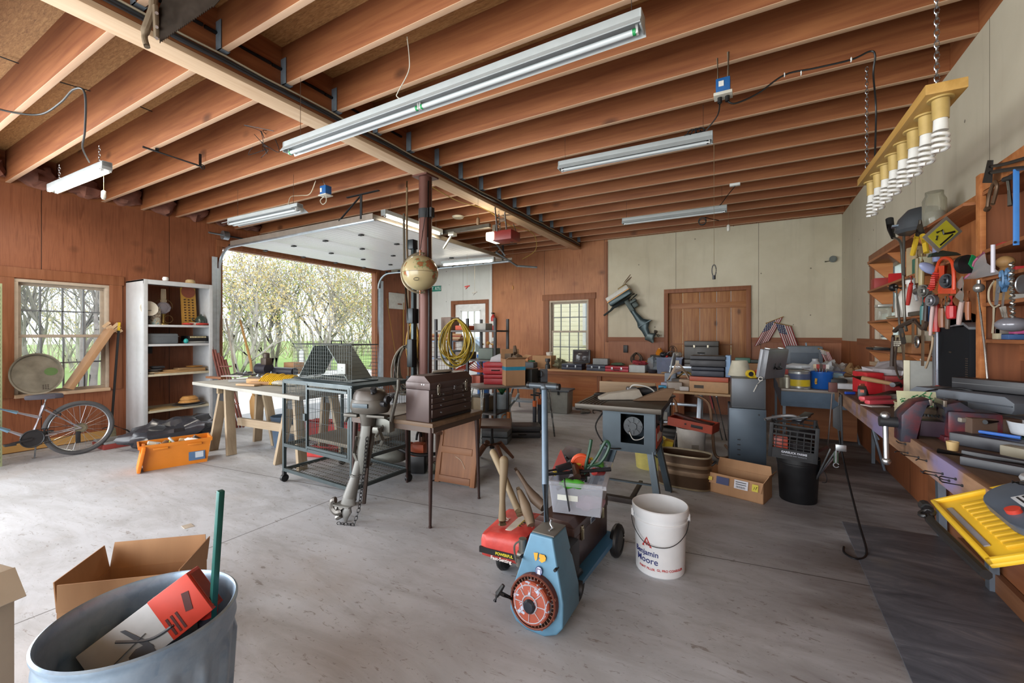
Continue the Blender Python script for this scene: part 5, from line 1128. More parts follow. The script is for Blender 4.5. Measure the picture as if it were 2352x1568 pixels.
b=B();b.lump((0,0,0),(.08,.05,.035),7,.35);tin('plastic_bag','clear bag with pink seam at the bottom of the tub','bag',b,GL('#d9b5c5',.2,.3),(.05,-.11,.05))
pb=thing('paint_bucket','white plastic paint bucket with wire handle on the floor','bucket',(-.475,2.62,0),radians(14))
M_PAIL=P('#dcdee0',.38,0,.04)
b=B();b.lathe([(0,0),(.132,0),(.136,.006),(.144,.29),(.152,.292),(.152,.302),(.147,.304),(.149,.33),(.157,.332),(.159,.372),(.153,.376),(.149,.372),(.147,.33),(.131,.008),(0,.006)],48);b.out('pail',M_PAIL,pb,25)
for s in(-1,1):b=B();b.box((s*.156,0,.318),(.016,.05,.045),bev=.006);b.out('handle_ear',M_PAIL,pb)
b=B();b.tube(spline([(-.162,0,.318),(-.150,-.075,.26),(-.09,-.143,.2),(.0,-.155,.185),(.075,-.145,.21),(.135,-.09,.26),(.162,0,.318)]),.0022,5);b.out('wire_handle',M_DARK,pb)
M_NAVY,M_REDP=P('#26306e',.5),P('#b32c28',.5)
def on_pail(body,size,mat,ang,z,**kw):
 rd=.134+.0125*z/.3+.0016;o=text(body,size,mat,pb,(rd*sin(ang),-rd*cos(ang),z),(pi/2,0,ang),wrap=rd,**kw);return o
on_pail('Benjamin',.042,M_NAVY,radians(-38),.132,bold=.0006);on_pail('Moore',.05,M_NAVY,radians(-36),.09,bold=.0004)
on_pail('PAINT FILLER',.017,M_REDP,radians(-36),.045,bold=.0004);on_pail('GL PRO CONSULER',.018,M_REDP,radians(22),.048,bold=.0004)
b=B()
def wr(b,poly,ang,z,rd):
 vs=[b._v((rd*sin(ang+x/rd),-rd*cos(ang+x/rd),z+y))for x,y in poly];b._f(vs)
a_=radians(-34);rd=.1425
wr(b,[(-.03,0),(-.02,0),(0,.044),(0,.056)],a_,.168,rd);wr(b,[(.03,0),(.02,0),(0,.044),(0,.056)],a_,.168,rd);wr(b,[(-.03,0),(-.03,.006),(.03,.006),(.03,0)],a_,.166,rd);wr(b,[(-.004,.006),(.003,.006),(-.006,.03),(-.010,.024)],a_,.168,rd);wr(b,[(.008,.006),(.014,.006),(.004,.028),(.0,.022)],a_,.168,rd)
b.out('triangle_mark',M_REDP,pb)
sw_=thing('table_saw','old grey table saw on an open steel stand, motor showing','table saw',(-.93,3.64,0),radians(3))
M_SAWC=P('#4a565e',.42,.35,.14,8);M_SAWT=P('#4d4842',.4,.7,.2,8)
b=B();b.box((-.0,.0,.80),(.66,.80,.04),bev=.004);b.out('table_top',M_SAWT,sw_)
b=B()
for i in range(7):b.box((-.2+.028*i-.1,-.02,.8215),(.010,.7,.003))
b.out('table_slots',M_DARK,sw_)
b=B();wall_with_holes(b,'x',-.24,.012,-.14,.26,.46,.78,[(.0,.18,.51,.74)]);b.box((-.14,-.02,.62),(.012,.44,.32));b.box((.26,-.02,.62),(.012,.44,.32));b.box((.06,.2,.62),(.4,.012,.32));b.out('cabinet',M_SAWC,sw_)
b=B();b.cyl((.09,-.21,.64),(.09,.0,.64),.075,n=22);b.cyl((.09,-.225,.64),(.09,-.21,.64),.03,n=16)
for i in range(8):a=2*pi*i/8;b.box((.09+.05*cos(a),-.214,.64+.05*sin(a)),(.03,.01,.012),r=(0,-a,0))
b.out('motor',P('#4f5254',.4,.6),sw_)
b=B();b.tube(spline([(.06,-.22,.6),(.1,-.235,.54),(.17,-.235,.56),(.2,-.235,.62)]),.004,5);b.out('motor_lead',P('#a8a8a2',.5),sw_)
b=B();b.box((.268,-.06,.56),(.006,.3,.16),bev=.002);pl_=b.out('name_panel',P('#a8402c',.5),sw_)
b=B();b.box((.272,-.06,.56),(.004,.22,.06));b.out('name_panel_print',P('#c3bfb8',.5),pl_)
b=B();b.tube([(.27,-.15,.66),(.3,-.15,.66)],.012,8);b.torus((.3,-.15,.66),.05,.008,'X',22,6);b.box((.275,.02,.70),(.02,.1,.07),bev=.004);b.out('hand_wheel',M_DARK,sw_)
for sx in(-1,1):
 for sy in(-1,1):
  b=B();x0,x1,y0,y1=.06+sx*.18,.02+sx*.31,-.02+sy*.19,-.02+sy*.29
  b.bar((x0,y0,.47),(x1,y1,.0),.062,.01,.002,roll=0);b.bar((x0-sx*.02,y0-sy*.0,.47),(x1-sx*.024,y1-sy*.0,.0),.01,.055,.002);b.out('leg',M_SAWC,sw_)
b=B();b.box((.05,-.02,.455),(.44,.44,.03));b.bar((-.2,-.23,.2),(.27,-.23,.2),.03,.01);b.out('stand_rail',M_SAWC,sw_)
b=B();b.bar((-.3,-.36,.1),(.3,-.36,.1),.05,.04,.004);b.bar((-.3,-.36,.1),(-.3,-.02,.1),.03,.03,.003);b.bar((.1,-.36,.1),(.1,.1,.1),.03,.03,.003);b.out('base_rail',P('#3a3432',.5,.4),sw_)
b=B();b.tube(spline([(-.14,-.18,.75),(-.2,-.26,.62),(-.1,-.3,.48),(.0,-.25,.46)]),.006,6);b.out('power_cord',M_BLACK,sw_)
SW=Mx.Translation((-.93,3.64,0))@Mx.Rotation(radians(3),4,'Z')
def onsaw(x,y,z=.823):return tuple(SW@V((x,y,z)))
b=B();b.box((0,0,.055),(.5,.02,.11),bev=.003);b.box((0,.03,.01),(.5,.05,.02));one('rip_fence','tan board fence standing on edge along the back of the table saw','fence',b,WD('#7a6248','#957c5e',0,2),onsaw(-.06,.30),.12)
b=B();b.prism([(-.17,0),(.16,0),(.19,.03),(.16,.085),(-.1,.05),(-.17,.02)],.09,rotm(pi/2),.006);one('blade_guard','grey wedge-shaped wooden block on the left of the saw table','block',b,P('#a19a8e',.7),onsaw(-.08,.0),.55)
b=B();b.prism([(-.14,0),(.14,0),(.2,.1),(.12,.1)],.05,rotm(pi/2),.004);one('wooden_wedge','brown tilted board at the right end of the saw table','board',b,WD('#6b5442','#856b54',0,2),onsaw(.18,.02),.5)
rd_=thing('router','black and steel power tool with white cord on the saw table','power tool',onsaw(.05,.1),.4)
b=B();b.cyl((0,0,.05),(.18,0,.07),.035,n=16);b.out('barrel',M_DARK,rd_)
b=B();b.box((-.03,0,.05),(.09,.07,.09),bev=.014);b.cyl((.2,0,.07),(.24,0,.075),.02);b.out('head',P('#5c5c5e',.35,.6),rd_)
b=B();b.tube(spline([(-.05,-.02,.08),(-.02,-.08,.12),(.1,-.1,.1),(.16,-.08,.03),(.05,-.14,.01)]),.006,6);b.out('cord',P('#b3b3ae',.5),rd_)
b=B();b.cyl((0,0,0),(0,0,.012),.1,n=28);b.cyl((0,0,.012),(0,0,.03),.03,n=16);one('faceplate','round steel plate lying at the right rear of the saw table','plate',b,P('#5f6265',.35,.8),onsaw(.26,.3))
b=B();b.torus((0,0,.025),.06,.008,'Z',24,6);b.tube(spline([(.06,0,.02),(-.02,-.05,.03),(-.08,.02,.01)]),.007,5);one('belt','black drive belt looped at the left of the saw table','belt',b,M_BLACK,onsaw(-.22,.03))
b=B();b.bar((-.05,0,.012),(.3,.03,.022),.02,.02,.003);one('miter_bar','dark steel bar leaning on the grey block, saw table','bar',b,M_DARK,onsaw(-.05,-.06),.8)
# back bench, tables and what stands in front of them
BZ=.70;BY=7.55
b=B();b.box((-1.9,(BY+YB)/2,BZ-.018),(3.5,YB-BY,.036),bev=.004);wbn=thing('wall_bench','long low plywood bench along the back wall under the window','bench',(0,0,0));b.out('benchtop',WD('#a5764e','#c49a70',0,2),wbn)
b=B();b.box((-2.3,BY+.1,.33),(2.55,.02,.66));b.out('front_panel',WD('#96552f','#b87848',0,2,.5,1.6),wbn)
for x in(-3.6,-2.45,-1.03,-.25):b=B();b.box((x,BY+.08,.33),(.08,.08,.66),bev=.003);b.out('leg',M_TRIM,wbn)
b=B();b.box((-1.9,BY+.02,BZ-.06),(3.5,.03,.06));b.out('apron',M_TRIMX,wbn)
def ob_(px,Y=7.72):return fy(px,768,Y).x
def onb(px,Y=7.72,z=BZ):return(ob_(px,Y),Y,z+.001)
toolcase('drill_case','dark blue drill case under the back window, left of two',onb(1318),.05,.40,.28,.115,P('#34394a',.5),None,2,None,.45)
toolcase('drill_case','dark blue drill case right of its twin below the window',onb(1374),-.04,.36,.28,.11,P('#3d4252',.5),None,2,None,.45)
oc=thing('open_case','black clear-lidded case propped upright on the left drill case','case',(ob_(1337,7.9),7.86,BZ+.118),0,rot=(radians(-6),0,0))
b=B();b.box((0,0,.13),(.36,.05,.26),bev=.02);b.out('shell',P('#2b2c30',.35),oc)
b=B();b.box((0,-.028,.13),(.30,.006,.2),bev=.01);b.out('window',GL('#5a5558',.1,.5),oc)
for i in range(3):b=B();b.box((-.08+.08*i,-.026,.07),(.05,.004,.05));b.out('insert',P('#9a3a34',.5),oc)
bx1('meter_box','grey box with dial standing on the right drill case','box',P('#8c8f90',.5),(ob_(1382,7.8),7.78,BZ+.112),(.28,.18,.11),.05,.008)
b=B();b.lump((0,0,.09),(.13,.1,.09),11,.55,20,12,4);one('dried_flowers','grey-green dried bundle on the bench below the window, far left','bundle',b,P('#7a7a62',.9),onb(1288,7.8))
b=B()
for i in range(26):a=i*2.4;q=V((.1*cos(a)*(i/26),.08*sin(a)*(i/26),.1));b.tube([q*.4,q+V((.05*cos(a),.05*sin(a),.04))],.006,4)
one('dried_stems','dry stems sticking from the bundle below the window','stems',b,P('#6d6a50',.9),onb(1288,7.8))
rcs=toolcase('tool_case','bright red flat tool case on the back bench',onb(1420),.04,.42,.27,.1,P('#b02a3c',.4),None,2,'front',.45)
b=B();b.lump((0,0,.03),(.13,.08,.03),6,.2);one('green_pouch','green pouch lying on the red tool case','pouch',b,P('#4d6650',.8),(ob_(1420),7.74,BZ+.101))
bx1('white_box','pale grey box right of the red tool case','box',P('#b5bab8',.5),onb(1466),(.28,.22,.13),.0,.012)
b=B();b.lump((0,0,.04),(.13,.08,.035),2,.5);one('red_cloth','crumpled dark red cloth on the pale grey box','cloth',b,P('#96343c',.9),(ob_(1470),7.72,BZ+.13))
cord_hank('wire_coil','tangle of brown wire heaped behind the pale grey box',(ob_(1462,7.9),7.92,BZ+.33),.22,.2,14,.008,[P('#6a5a4c',.6),P('#4a3f38',.6)],31,cat='wire')
b=B();b.lathe([(.06,0),(.08,.03),(.085,.055),(.07,.06),(0,.062)],20,cap0=True);one('dark_bowl','dark lidded bowl on the bench before the clear bin','bowl',b,P('#2f2c33',.4),onb(1498,7.65))
b=B();b.sph((0,0,.1),(.12,.12,.1),20,12);one('gourd','round orange gourd behind the red cloth on the back bench','gourd',b,P('#c47a3c',.5),onb(1487,7.95))
b=B();b.lump((0,0,.12),(.1,.1,.13),14,.35,18,12,3);one('cellophane_bag','crinkled clear bag left of the clear plastic bin','bag',b,GL('#c9d3da',.1,.35),onb(1500,7.85))
cbn=thing('clear_bin','large clear plastic bin full of parts on the back bench','bin',(ob_(1540,7.74),7.74,BZ+.001),0)
b=B();open_tub(b,.38,.3,.28,.005,1.08,.014);b.out('bin_body',GL('#aab4cc',.15,.3),cbn)
b=B();b.lump((-.05,0,.12),(.12,.12,.11),3,.4);b.out('contents',P('#8c5a62',.8),cbn);b=B();b.lump((.09,0,.1),(.08,.11,.09),9,.4);b.out('contents',P('#5a6272',.8),cbn)
b=B();b.box((.13,-.16,.2),(.06,.003,.07));b.out('label',P('#c9c0b0',.6),cbn)
b=B();b.lathe([(.06,0),(.07,.04),(.05,.09),(.03,.11),(.03,.13),(0,.13)],18,cap0=True);one('amber_jar','amber jar standing at the back left of the clear bin pile','jar',b,P('#c47a24',.2),(ob_(1515,7.95),7.95,BZ+.3))
bx1('shoe_box','dark cardboard box standing behind the clear bin','box',P('#3d3834',.7),(ob_(1515,8.0),8.0,BZ+.001),(.3,.16,.30))
for i,(dx,dy,dz,k,cc,lab)in enumerate(((-.12,0,.27,0,'#2c2c30','black round gadget on top of the clear bin, left'),(.02,.02,.29,1,'#8c8a88','chrome bundle of cables on top of the clear bin'),(.1,-.03,.28,0,'#a39a90','tan and chrome lamp head on top of the clear bin'),(-.05,-.06,.27,2,'#b5302a','small red part among the gadgets on the clear bin'),(.03,.06,.34,3,'#3a383a','black wire frame on top of the clear bin'))):
 b=B()
 if k==0:b.sph((0,0,.05),(.06,.06,.05));b.cyl((.04,-.04,.05),(.07,-.07,.06),.035,n=12)
 elif k==1:
  for j in range(6):b.tube(spline([(-.1,.02*j-.05,.01),(-.02,.03*j-.1,.09),(.06,.01*j,.06),(.1,.05-.02*j,.02)],4),.006,5)
 elif k==2:b.sph((0,0,.025),.025)
 else:
  for j in range(3):b.torus((0,0,.05),.06+.012*j,.005,'X',18,5,m=Mx.Rotation(.5*j,3,'Z'))
 one(['round_gadget','cable_bundle','red_part','wire_frame'][k],lab,['gadget','cables','part','frame'][k],b,P(cc,.35,.3),(ob_(1540,7.74)+dx,7.74+dy,BZ+dz))
b=B();b.tube(spline([(0,0,.3),(-.01,-.2,.3),(-.0,-.21,.15),(-.02,-.22,-.1),(.0,-.24,-.25)]),.004,5);one('hanging_cable','thin black cable hanging down the face of the clear bin','cable',b,M_BLACK,(ob_(1553,7.74),7.74,BZ))
b=B();b.lump((0,0,.02),(.12,.06,.02),7,.4);one('work_gloves','tan gloves lying on the bench edge under the clear bin','gloves',b,P('#a98a68',.9),onb(1530,7.6))
M_CASE=P('#4a4743',.45,.1,.1)
toolcase('instrument_case','large charcoal case with handle on top of another, back bench',(ob_(1612,7.8),7.8,BZ+.262),.02,.52,.3,.3,M_CASE,'charcoal cases',2,'front',.3,P('#a59e8c',.3,.9))
toolcase('instrument_case','charcoal case underneath the larger one, back bench',(ob_(1612,7.8),7.8,BZ+.002),.02,.52,.3,.255,P('#5a5752',.45,.2,.1),'charcoal cases',2,None,.3,P('#a59e8c',.3,.9))
toolcase('blue_case','flat blue case in front of the charcoal cases',(ob_(1622,7.58),7.6,BZ+.03),0,.42,.1,.12,P('#20568c',.35),None,1,None,.3)
bx1('grey_box','pale grey box under the flat blue case','box',P('#9aa4ad',.5),(ob_(1605,7.6),7.6,BZ+.001),(.5,.16,.028))
ct=thing('carton','tan cardboard carton on the bench behind the lampshade','box',(ob_(1715,7.7),7.75,BZ+.001),0);b=open_box(.50,.3,.22);b.out('carton_body',M_CARD,ct);flap(ct,(-.25,-.15,.22),(.25,-.15,.22),(0,-.3,-.95),.18,M_CARD)
b=B();b.box((0,0,.1),(.48,.28,.01));b.out('filling',P('#6d5c48',.8),ct)
bx1('ammo_box','green rounded box on top of the tan carton','box',P('#4f7a68',.4),(ob_(1706,7.75),7.75,BZ+.222),(.22,.12,.08),0,.02)
bx1('dark_box','dark flat box beside the green one on the carton','box',P('#45504a',.5),(ob_(1735,7.75),7.77,BZ+.222),(.2,.12,.05),0,.01)
ft=thing('folding_table','square table on bent copper-coloured tube legs behind the table saw','table',(-.56,5.55,0),radians(-2))
b=B();b.box((0,0,.705),(.86,.7,.025),bev=.004);b.out('tabletop',P('#a3845f',.5),ft)
for sx in(-.2,.16):
 b=B();b.tube(spline([(sx-.18,-.3,.69),(sx-.02,-.3,.60),(sx+.02,-.31,.35),(sx+.05,-.33,.05),(sx+.14,-.3,.012),(sx+.2,-.1,.012),(sx+.1,.3,.012)]),.016,8);b.out('leg',P('#9a7a62',.35,.6),ft)
for s in(-1,1):b=B();b.tube([(s*.36,.28,.69),(s*.36,.3,.0)],.015,8);b.out('leg',P('#9a7a62',.35,.6),ft)
FT=.719
def onf(x,y,z=FT):q=Mx.Translation((-.56,5.55,0))@Mx.Rotation(radians(-2),4,'Z')@V((x,y,z));return tuple(q)
toolcase('instrument_box','black padded case topmost in the stack beside the grey cabinet',onf(.12,-.12,FT+.285),0,.37,.26,.125,P('#222126',.5),None,0,None,.4)
toolcase('instrument_box','navy case under the black padded one beside the grey cabinet',onf(.12,-.13,FT+.175),0,.34,.26,.108,P('#1f2533',.5),None,0,None,.4)
dr_=thing('card_drawer','tan drawer box with orange top and label frame under the navy case','box',onf(.14,-.14),radians(-2))
b=B();b.box((0,0,.06),(.40,.3,.12),bev=.004);b.out('drawer_body',P('#a9835c',.6),dr_)
b=B();b.box((0,0,.147),(.4,.3,.05),bev=.004);b.out('lid',P('#a04528',.5),dr_)
b=B();b.box((-.1,-.152,.06),(.1,.004,.035));b.box((-.1,-.154,.06),(.08,.003,.02));b.out('label_frame',P('#3a322a',.5,.5),dr_)
bx1('blue_box','pale blue box at the right of the navy case','box',P('#7d9cc0',.5),onf(.325,-.1,FT+.175),(.05,.22,.24))
rr=random.Random(6)
for i,(x,y,d,cc,nm,lab)in enumerate(((-.36,-.28,(.09,.07,.05),'#2f8cb5','tape_dispenser','bright blue tape dispenser at the left edge of the square table'),(-.24,-.2,(.16,.12,.09),'#a39c94','spool_box','grey cardboard box on the square table'),(-.14,-.1,(.12,.1,.12),'#9a8268','clay_pot','tan lump beside the black cases on the square table'),(-.32,.0,(.2,.14,.06),'#8d8fa5','plastic_tray','pale lilac plastic tray on the square table'),(-.2,.12,(.22,.16,.1),'#57504a','parts_box','dark box at the back of the square table'),(-.12,-.26,(.1,.06,.05),'#b5b2b0','small_box','small white box at the front of the square table'),(-.36,.22,(.14,.12,.16),'#75808c','paint_tin','grey tin at the back left of the square table'))):
 bx1(nm,lab,nm.replace('_',' '),P(cc,.5),onf(x,y),d,rr.uniform(-.4,.4),.012)
b=B()
for j in range(6):b.tube(spline([(-.12,.04*j-.1,0),(-.04,.05*j-.14,.1+.02*j),(.06,.03*j-.04,.12),(.13,.02*j-.05,.01)],5),.006,5)
one('wire_tangle','pale tangle of wire standing up on the square table','wire',b,P('#b09c86',.5),onf(-.22,-.05,FT+.09))
b=B()
for j in range(4):b.tube(spline([(-.1,.03*j,0),(0,.02*j-.04,.08),(.1,.03*j,.02)],4),.009,5)
one('brass_fittings','brass coloured fittings piled at the back of the square table','fittings',b,P('#a58a4a',.35,.8),onf(-.18,.2,FT+.1))
sld=thing('step_ladder','aluminium step ladder standing open behind the square table','ladder',(-.95,6.35,0),radians(0))
M_ALU=P('#a9b3bd',.35,.8,.08)
for s in(0,1):b=B();b.bar((s*.5-.18+.08*(1-2*s)*0,-.25,0),(s*.36-.02,.1,1.1),.02,.05,.002);b.out('rail',M_ALU,sld)
for k in range(4):z=.16+.25*k;b=B();b.box((.10-.0,-.22+.32*z,z),(.44-.1*z,.09,.03),bev=.003);b.out('step',M_ALU,sld)
for s in(0,1):b=B();b.bar((s*.5-.2,.55,0),(s*.36-.02,.15,1.05),.02,.03);b.out('rear_leg',M_ALU,sld)
hc=thing('hose_pile','coiled black hose and tubing on the floor behind the table saw','hose',(-.88,5.6,0))
b=B()
for k in range(5):b.torus((.01*k,0,.03+.045*k),.2+.02*(k%2),.028,'Z',34,8)
b.out('coils',P('#3d3c3c',.6),hc)
b=B()
for k in range(4):b.tube(spline([(-.12,.02*k,.22),(0,.05*k-.1,.27),(.1,.04*k-.06,.24)],4),.012,6)
b.out('fittings',P('#5c4338',.5),hc)
wp2=thing('joint_pail','white plastic pail with worn label behind the copper tub','bucket',(-.58,5.0,0))
b=B();b.lathe([(0,0),(.13,0),(.145,.29),(.15,.30),(.152,.36),(.146,.362),(.13,.01),(0,.008)],36);b.out('pail',P('#d3d1cc',.4),wp2)
b=B();b.box((.055,-.139,.12),(.07,.004,.17),r=(.05,0,.35));b.torus((.056,-.146,.15),.022,.004,'Y',20,5);b.out('label',P('#8c877e',.6),wp2)
b=B();b.tube(spline([(-.15,0,.3),(-.16,-.08,.15),(-.1,-.15,.06),(0,-.16,.04)]),.004,5);b.out('bail',M_STEEL,wp2)
otr=thing('tool_tray','orange steel tray with dark lip laid across the white pail','tray',(-.56,4.97,.364),radians(-14),rot=(0,radians(4),radians(-14)))
b=B();b.box((0,0,.005),(.46,.22,.01));b.box((0,-.11,.045),(.46,.008,.09));b.box((0,.11,.045),(.46,.008,.09));b.box((.23,0,.045),(.008,.22,.09));b.box((-.23,0,.045),(.008,.22,.09));b.out('pan',P('#a8432a',.4),otr)
b=B();b.box((.08,-.116,.045),(.12,.004,.03),bev=.001);b.box((-.04,-.117,.05),(.016,.006,.016));b.out('name_plate',M_DARK,otr)
b=B();b.bar((-.22,.05,.11),(.2,-.04,.075),.06,.02);b.bar((-.1,-.02,.07),(.2,.04,.07),.04,.03);b.out('handle_bar',P('#4a2620',.5),otr)
yb=thing('mop_bucket','yellow plastic bucket with wringer behind the saw stand','bucket',(-.93,4.55,0),.1)
b=B();b.lathe([(0,0),(.13,0),(.16,.3),(.165,.31),(.155,.31),(.125,.01),(0,.01)],28);b.out('pail',P('#d3c873',.5),yb)
b=B();b.box((.1,.02,.26),(.26,.12,.1),r=(0,.2,0),bev=.01);b.out('wringer',P('#c9ae24',.45),yb)
bx1('ink_bottle','small black bottle with printed label between pail and copper tub','bottle',M_BLACK,fz(1583,1052)-V((0,.3,0)),(.1,.08,.13),.1,.015)
cp=thing('boiler_tub','oval dark copper wash boiler with bands on the floor by the saw','tub',(-.54,4.16,0),radians(-3))
t=NT('aged_copper');o=t.coord();z=t.sep(o)[2];f=t.noise(o,8,5);t.col(t.mix(t.ramp(f,[(.5,(0,0,0)),(.75,(.4,.4,.4))]),t.ramp(z,[(.0,lin('#9a8c6f')),(.014,lin('#9a8c6f')),(.016,lin('#54402f')),(.118,lin('#5a4634')),(.12,lin('#86705a')),(.155,lin('#86705a')),(.157,lin('#5a4634')),(.19,lin('#5a4634')),(.192,lin('#8a745c')),(.22,lin('#8a745c')),(.222,lin('#54402f')),(.3,lin('#5c4836'))],'CONSTANT'),lin('#3f3026')));t.rough(.35);t.b.inputs['Metallic'].default_value=.5
prof=[(0,.004),(.205,.004),(.207,.02),(.205,.115),(.2065,.12),(.2065,.16),(.205,.165),(.205,.19),(.2065,.195),(.2065,.22),(.2055,.225),(.207,.285),(.202,.285),(.198,.015),(0,.012)]
b=B()
def oval(b,prof,Lx,Ly,n=56,pw=3.0):
 rings=[]
 for r_,z in prof:
  k=r_/.205
  if k<1e-6:rings.append([b._v((0,0,z))]);continue
  ring=[]
  for i in range(n):
   a=2*pi*i/n;ca,sa=cos(a),sin(a);ring.append(b._v((Lx*k*abs(ca)**(2/pw)*(1 if ca>=0 else-1),Ly*k*abs(sa)**(2/pw)*(1 if sa>=0 else-1),z)))
  rings.append(ring)
 for a,c2 in zip(rings,rings[1:]):
  if len(a)==1:
   for i in range(n):b._f([a[0],c2[(i+1)%n],c2[i]])
  elif len(c2)==1:
   for i in range(n):b._f([a[i],a[(i+1)%n],c2[0]])
  else:b.skin(a,c2)
oval(b,prof,.225,.135);b.out('shell',t.m,cp)
b=B();oval(b,[(.20,.284),(.209,.284),(.214,.292),(.209,.30),(.2,.296)],.225,.135);b.out('rim',P('#b0a48c',.4,.4,.25),cp)
b=B();oval(b,[(0,.17),(.193,.17)],.225,.135);b.out('inner_stain',P('#a8562a',.6),cp)
for s in(-1,1):b=B();b.tube(spline([(s*.23,-.04,.22),(s*.26,-.03,.25),(s*.26,.03,.25),(s*.23,.04,.22)]),.007,6);b.out('handle',M_DARK,cp)
bx1('red_can','small red can with white label between copper tub and cardboard box','can',P('#a8302c',.4),fz(1628,1118),(.05,.05,.12),.1,.01)
M_CAB=P('#4d5a66',.4,.3,.12,5)
fc=thing('steel_cabinet','tall blue-grey steel cabinet on the floor beside the milk crate','cabinet',(-.06,5.08,0),radians(4))
b=B();b.box((0,0,.315),(.325,.48,.63),bev=.004);b.out('body',M_CAB,fc)
b=B();b.box((0,-.242,.315),(.30,.004,.6),bev=.001)
for i in range(4):b.box((-.06,-.2445,.33-.055*i),(.03,.003,.012),r=(0,.3,0))
b.out('door',M_CAB,fc)
b=B()
for i in range(4):b.box((-.075,-.247,.32-.05*i),(.028,.004,.010))
b.cyl((.1,-.244,.58),(.1,-.25,.58),.008,n=8);b.out('vents',M_DARK,fc)
uc=thing('file_box','smaller grey steel box standing on the tall cabinet','box',(-.05,5.09,.632),radians(4))
b=B();b.box((0,0,.148),(.30,.44,.296),bev=.004);b.out('body',P('#5c6064',.4,.3,.1,5),uc)
b=B();b.box((0,-.222,.15),(.27,.004,.27),bev=.001);b.out('front',P('#585d63',.4,.3,.1,5),uc)
bc=thing('briefcase','hard grey briefcase standing on edge on the grey steel box','briefcase',(.17,5.05,.93),rot=(0,radians(9),radians(-28)))
b=B();b.box((0,0,.15),(.06,.4,.30),bev=.018);b.out('shell',P('#6d6f74',.35,.1),bc)
b=B();b.box((-.045,0,.15),(.035,.39,.29),bev=.014);b.out('lid',P('#8a8c92',.35,.1),bc)
b=B();b.tube([(.03,-.05,.13),(.055,-.045,.11),(.055,.045,.11),(.03,.05,.13)],.01,8);b.box((.032,-.05,.13),(.008,.03,.06),bev=.003);b.box((.032,.05,.13),(.008,.03,.06),bev=.003);b.out('handle',M_BLACK,bc)
b=B()
for y in(-.13,.13):b.box((-.02,y,.301),(.05,.03,.012),bev=.003)
b.out('latch',M_STEEL,bc)
b=B();b.lathe([(.115,0),(.075,.16),(.072,.16),(.112,0)],28);one('lampshade','cream cone lampshade on the grey steel box','lampshade',b,P('#b5b09c',.6),(-.12,5.2,.93))
tm=thing('tape_measure','yellow tape measure on the grey steel box','tape measure',(-.02,4.97,.93),.4)
b=B();b.cyl((0,-.02,.04),(0,.02,.04),.04,n=22);b.box((.03,0,.015),(.06,.04,.03),bev=.006);b.out('shell',P('#d1b22c',.4),tm)
b=B();b.cyl((0,-.022,.04),(0,-.02,.04),.024,n=18);b.out('badge',M_DARK,tm)
b=B();b.lump((0,0,.035),(.07,.05,.04),5,.45);one('orange_strap','orange webbing bundle behind the yellow tape measure','strap',b,P('#b5482a',.6),(.05,5.06,.93))
b=B();b.torus((0,0,.0),.018,.005,'Y',16,5);b.tube([(0,-.0,-.018),(-.03,-.006,-.06),(-.06,-.006,-.13)],.005,5);one('pull_cord','white looped cord hanging over the front of the grey steel box','cord',b,P('#c9c7c0',.7),(.07,4.845,.935))
obx=thing('carton','long open brown cardboard box with labels on the floor before the cabinet','box',(-.10,4.16,0),radians(-16))
b=open_box(.44,.24,.17);b.out('carton_body',M_CARD,obx)
flap(obx,(-.22,-.12,.17),(.22,-.12,.17),(0,-.25,-1),.085,M_CARD);flap(obx,(-.22,.12,.17),(.22,.12,.17),(0,.25,1),.08,M_CARD);flap(obx,(.22,-.12,.17),(.22,.12,.17),(.6,0,1),.07,M_CARD);flap(obx,(-.22,-.12,.17),(-.22,.12,.17),(-.8,0,.6),.06,M_CARD)
for x,w,h,cc in((-.085,.10,.06,'#1f2a5c'),(.06,.105,.07,'#c9c9d0'),(.165,.045,.055,'#c9bb2c'),(-.19,.04,.03,'#c9b02c')):
 b=B();b.box((x,-.1445+.012*0,.125),(w,.003,h),r=(radians(-14),0,0));lb=b.out('label',P(cc,.5),obx)
 if cc=='#c9c9d0':
  b=B()
  for k in range(3):b.box((x,-.147-.0052*(k-1)*0,.145-.018*k),(.08,.003,.006),r=(radians(-14),0,0))
  for k in range(12):b.box((x-.035+.006*k,-.150,.106),(.003,.003,.016),r=(radians(-14),0,0))
  b.out('label_print',M_DARK,lb)
 if cc=='#c9bb2c':
  b=B();b.tube([(x-.012,-.148,.11),(x-.004,-.149,.135),(x+.004,-.148,.11),(x+.014,-.149,.14)],.002,4);b.out('label_print',P('#5a5220'),lb)
bb_=thing('black_bucket','black plastic bucket with wire handle under the milk crate','bucket',(.33,4.26,0))
b=B();b.lathe([(0,0),(.128,0),(.132,.006),(.147,.29),(.151,.30),(.151,.315),(.155,.32),(.156,.36),(.150,.362),(.128,.01),(0,.01)],40);b.out('pail',P('#0f1013',.5,0,.2),bb_)
b=B();b.tube(spline([(.155,.0,.3),(.185,-.05,.24),(.18,-.09,.2),(.15,-.11,.2)]),.003,5);b.out('bail',M_DARK,bb_)
mk=thing('milk_crate','black milk crate of stuff tilted on the black bucket','crate',(.29,4.27,.366),radians(-4),rot=(0,radians(3),radians(-4)))
M_MK=P('#0e0f13',.6,0,.2);cl,cw,chh=.33,.40,.28
b=B();b.box((0,0,.006),(cl,cw,.012))
for sx in(-1,1):
 for sy in(-1,1):b.box((sx*(cl/2-.012),sy*(cw/2-.012),chh/2),(.028,.028,chh),bev=.003)
for z in(.012,.075,chh-.01,chh-.05,chh-.09):
 for s in(-1,1):b.box((0,s*(cw/2-.006),z),(cl,.008,.012));b.box((s*(cl/2-.006),0,z),(.008,cw,.012))
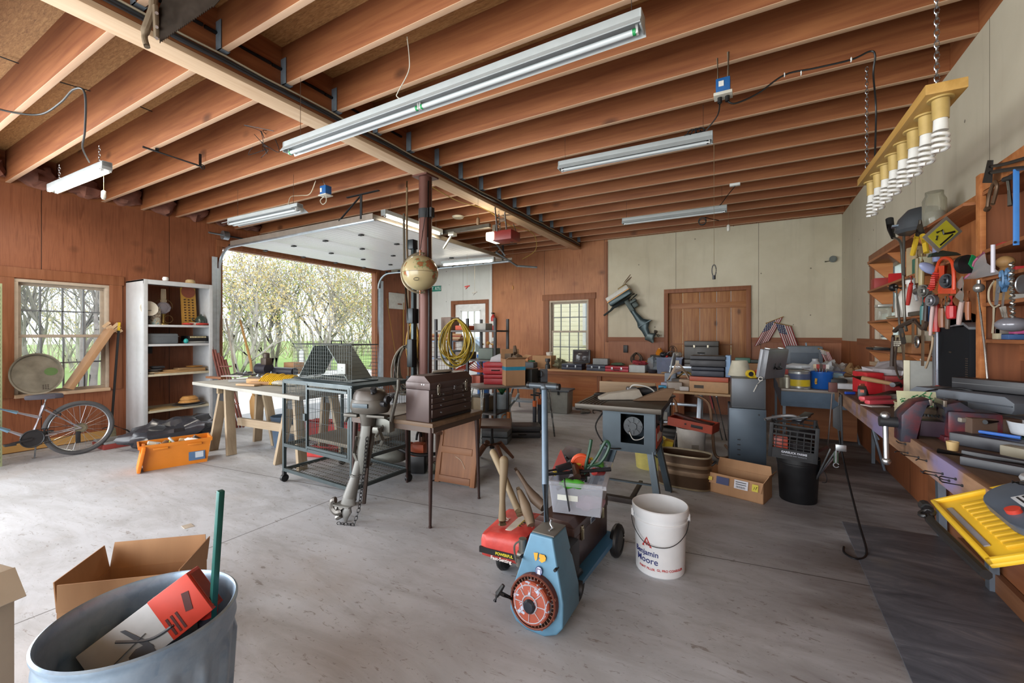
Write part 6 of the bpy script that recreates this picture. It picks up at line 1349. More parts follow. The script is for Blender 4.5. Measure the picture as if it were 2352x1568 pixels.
for s in(-1,1):
 b.box((0,s*(cw/2-.004),.045),(cl-.05,.006,.06));b.box((s*(cl/2-.004),0,.045),(.006,cw-.05,.06))
 for k in range(1,7):x=-cl/2+cl*k/7;b.box((x,s*(cw/2-.006),.15),(.006,.007,.16))
 for k in range(1,9):y=-cw/2+cw*k/9;b.box((s*(cl/2-.006),y,.15),(.007,.006,.16))
 for k in range(4):z=.1+.03*k;b.box((0,s*(cw/2-.006),z),(cl,.007,.005));b.box((s*(cl/2-.006),0,z),(.007,cw,.005))
b.out('crate_body',M_MK,mk)
text('GARELICK FARMS',.022,P('#c3c6d0',.5),mk,(.01,-cw/2-.0015,.056),bold=.0006)
text('REFRIGERATED DAIRY PRODUCTS',.011,P('#9a9ea8',.5),mk,(.01,-cw/2-.0015,.033))
for i,(x,y,z,d,cc,lab)in enumerate(((-.08,-.12,.05,(.1,.08,.14),'#a8402c','red and orange packet in the milk crate'),(-.1,.0,.04,(.12,.1,.12),'#b58a5a','tan packet in the milk crate behind the red one'),(.05,-.1,.03,(.14,.1,.13),'#2c2a2c','black box in the milk crate'),(.06,.1,.03,(.14,.14,.2),'#242428','black case at the rear of the milk crate'))):
 q=Mx.Translation((.29,4.27,.366))@Mx.Rotation(radians(-4),4,'Z')@V((x,y,z-.02));bx1('packet' if i<2 else 'black_box',lab,'packet' if i<2 else 'box',P(cc,.4),q,d,.2*i,.008)
for i,(x,y,a,cc,lab)in enumerate(((-.06,.05,.2,'#8f9194','chrome bar lying across the top of the milk crate'),(.02,.0,-.5,'#1c1c20','black bracket poking out of the milk crate'),(.09,.1,.9,'#2c2c30','black plate standing out of the milk crate at the rear'))):
 q=Mx.Translation((.29,4.27,.366))@V((x,y,.27));b=B()
 if i==0:b.tube(spline([(-.14,0,0),(-.02,.02,.03),(.08,0,.04),(.12,0,.0)]),.014,8);b.cyl((.1,0,.02),(.13,-.03,.0),.03,n=14)
 else:b.bar((-.1,0,0),(.1,.02,.06),.07,.012,.002)
 one('bar' if i==0 else 'bracket',lab,'bar' if i==0 else 'bracket',b,P(cc,.35,.5 if i==0 else 0),q,a)
for i,(dx,cc,lab)in enumerate(((0,'#191a1e','black bar sticking out beside the crate, left of three'),(.035,'#222228','black bar sticking out beside the crate, middle'),(.06,'#4a2f30','maroon bar sticking out beside the crate, right of three'))):
 b=B();b.bar((.0,0,-.16),(.09+dx*.9,-.02,.1-dx*.4),.045,.012,.002);one('flat_bar',lab,'bar',b,P(cc,.4),(.45+dx*.2,4.2+.03*i,.37))
dk=thing('steel_desk','blue-grey steel desk with drawer rail in the far right corner','desk',(.72,6.85,0))
b=B();b.box((0,0,.735),(.86,2.1,.03),bev=.003);b.out('desktop',P('#8a8178',.4,.2),dk)
b=B();b.box((-.02,-1.03,.635),(.8,.02,.17));b.box((-.42,0,.635),(.02,2.06,.17));b.box((.0,-1.042,.60),(.74,.006,.004));b.box((.1,-1.042,.575),(.004,.006,.05));b.out('drawer_rail',P('#4f6274',.4,.3),dk)
for sx in(-1,1):
 for sy in(-1,1):b=B();b.box((sx*.40,sy*1.0,.36),(.03,.03,.72));b.out('leg',P('#7d8790',.35,.6),dk)
for y0 in(-1.25,-.1):b=B();b.bar((.30,y0,.62),(.44,y0,.0),.05,.02,.003);b.bar((.24,y0+.02,.62),(.40,y0+.02,.3),.03,.015);b.out('strut',P('#8592a0',.4,.7),dk)
b=B();b.box((0,-.2,.25),(.8,.02,.4));b.out('modesty_panel',WD('#8a5433','#a66c44',0,2),dk)
DKZ=.751
def ond(px,py,z=DKZ):return fz(px,py,z)
yc=thing('paint_can','yellow and steel paint can at the front of the steel desk','can',(.47,5.92,DKZ))
b=B();b.cyl((0,0,0),(0,0,.2),.105,n=28);b.torus((0,0,.2),.103,.006,'Z',28,6);b.torus((0,0,.004),.103,.005,'Z',28,6);b.out('can_body',P('#a3a4a2',.35,.6),yc)
b=B();b.cyl((0,0,.03),(0,0,.105),.107,n=28,cap=False);b.out('label',P('#d8be28',.45),yc)
b=B();b.cyl((0,0,.105),(0,0,.17),.107,n=28,cap=False);b.out('label',P('#4f5a78',.45),yc)
b=B();b.cyl((0,0,.2),(0,0,.212),.095,n=24);b.out('lid',P('#8d8578',.5),yc)
b=B();b.lump((0,0,.03),(.12,.09,.035),4,.35);one('plastic_wrap','crumpled white plastic on top of the yellow can','plastic',b,P('#c9ced2',.4),(.46,5.98,DKZ+.215))
b=B();b.cyl((0,0,0),(0,0,.13),.09,n=24);b.torus((0,0,.13),.088,.006,'Z',24,6);b.cyl((0,0,.13),(0,0,.145),.08,n=22);one('steel_can','squat steel can left of the yellow can on the desk','can',b,P('#9c988a',.35,.7),(.355,5.95,DKZ))
bl2=thing('coffee_can','bright blue plastic can of paintbrushes on the steel desk','can',(.69,6.02,DKZ))
b=B();b.lathe([(0,0),(.098,0),(.104,.01),(.11,.17),(.113,.18),(.113,.195),(.105,.195),(.098,.01),(0,.008)],30);b.out('can_body',P('#1d5fb5',.35),bl2)
b=B();b.tube([(-.06,-.105,.06),(-.065,-.115,.08),(-.06,-.105,.12)],.012,6);b.out('label',P('#c99a3c',.5),bl2)
for i in range(5):b=B();b.tube([(0,0,-.1),(.03*(i-2),.02,.1)],.008,6);b.box((.03*(i-2),.02,.12),(.03,.014,.05));one('paintbrush',['brush with pale bristles at left in the blue can','brush with red handle second in the blue can','dark brush standing in the middle of the blue can','striped brush fourth in the blue can','white brush at right in the blue can'][i],'brush',b,P(['#c9b99a','#a8342c','#4a3a30','#7d4a4a','#d6d3cc'][i],.6),(.69,6.02,DKZ+.13))
jg=thing('plastic_jug','cloudy white plastic jug with narrow neck on the steel desk','jug',(.72,6.85,DKZ))
b=B();b.lathe([(0,0),(.13,0),(.135,.02),(.135,.12),(.12,.17),(.05,.25),(.035,.27),(.035,.30),(.0,.30)],28);b.out('jug_body',P('#c3c7cc',.35),jg)
toolcase('red_case','flat red case on the desk against the back wall',(.62,7.6,DKZ),.03,.52,.3,.17,P('#b3453c',.45),None,0,None,.3)
gc=thing('portable_stereo','grey rounded case with loop handle on the red case','case',(.66,7.62,DKZ+.173))
b=B();b.box((0,0,.14),(.46,.2,.28),bev=.04);b.out('shell',P('#6d7780',.5),gc)
b=B();b.box((0,-.102,.10),(.34,.006,.16),bev=.01);b.out('front_panel',P('#56626e',.5),gc)
b=B();b.torus((.03,0,.29),.03,.01,'X',18,6);b.out('handle',P('#8fa3b5',.4),gc)
for i,(x,y,r_,lab)in enumerate(((.86,6.9,(.13,.14,.13),'clear plastic bag right of the white jug'),(1.0,7.0,(.14,.16,.12),'clear bag with tan contents at the right end of the desk'))):
 b=B();b.lump((0,0,r_[2]*.95),r_,5+i,.35,20,12,3.2);one('plastic_bag',lab,'bag',b,P('#bfc3c6',.25)if i==0 else P('#b5b0aa',.3),(x,y,DKZ))
b=B();b.lump((0,0,.13),(.09,.08,.13),9,.4,18,10,3);one('paper_bag','crumpled brown paper bag at the right end of the desk','bag',b,P('#9c7a52',.8),(1.05,6.5,DKZ))
bx1('food_tub','clear lidded food tub on the desk right of the blue can','tub',P('#b5b8b4',.35),(.98,6.3,DKZ),(.2,.16,.13),.2,.014)
bx1('food_tub','blue tub lid stack behind the clear food tub','tub',P('#34488c',.4),(.92,6.55,DKZ),(.22,.18,.17),-.1,.014)
bx1('pale_tub','pale blue tub on the desk left of the paper bag','tub',P('#9cc0d3',.4),(.86,6.35,DKZ),(.13,.13,.16),.1,.014)
bx1('black_box','black box with red stripe just right of the blue can','box',M_BLACK,(.84,6.05,DKZ),(.16,.2,.12),.0,.01)
b=B();b.box((0,0,.04),(.16,.12,.08),bev=.02);one('sprayer','white plastic sprayer head before the clear food tub','sprayer',b,P('#c9cbd0',.4),(.90,5.95,DKZ))
def flag(label,loc,tilt,w=.3,h=.46):
 fl=thing('flag',label,'flag',loc,rot=(0,0,0),group=None)
 N,Mr=8,26
 def pt(u,v):
  a=tilt;x=(u-.0)*w;z=-v*h;yy=-.02-.025*sin(u*9)*v
  return V((x*cos(a)+z*sin(a)*-1,yy,-x*sin(a)*.9+z*cos(a)))
 for nm,sel,mt in(('red_stripes',0,P('#8c2c34',.8)),('white_stripes',1,P('#c9c3bd',.8))):
  b=B()
  for k in range(13):
   if k%2!=sel:continue
   u0,u1=k/13,(k+1)/13;v0=.4 if k<7 else 0
   b.sheet([[pt(u0+(u1-u0)*i/2,v0+(1-v0)*j/10)for i in range(3)]for j in range(11)])
  b.out(nm,mt,fl)
 b=B();b.sheet([[pt(7/13*i/6,.4*j/6)for i in range(7)]for j in range(7)]);b.out('blue_field',P('#353b5c',.8),fl)
 b=B()
 for r_ in range(5):
  for c_ in range(4):
   q=pt(.07+.12*c_+.05*(r_%2),.04+.075*r_)+V((0,-.004,0));b.sph(q,.008,6,4)
 b.out('stars',P('#c9c3bd',.7),fl)
 b=B();b.cyl(pt(-.05,-.02),pt(1.04,-.02),.006,n=8);b.sph(pt(-.06,-.02),.012,8,6);b.out('stick',WD('#8c6a3c','#a8864c',0,2),fl)
 return fl
p=fy(1775,738,YB-.03);flag('small stars and stripes flag pinned to the back wall, left one',(p.x-.08,YB-.035,p.z-.03),radians(-26),.24,.42)
p=fy(1798,742,YB-.03);flag('small stars and stripes flag pinned to the back wall, right one overlapping',(p.x-.10,YB-.065,p.z+.0),radians(17),.22,.40)
fl3=flag('tiny stars and stripes flag standing on the steel desk',(.80,7.2,DKZ+.42),radians(20),.12,.18)
ow=thing('outboard_motor','dark green outboard motor hanging on the back wall','outboard motor',(-2.02,YB-.16,1.86),rot=(0,radians(-31),0))
M_OGR=P('#3d4c50',.35,.4,.15)
b=B();b.box((-.02,0,.24),(.46,.17,.10),bev=.03);b.out('lower_cowl',M_OGR,ow)
b=B();b.box((-.02,0,.335),(.47,.175,.085),bev=.02);b.out('upper_cowl',P('#c3c0b8',.4),ow)
b=B();b.box((.12,0,.385),(.18,.15,.05),bev=.02);b.out('tank_cap',P('#7d6a48',.4,.4),ow)
b=B();b.box((-.02,0,.285),(.475,.18,.012));b.out('trim_strip',P('#b5824a',.4,.5),ow)
b=B();b.tube([(.24,0,.17),(.0,0,.14),(-.22,0,.165),(-.3,0,.14),(-.46,0,.13)],[.012,.035,.03,.02,.018],8);b.out('tiller',P('#2c3334',.45,.4),ow)
b=B();b.box((.05,0,.02),(.09,.09,.24),bev=.02);b.box((.15,0,.06),(.12,.1,.05),bev=.01);b.box((.15,0,-.02),(.10,.1,.1),bev=.02);b.tube([(.12,.0,.1),(.2,0,.12),(.27,0,.13)],.012,6);b.out('clamp_bracket',P('#3a4240',.45,.5),ow)
b=B();ell(b,[(.04,0,-.62,.055,.03),(.06,0,-.5,.07,.04),(.10,0,-.40,.13,.045),(.07,0,-.32,.07,.04),(.05,0,-.15,.045,.035),(.05,0,-.08,.05,.04)],18);b.out('drive_leg',M_OGR,ow)
b=B();b.prism([(-.02,0),(.25,0),(.23,.02),(-.02,.015)],.12,Mx.Translation((.0,.06,-.42))@Mx.Rotation(pi/2,4,'X'),.003);b.out('cavitation_plate',M_OGR,ow)
b=B();ell(b,[(.06,0,-.78,.02,.01),(.06,0,-.72,.05,.02),(.08,0,-.66,.12,.035),(.05,0,-.6,.05,.03)],16);b.out('gearcase',P('#5a6464',.4,.6),ow)
b=B()
for k in range(3):a=k*2*pi/3+.5;b.tube([(.18,0,-.66),(.2,.05*cos(a),-.66+.05*sin(a)),(.21,.08*cos(a),-.66+.08*sin(a))],[.016,.026,.018],8)
b.out('propeller',P('#77756a',.4,.7),ow)
b=B();b.tube([(.12,.02,.4),(.2,.1,.46),(.33,.15,.50)],.008,6);b.tube([(.08,.02,.4),(.2,.11,.49),(.34,.15,.55)],.006,6);b.out('hanger_hook',P('#7d5a40',.5,.5),ow)
p=fy(1438,802,YB);bx1('wall_socket','black power socket on the wainscot behind the bench','socket',M_BLACK,(p.x,YB-.03,p.z-.06),(.08,.05,.14),0,.006)
p=fy(1912,596,YB);b=B();b.cyl((0,0,0),(0,-.05,0),.045,.05,18);b.cyl((0,-.05,0),(-.0,-.07,0),.035,n=16);b.tube([(-.02,-.02,-.02),(-.1,-.03,-.03)],.01,6);one('spotlight','small grey round lamp on the white back wall near the corner','lamp',b,P('#6d726e',.4,.4),(p.x,YB-.014,p.z))
fe=thing('fire_extinguisher','red fire extinguisher on the white post beside the back door','extinguisher',fy(1133,745,YB-.08)-V((0,0,.12)))
b=B();b.lathe([(0,0),(.05,.0),(.055,.02),(.055,.26),(.045,.30),(.02,.33),(.02,.35),(0,.35)],20);b.out('cylinder',P('#b3302c',.35),fe)
b=B();b.cyl((0,0,.1),(0,0,.19),.0562,n=20,cap=False);b.out('label',P('#cfccc4',.5),fe)
b=B();b.box((0,-.01,.37),(.04,.09,.03),bev=.006);b.tube([(.02,-.02,.36),(.06,-.03,.3),(.06,-.03,.12)],.008,6);b.out('valve',M_BLACK,fe)
p=fy(1136,782,YB);bx1('switch_plate','white light switch plate on the wood wall by the back door','switch',P('#dcdcd8',.4),(p.x,YB-.012,p.z-.06),(.1,.014,.13),0,.003)
p=fy(1121,788,7.9);b=B();b.lump((0,0,0),(.04,.04,.04),2,.2);b.tube([(.03,0,0),(.1,-.02,-.02),(.2,-.04,-.02)],.02,6);b.tube([(0,0,0),(-.0,.24,.03)],.012,6);one('feather_duster','orange and grey duster stuck out of the red case pile','duster',b,P('#b58a4a',.8),p)
p=fy(1127,705,YB);
rt=thing('display_table','table on slim chrome legs by the back door under the red cases','table',(-2.82,4.95,0),radians(58))
b=B();b.box((0,0,.705),(1.15,.55,.02),bev=.003);b.out('tabletop',P('#6b6560',.4),rt)
for sx in(-1,1):
 for sy in(-1,1):b=B();b.tube([(sx*.5,sy*.18,.69),(sx*.54,sy*.26,.0)],.012,8);b.tube([(sx*.46,sy*.16,.69),(sx*.54,sy*.25,.1)],.008,6);b.out('leg',P('#b3b3ae',.25,.9),rt)
RT=Mx.Translation((-2.82,4.95,.716))@Mx.Rotation(radians(58),4,'Z')
cd_=thing('carton','tall cardboard box with blue tape on the table by the back door','box',(-2.72,4.85,.716),radians(46))
b=open_box(.26,.25,.34);b.out('carton_body',M_CARD,cd_)
b=B();b.box((0,0,.22),(.264,.254,.045));b.out('blue_tape',P('#2f87a5',.4),cd_)
b=B();b.box((.1325,-.06,.07),(.003,.06,.1));b.out('label',P('#cfcac0',.6),cd_)
flap(cd_,(-.13,-.125,.34),(.13,-.125,.34),(0,-1,.25),.1,M_CARD);flap(cd_,(.13,-.125,.34),(.13,.125,.34),(1,0,.5),.1,M_CARD);flap(cd_,(-.13,.125,.34),(.13,.125,.34),(.1,.4,1),.13,M_CARD)
b=B();b.tube([(0,0,.15),(.02,.03,.42),(.0,.05,.5)],[.03,.03,.02],8);b.box((-.06,.0,.36),(.1,.06,.08),bev=.01);b.lump((.06,-.02,.34),(.06,.07,.05),4,.4);one('tool_bundle','rusty tools standing in the tall cardboard box','tools',b,P('#6b5a4a',.6,.3),(-2.72,4.85,.72))
toolcase('red_tool_case','red plastic tool case on top of its twin by the back door',(-2.98,4.9,.716+.135),radians(20),.34,.3,.15,P('#b52c34',.4),'red tool cases',0,'front',.4)
toolcase('red_tool_case','red plastic tool case underneath, by the back door',(-2.97,4.9,.716),radians(20),.34,.3,.13,P('#a5282f',.4),'red tool cases',0,None,.4)
b=B();b.prism([(-.15,0),(.15,0),(.13,.05),(-.02,.11),(-.13,.06)],.16,Mx.Rotation(pi/2,4,'X')@T(0,0,-.08),.012);one('sander','grey and white shop tool lying on the red cases','tool',b,P('#b8bcc0',.4),(-2.95,4.95,1.003),radians(20))
p=RT@V((.35,.05,0))
for i,(x,y,d,cc,nm,lab)in enumerate(((.25,-.1,(.16,.2,.2),'#2f3230','black_box','black box right of the tall cardboard box'),(.42,.12,(.3,.12,.03),'#6d6a66','metal_strip','grey metal strips on the far end of the chrome-legged table'),(.50,-.05,(.1,.1,.18),'#5c6066','pump_motor','grey motor at the far end of the chrome-legged table'),(.36,.2,(.2,.06,.05),'#7a5a42','wood_block','brown block at the far end of the chrome-legged table'),(.30,.1,(.12,.1,.07),'#54483e','rusty_part','rusty part beside the black box'))):
 q=RT@V((x,y,0));bx1(nm,lab,nm.replace('_',' '),P(cc,.5,.2),q,d,.3*i,.012)
q=RT@V((.46,.0,.12));b=B();b.cyl((0,0,0),(.03,-.14,.0),.05,n=20,cap=False);b.cyl((0,0,0),(.003,-.01,0),.05,n=20);b.cyl((0,.0,-.12),(0,-.0,-.04),.03,n=12);one('black_cup','black round-mouthed flashlight body on the chrome-legged table','flashlight',b,M_BLACK,q,.2)
b=B()
for k in range(5):b.torus((0,0,.02*k),.1-.006*k,.012,'Z',22,6)
one('green_cable','bright green cable coil on the bench left of the window','cable',b,P('#1d6b48',.5),onb(1222,7.85,BZ+.05))
bx1('carton','tan cardboard box on the bench end left of the window','box',M_CARD,onb(1250,7.95),(.42,.25,.24))
b=B();b.lathe([(.06,0),(.07,.06),(.05,.07),(0,.07)],16,cap0=True);one('paper_cup','white bowl on top of the tan box by the window','bowl',b,P('#dcdad2',.4),(ob_(1262,7.95),7.95,BZ+.243))
b=B();b.lump((0,0,.1),(.13,.11,.11),12,.3,18,12,3);one('rope_bundle','pale orange bundle of cord left of the green cable','rope',b,P('#c48a62',.8),onb(1203,7.8))
b=B();b.box((0,0,.06),(.34,.2,.12),bev=.03);one('grey_case','dark grey case on the bench end below the green cable','case',b,P('#4a525a',.5),onb(1213,7.62))
b=B();b.lathe([(.05,0),(.05,.08),(.03,.1),(.03,.13),(.05,.14),(.05,.2),(0,.2)],18,cap0=True);one('jar_puller','dark cylinder standing on the bench at the window edge','cylinder',b,P('#4a4a4c',.4,.4),onb(1258,7.62))
wcn=thing('plant_pot','pale blue watering can holding a green plant under the chrome-legged table','watering can',(-3.3,5.55,0))
b=B();b.lathe([(0,.2),(.13,.2),(.15,.48),(.14,.48),(.12,.22),(0,.22)],22);b.cyl((0,0,0),(0,0,.2),.16,.14,20);b.tube([(.13,0,.28),(.24,-.02,.4),(.3,-.02,.5)],.02,8);b.tube(spline([(-.14,0,.45),(-.24,0,.42),(-.2,0,.28),(-.13,0,.25)]),.012,6);b.out('can_body',P('#b5c3c9',.4,.2),wcn)
b=B()
for k in range(24):a=k*2.4;b.tube([(0,0,.45),(.06*cos(a),.06*sin(a),.55),(.12*cos(a),.12*sin(a),.56+.03*(k%3))],[.006,.012,.002],5)
b.out('foliage',P('#3d7a4a',.7),wcn)
for i,(px,py,lab)in enumerate(((1133,975,'orange handled clamp hanging by the chrome table, left'),(1168,985,'orange handled clamp hanging by the chrome table, right'))):
 p=fy(px,py,5.35);b=B();b.box((0,0,0),(.05,.04,.2),bev=.01);b.torus((-.05,0,0),.06,.008,'Y',18,6,pi/2,3*pi/2);b.box((0,0,-.12),(.07,.06,.05),bev=.008);one('bow_saw',lab,'saw',b,P('#c4762a',.5),(p.x,5.35,max(.15,p.z)))
b=B();b.box((0,0,.03),(.5,.3,.06),bev=.01);one('paper_bin','low white box standing beneath the orange handled clamps','box',b,P('#b9bcbd',.6),(-3.05,5.35,0))
for i,(px,lab)in enumerate(((1228,'grey tube with orange collar standing on the floor, left of two'),(1239,'grey tube with orange collar standing on the floor, right of two'))):
 p=fz(px,992-7*i);sk=thing('grease_gun',lab,'tube',p);b=B();b.cyl((0,0,0),(0,0,.36),.028,n=16);b.cyl((0,0,0),(0,0,.012),.05,n=16);b.out('tube',P('#3d3f46',.4,.3),sk)
 b=B();b.cyl((0,0,.36),(0,0,.44),.03,n=16);b.out('collar',P('#c9632c',.5),sk);b=B();b.cyl((0,0,.44),(0,0,.52),.008,n=8);b.cyl((-.06,0,.52),(.06,0,.52),.012,n=10);b.out('t_handle',M_DARK,sk)
gt=thing('grey_tote','grey plastic tote with dark lid on the floor under the bench','tote',(-3.0,7.0,0),.1)
b=B();b.box((0,0,.19),(.42,.34,.38),bev=.02,taper=1.06);b.out('bin',P('#8f918c',.5),gt);b=B();b.box((0,0,.395),(.5,.4,.03),bev=.01);b.out('lid',P('#5a6068',.5),gt);b=B();b.box((.06,-.19,.36),(.03,.02,.06));b.out('latch',M_BLACK,gt)
toolcase('grey_case','long grey plastic case lying on the floor behind the stool',(-2.98,4.62,0),radians(18),.62,.3,.17,P('#5a5f63',.5),None,0,None,.5,bev=.03)
toolcase('black_case','dark case on the floor right behind the long grey one',(-2.72,5.1,0),radians(30),.5,.3,.16,P('#34363a',.5),None,0,'front',.5,bev=.03)
b=B();b.cyl((0,0,0),(0,0,.5),.07,n=18);b.torus((0,0,.5),.08,.012,'Z',20,6);one('metal_canister','narrow dark grey canister behind the slat-back chair','canister',b,P('#55585c',.4,.4),fz(1112,985))
b=B();b.cyl((0,0,0),(0,0,.95),.12,.14,20);one('blue_barrel','blue plastic barrel standing by the back door','barrel',b,P('#2c63a8',.45),(-4.95,7.55,0))
sl2=thing('small_ladder','small step ladder with wood treads behind the tubes','ladder',(-3.55,6.75,0),.1)
for s in(-1,1):b=B();b.bar((s*.26,-.2,0),(s*.2,.1,.62),.02,.04);b.bar((s*.26,.4,0),(s*.2,.12,.6),.02,.03);b.out('rail',P('#7d8084',.4,.6),sl2)
for z in(.2,.42,.62):b=B();b.box((0,-.18+.45*z,z),(.48-.1*z,.16,.03));b.out('tread',P('#8f9aa5',.5),sl2)
rr=random.Random(13)
for i,(px,py)in enumerate(((1330,938),(1352,942),(1368,936),(1300,944),(1345,948),(1372,948))):
 p=fz(px,py);b=B()
 if i%2:b.tube(spline([(-.14,0,.02),(-.03,.06,.05),(.06,-.04,.03),(.15,.03,.02)],4),.012,6)
 else:b.lump((0,0,.03),(.1,.07,.03),i,.4)
 one('floor_scrap',['dark rag on the floor below the bench, first from left','black cable on the floor below the bench, nearer the panel','brown scrap heap below the bench','coiled strap on the floor beside the grey tote','grey scrap lump in front of the bench panel','rubber hose end in front of the bench panel'][i],'scrap',b,P(['#4a3f3a','#2c2a2a','#6d5a48','#7a3a30','#6f6a62','#3a3634'][i],.8),p,rr.uniform(0,6))
nl=thing('step_can','dark grey jerry can on the floor behind the saw stand','can',fz(1525,972));b=B();b.box((0,0,.17),(.2,.14,.34),bev=.02);b.out('can_body',P('#34363a',.4),nl);b=B();b.box((-.0,-.072,.13),(.12,.004,.12));b.out('label',P('#8c8a84',.6),nl);b=B();b.cyl((.04,0,.34),(.04,0,.37),.025,n=12);b.out('cap',M_STEEL,nl)
lc=thing('lawn_chair','folded aluminium lawn chair with red striped webbing leaning behind the cabinet','chair',fz(1655,1010),.2)
for s in(0,1):b=B();b.tube([(.02+.05*s,0,0),(-.1+.06*s,.05,.55),(-.16+.08*s,.08,.75)],.011,6);b.out('frame',M_ALU,lc)
b=B();b.bar((-.09,.03,.4),(-.15,.07,.74),.07,.01);b.out('webbing',P('#a5484a',.7),lc)
# right-hand workbench and wall
WZ=.905
wk=thing('workbench','long scarred workbench along the right wall with iron legs','workbench',(0,0,0))
t=NT('scarred_bench_edge');o=t.coord();f=t.noise(t.coord((3,.8,6)),3,5,.6);g=t.noise(o,2.2,4)
c=t.ramp(f,[(.3,lin('#5c4334')),(.6,lin('#8d6c52')),(.8,lin('#a58468'))]);c=t.mix(t.ramp(g,[(.5,(0,0,0)),(.62,(.8,.8,.8))]),c,lin('#77719a'));t.col(c);t.rough(.6);M_EDGE=t.m
M_BTOP=WD('#4a382c','#6d5644',1,2.2,.6)
b=B();b.box(((.63+XR-.012)/2,(4.57-.6)/2,WZ-.02),(XR-.642,4.57+.6,.04),bev=.004);b.out('benchtop',M_BTOP,wk)
b=B();b.box((.632,(4.57-.6)/2,WZ-.05),(.03,5.17,.10),bev=.004);b.out('front_board',M_EDGE,wk)
M_LEG=P('#8592a0',.4,.7,.14)
for y in(3.95,3.25):
 b=B();b.bar((1.10,y,.84),(1.12,y,.0),.05,.04);b.bar((.70,y,.82),(1.1,y,.45),.04,.02,.003);b.out('leg',M_LEG,wk)
b=B();b.box((1.165,2.2,.42),(.02,4.3,.84));b.out('back_panel',WD('#7d4a2e','#9c6542',1,2),wk)
b=B();b.box((1.135,1.9,.05),(.03,3.6,.1));b.out('toe_board',WD('#6b4630','#8a5f42',1,2),wk)
rr=random.Random(3)
for i,(px,py)in enumerate(((2080,1020),(2085,1040),(2110,1050),(2128,1058),(2150,1092),(2165,1088),(2180,1104),(2195,1100),(2210,1115))):
 p=fx(px,py,.615);b=B();b.tube([(.0,0,0),(-.025-.012*(i%3),.0,.004),(-.035-.012*(i%3),-.01,.0 if i%2 else.014)],.0024,5);b.sph((.0,0,0),.005,6,4);o=b.out('hook',M_DARK,wk);o.location=p
def onw(px,py,z=WZ+.001):return fz(px,py,z)
t=NT('rubber_mat');o=t.coord();f=t.noise(t.coord((.7,2.2,1)),3.5,6,.65,1.0);g=t.noise(o,1.3,4);c=t.ramp(f,[(.3,lin('#494d57')),(.55,lin('#6d717b')),(.75,lin('#95959b'))]);c=t.mix(t.ramp(g,[(.55,(0,0,0)),(.75,(.8,.8,.8))]),c,lin('#8a7f6c'));t.col(c);t.rough(.5);t.bump(f,.1,.003)
b=B();b.prism([(.57,3.9),(1.12,3.93),(1.12,.2),(.52,.2)],.006,None,.002);one('rubber_mat','worn dark grey rubber mat on the floor along the bench','mat',b,t.m,(0,0,.001))
vs=thing('bench_vise','heavy red and black bench vise on the workbench corner','vise',(.72,2.62,WZ),radians(0))
M_VISE=P('#3a2d38',.4,.5,.35,7);t=NT('worn_vise_paint');o=t.coord();f=t.noise(o,9,5,.6);t.col(t.ramp(f,[(.42,lin('#2c2c38')),(.55,lin('#50242c')),(.7,lin('#7d2a2c'))]));t.b.inputs['Metallic'].default_value=.35;t.rough(.4);M_VR=t.m
b=B();b.box((.09,-.02,.012),(.18,.17,.024),bev=.005);b.box((.10,-.02,.075),(.17,.14,.12),bev=.014);b.prism([(.02,.06),(.02,.13),(.0,.155),(.06,.175),(.12,.13),(.14,.06)],.1,Mx.Translation((.0,.03,.0))@Mx.Rotation(pi/2,4,'X'),.008);b.out('fixed_jaw',M_VR,vs)
b=B();b.box((-.03,-.02,.045),(.14,.07,.07),bev=.006);b.out('slide',M_VISE,vs)
b=B();b.prism([(-.135,-.02),(-.135,.10),(-.12,.12),(-.085,.165),(-.04,.178),(-.035,.150),(-.065,.13),(-.075,.10),(-.075,-.02)],.12,Mx.Translation((0,.04,0))@Mx.Rotation(pi/2,4,'X'),.01);b.out('moving_jaw',M_VR,vs)
b=B();b.box((-.035,-.02,.163),(.012,.11,.028),bev=.002);b.box((.012,-.02,.163),(.012,.11,.028),bev=.002);b.out('jaw_plate',P('#7d756c',.35,.8),vs)
b=B();b.cyl((-.20,-.02,.058),(-.13,-.02,.058),.024,n=16);n=40;b.tube([(-.1+.11*i/n,-.02+.014*cos(i*1.6),.10+.004*sin(i*1.6))for i in range(n+1)],.004,4);b.out('screw',M_DARK,vs)
b=B();b.cyl((-.178,-.02,.075),(-.176,-.03,-.115),.011,n=12);b.sph((-.178,-.02,.085),.02,12,8);b.sph((-.176,-.03,-.125),.018,12,8);b.out('handle',M_STEEL,vs)
def tube_one(name,label,cat,mat,pts,r,loc,rz=0,n=8):b=B();b.tube(pts,r,n);return one(name,label,cat,b,mat,loc,rz)
hm=thing('claw_hammer','hammer with pale wooden handle lying at the far end of the workbench','hammer',(.80,4.12,WZ+.12),radians(-30),rot=(0,radians(8),radians(-30)))
b=B();b.tube([(-.19,0,.0),(-.08,0,.0),(.1,0,0)],[.022,.019,.014],10);b.out('handle',WD('#8c6a48','#ab8760',0,2),hm)
b=B();b.cyl((.12,-.05,0),(.12,.06,0),.017,n=12);b.tube([(.12,.05,0),(.125,.09,-.01),(.12,.12,-.03)],[.014,.012,.005],8);b.out('head',P('#4a4a4c',.35,.8),hm)
bx1('red_block','bright red plastic case standing at the far end of the workbench','case',P('#b5262c',.4),(.80,4.35,WZ),(.12,.2,.17),.3,.012)
bx1('red_box','dark red box beside the bright red case, far end of bench','box',P('#8c2c2c',.5),(.95,4.3,WZ),(.16,.14,.15),.1,.012)
b=B();b.lump((0,0,.12),(.2,.2,.13),3,.35,20,12,3);one('plastic_sheet','translucent plastic bag with red stripe at the back of the bench','bag',b,P('#a8a2a4',.35),(1.0,4.5,WZ))
fr2=thing('hacksaw','orange-red steel hacksaw frame standing on the far bench end','saw',(.70,3.98,WZ+.005),radians(80))
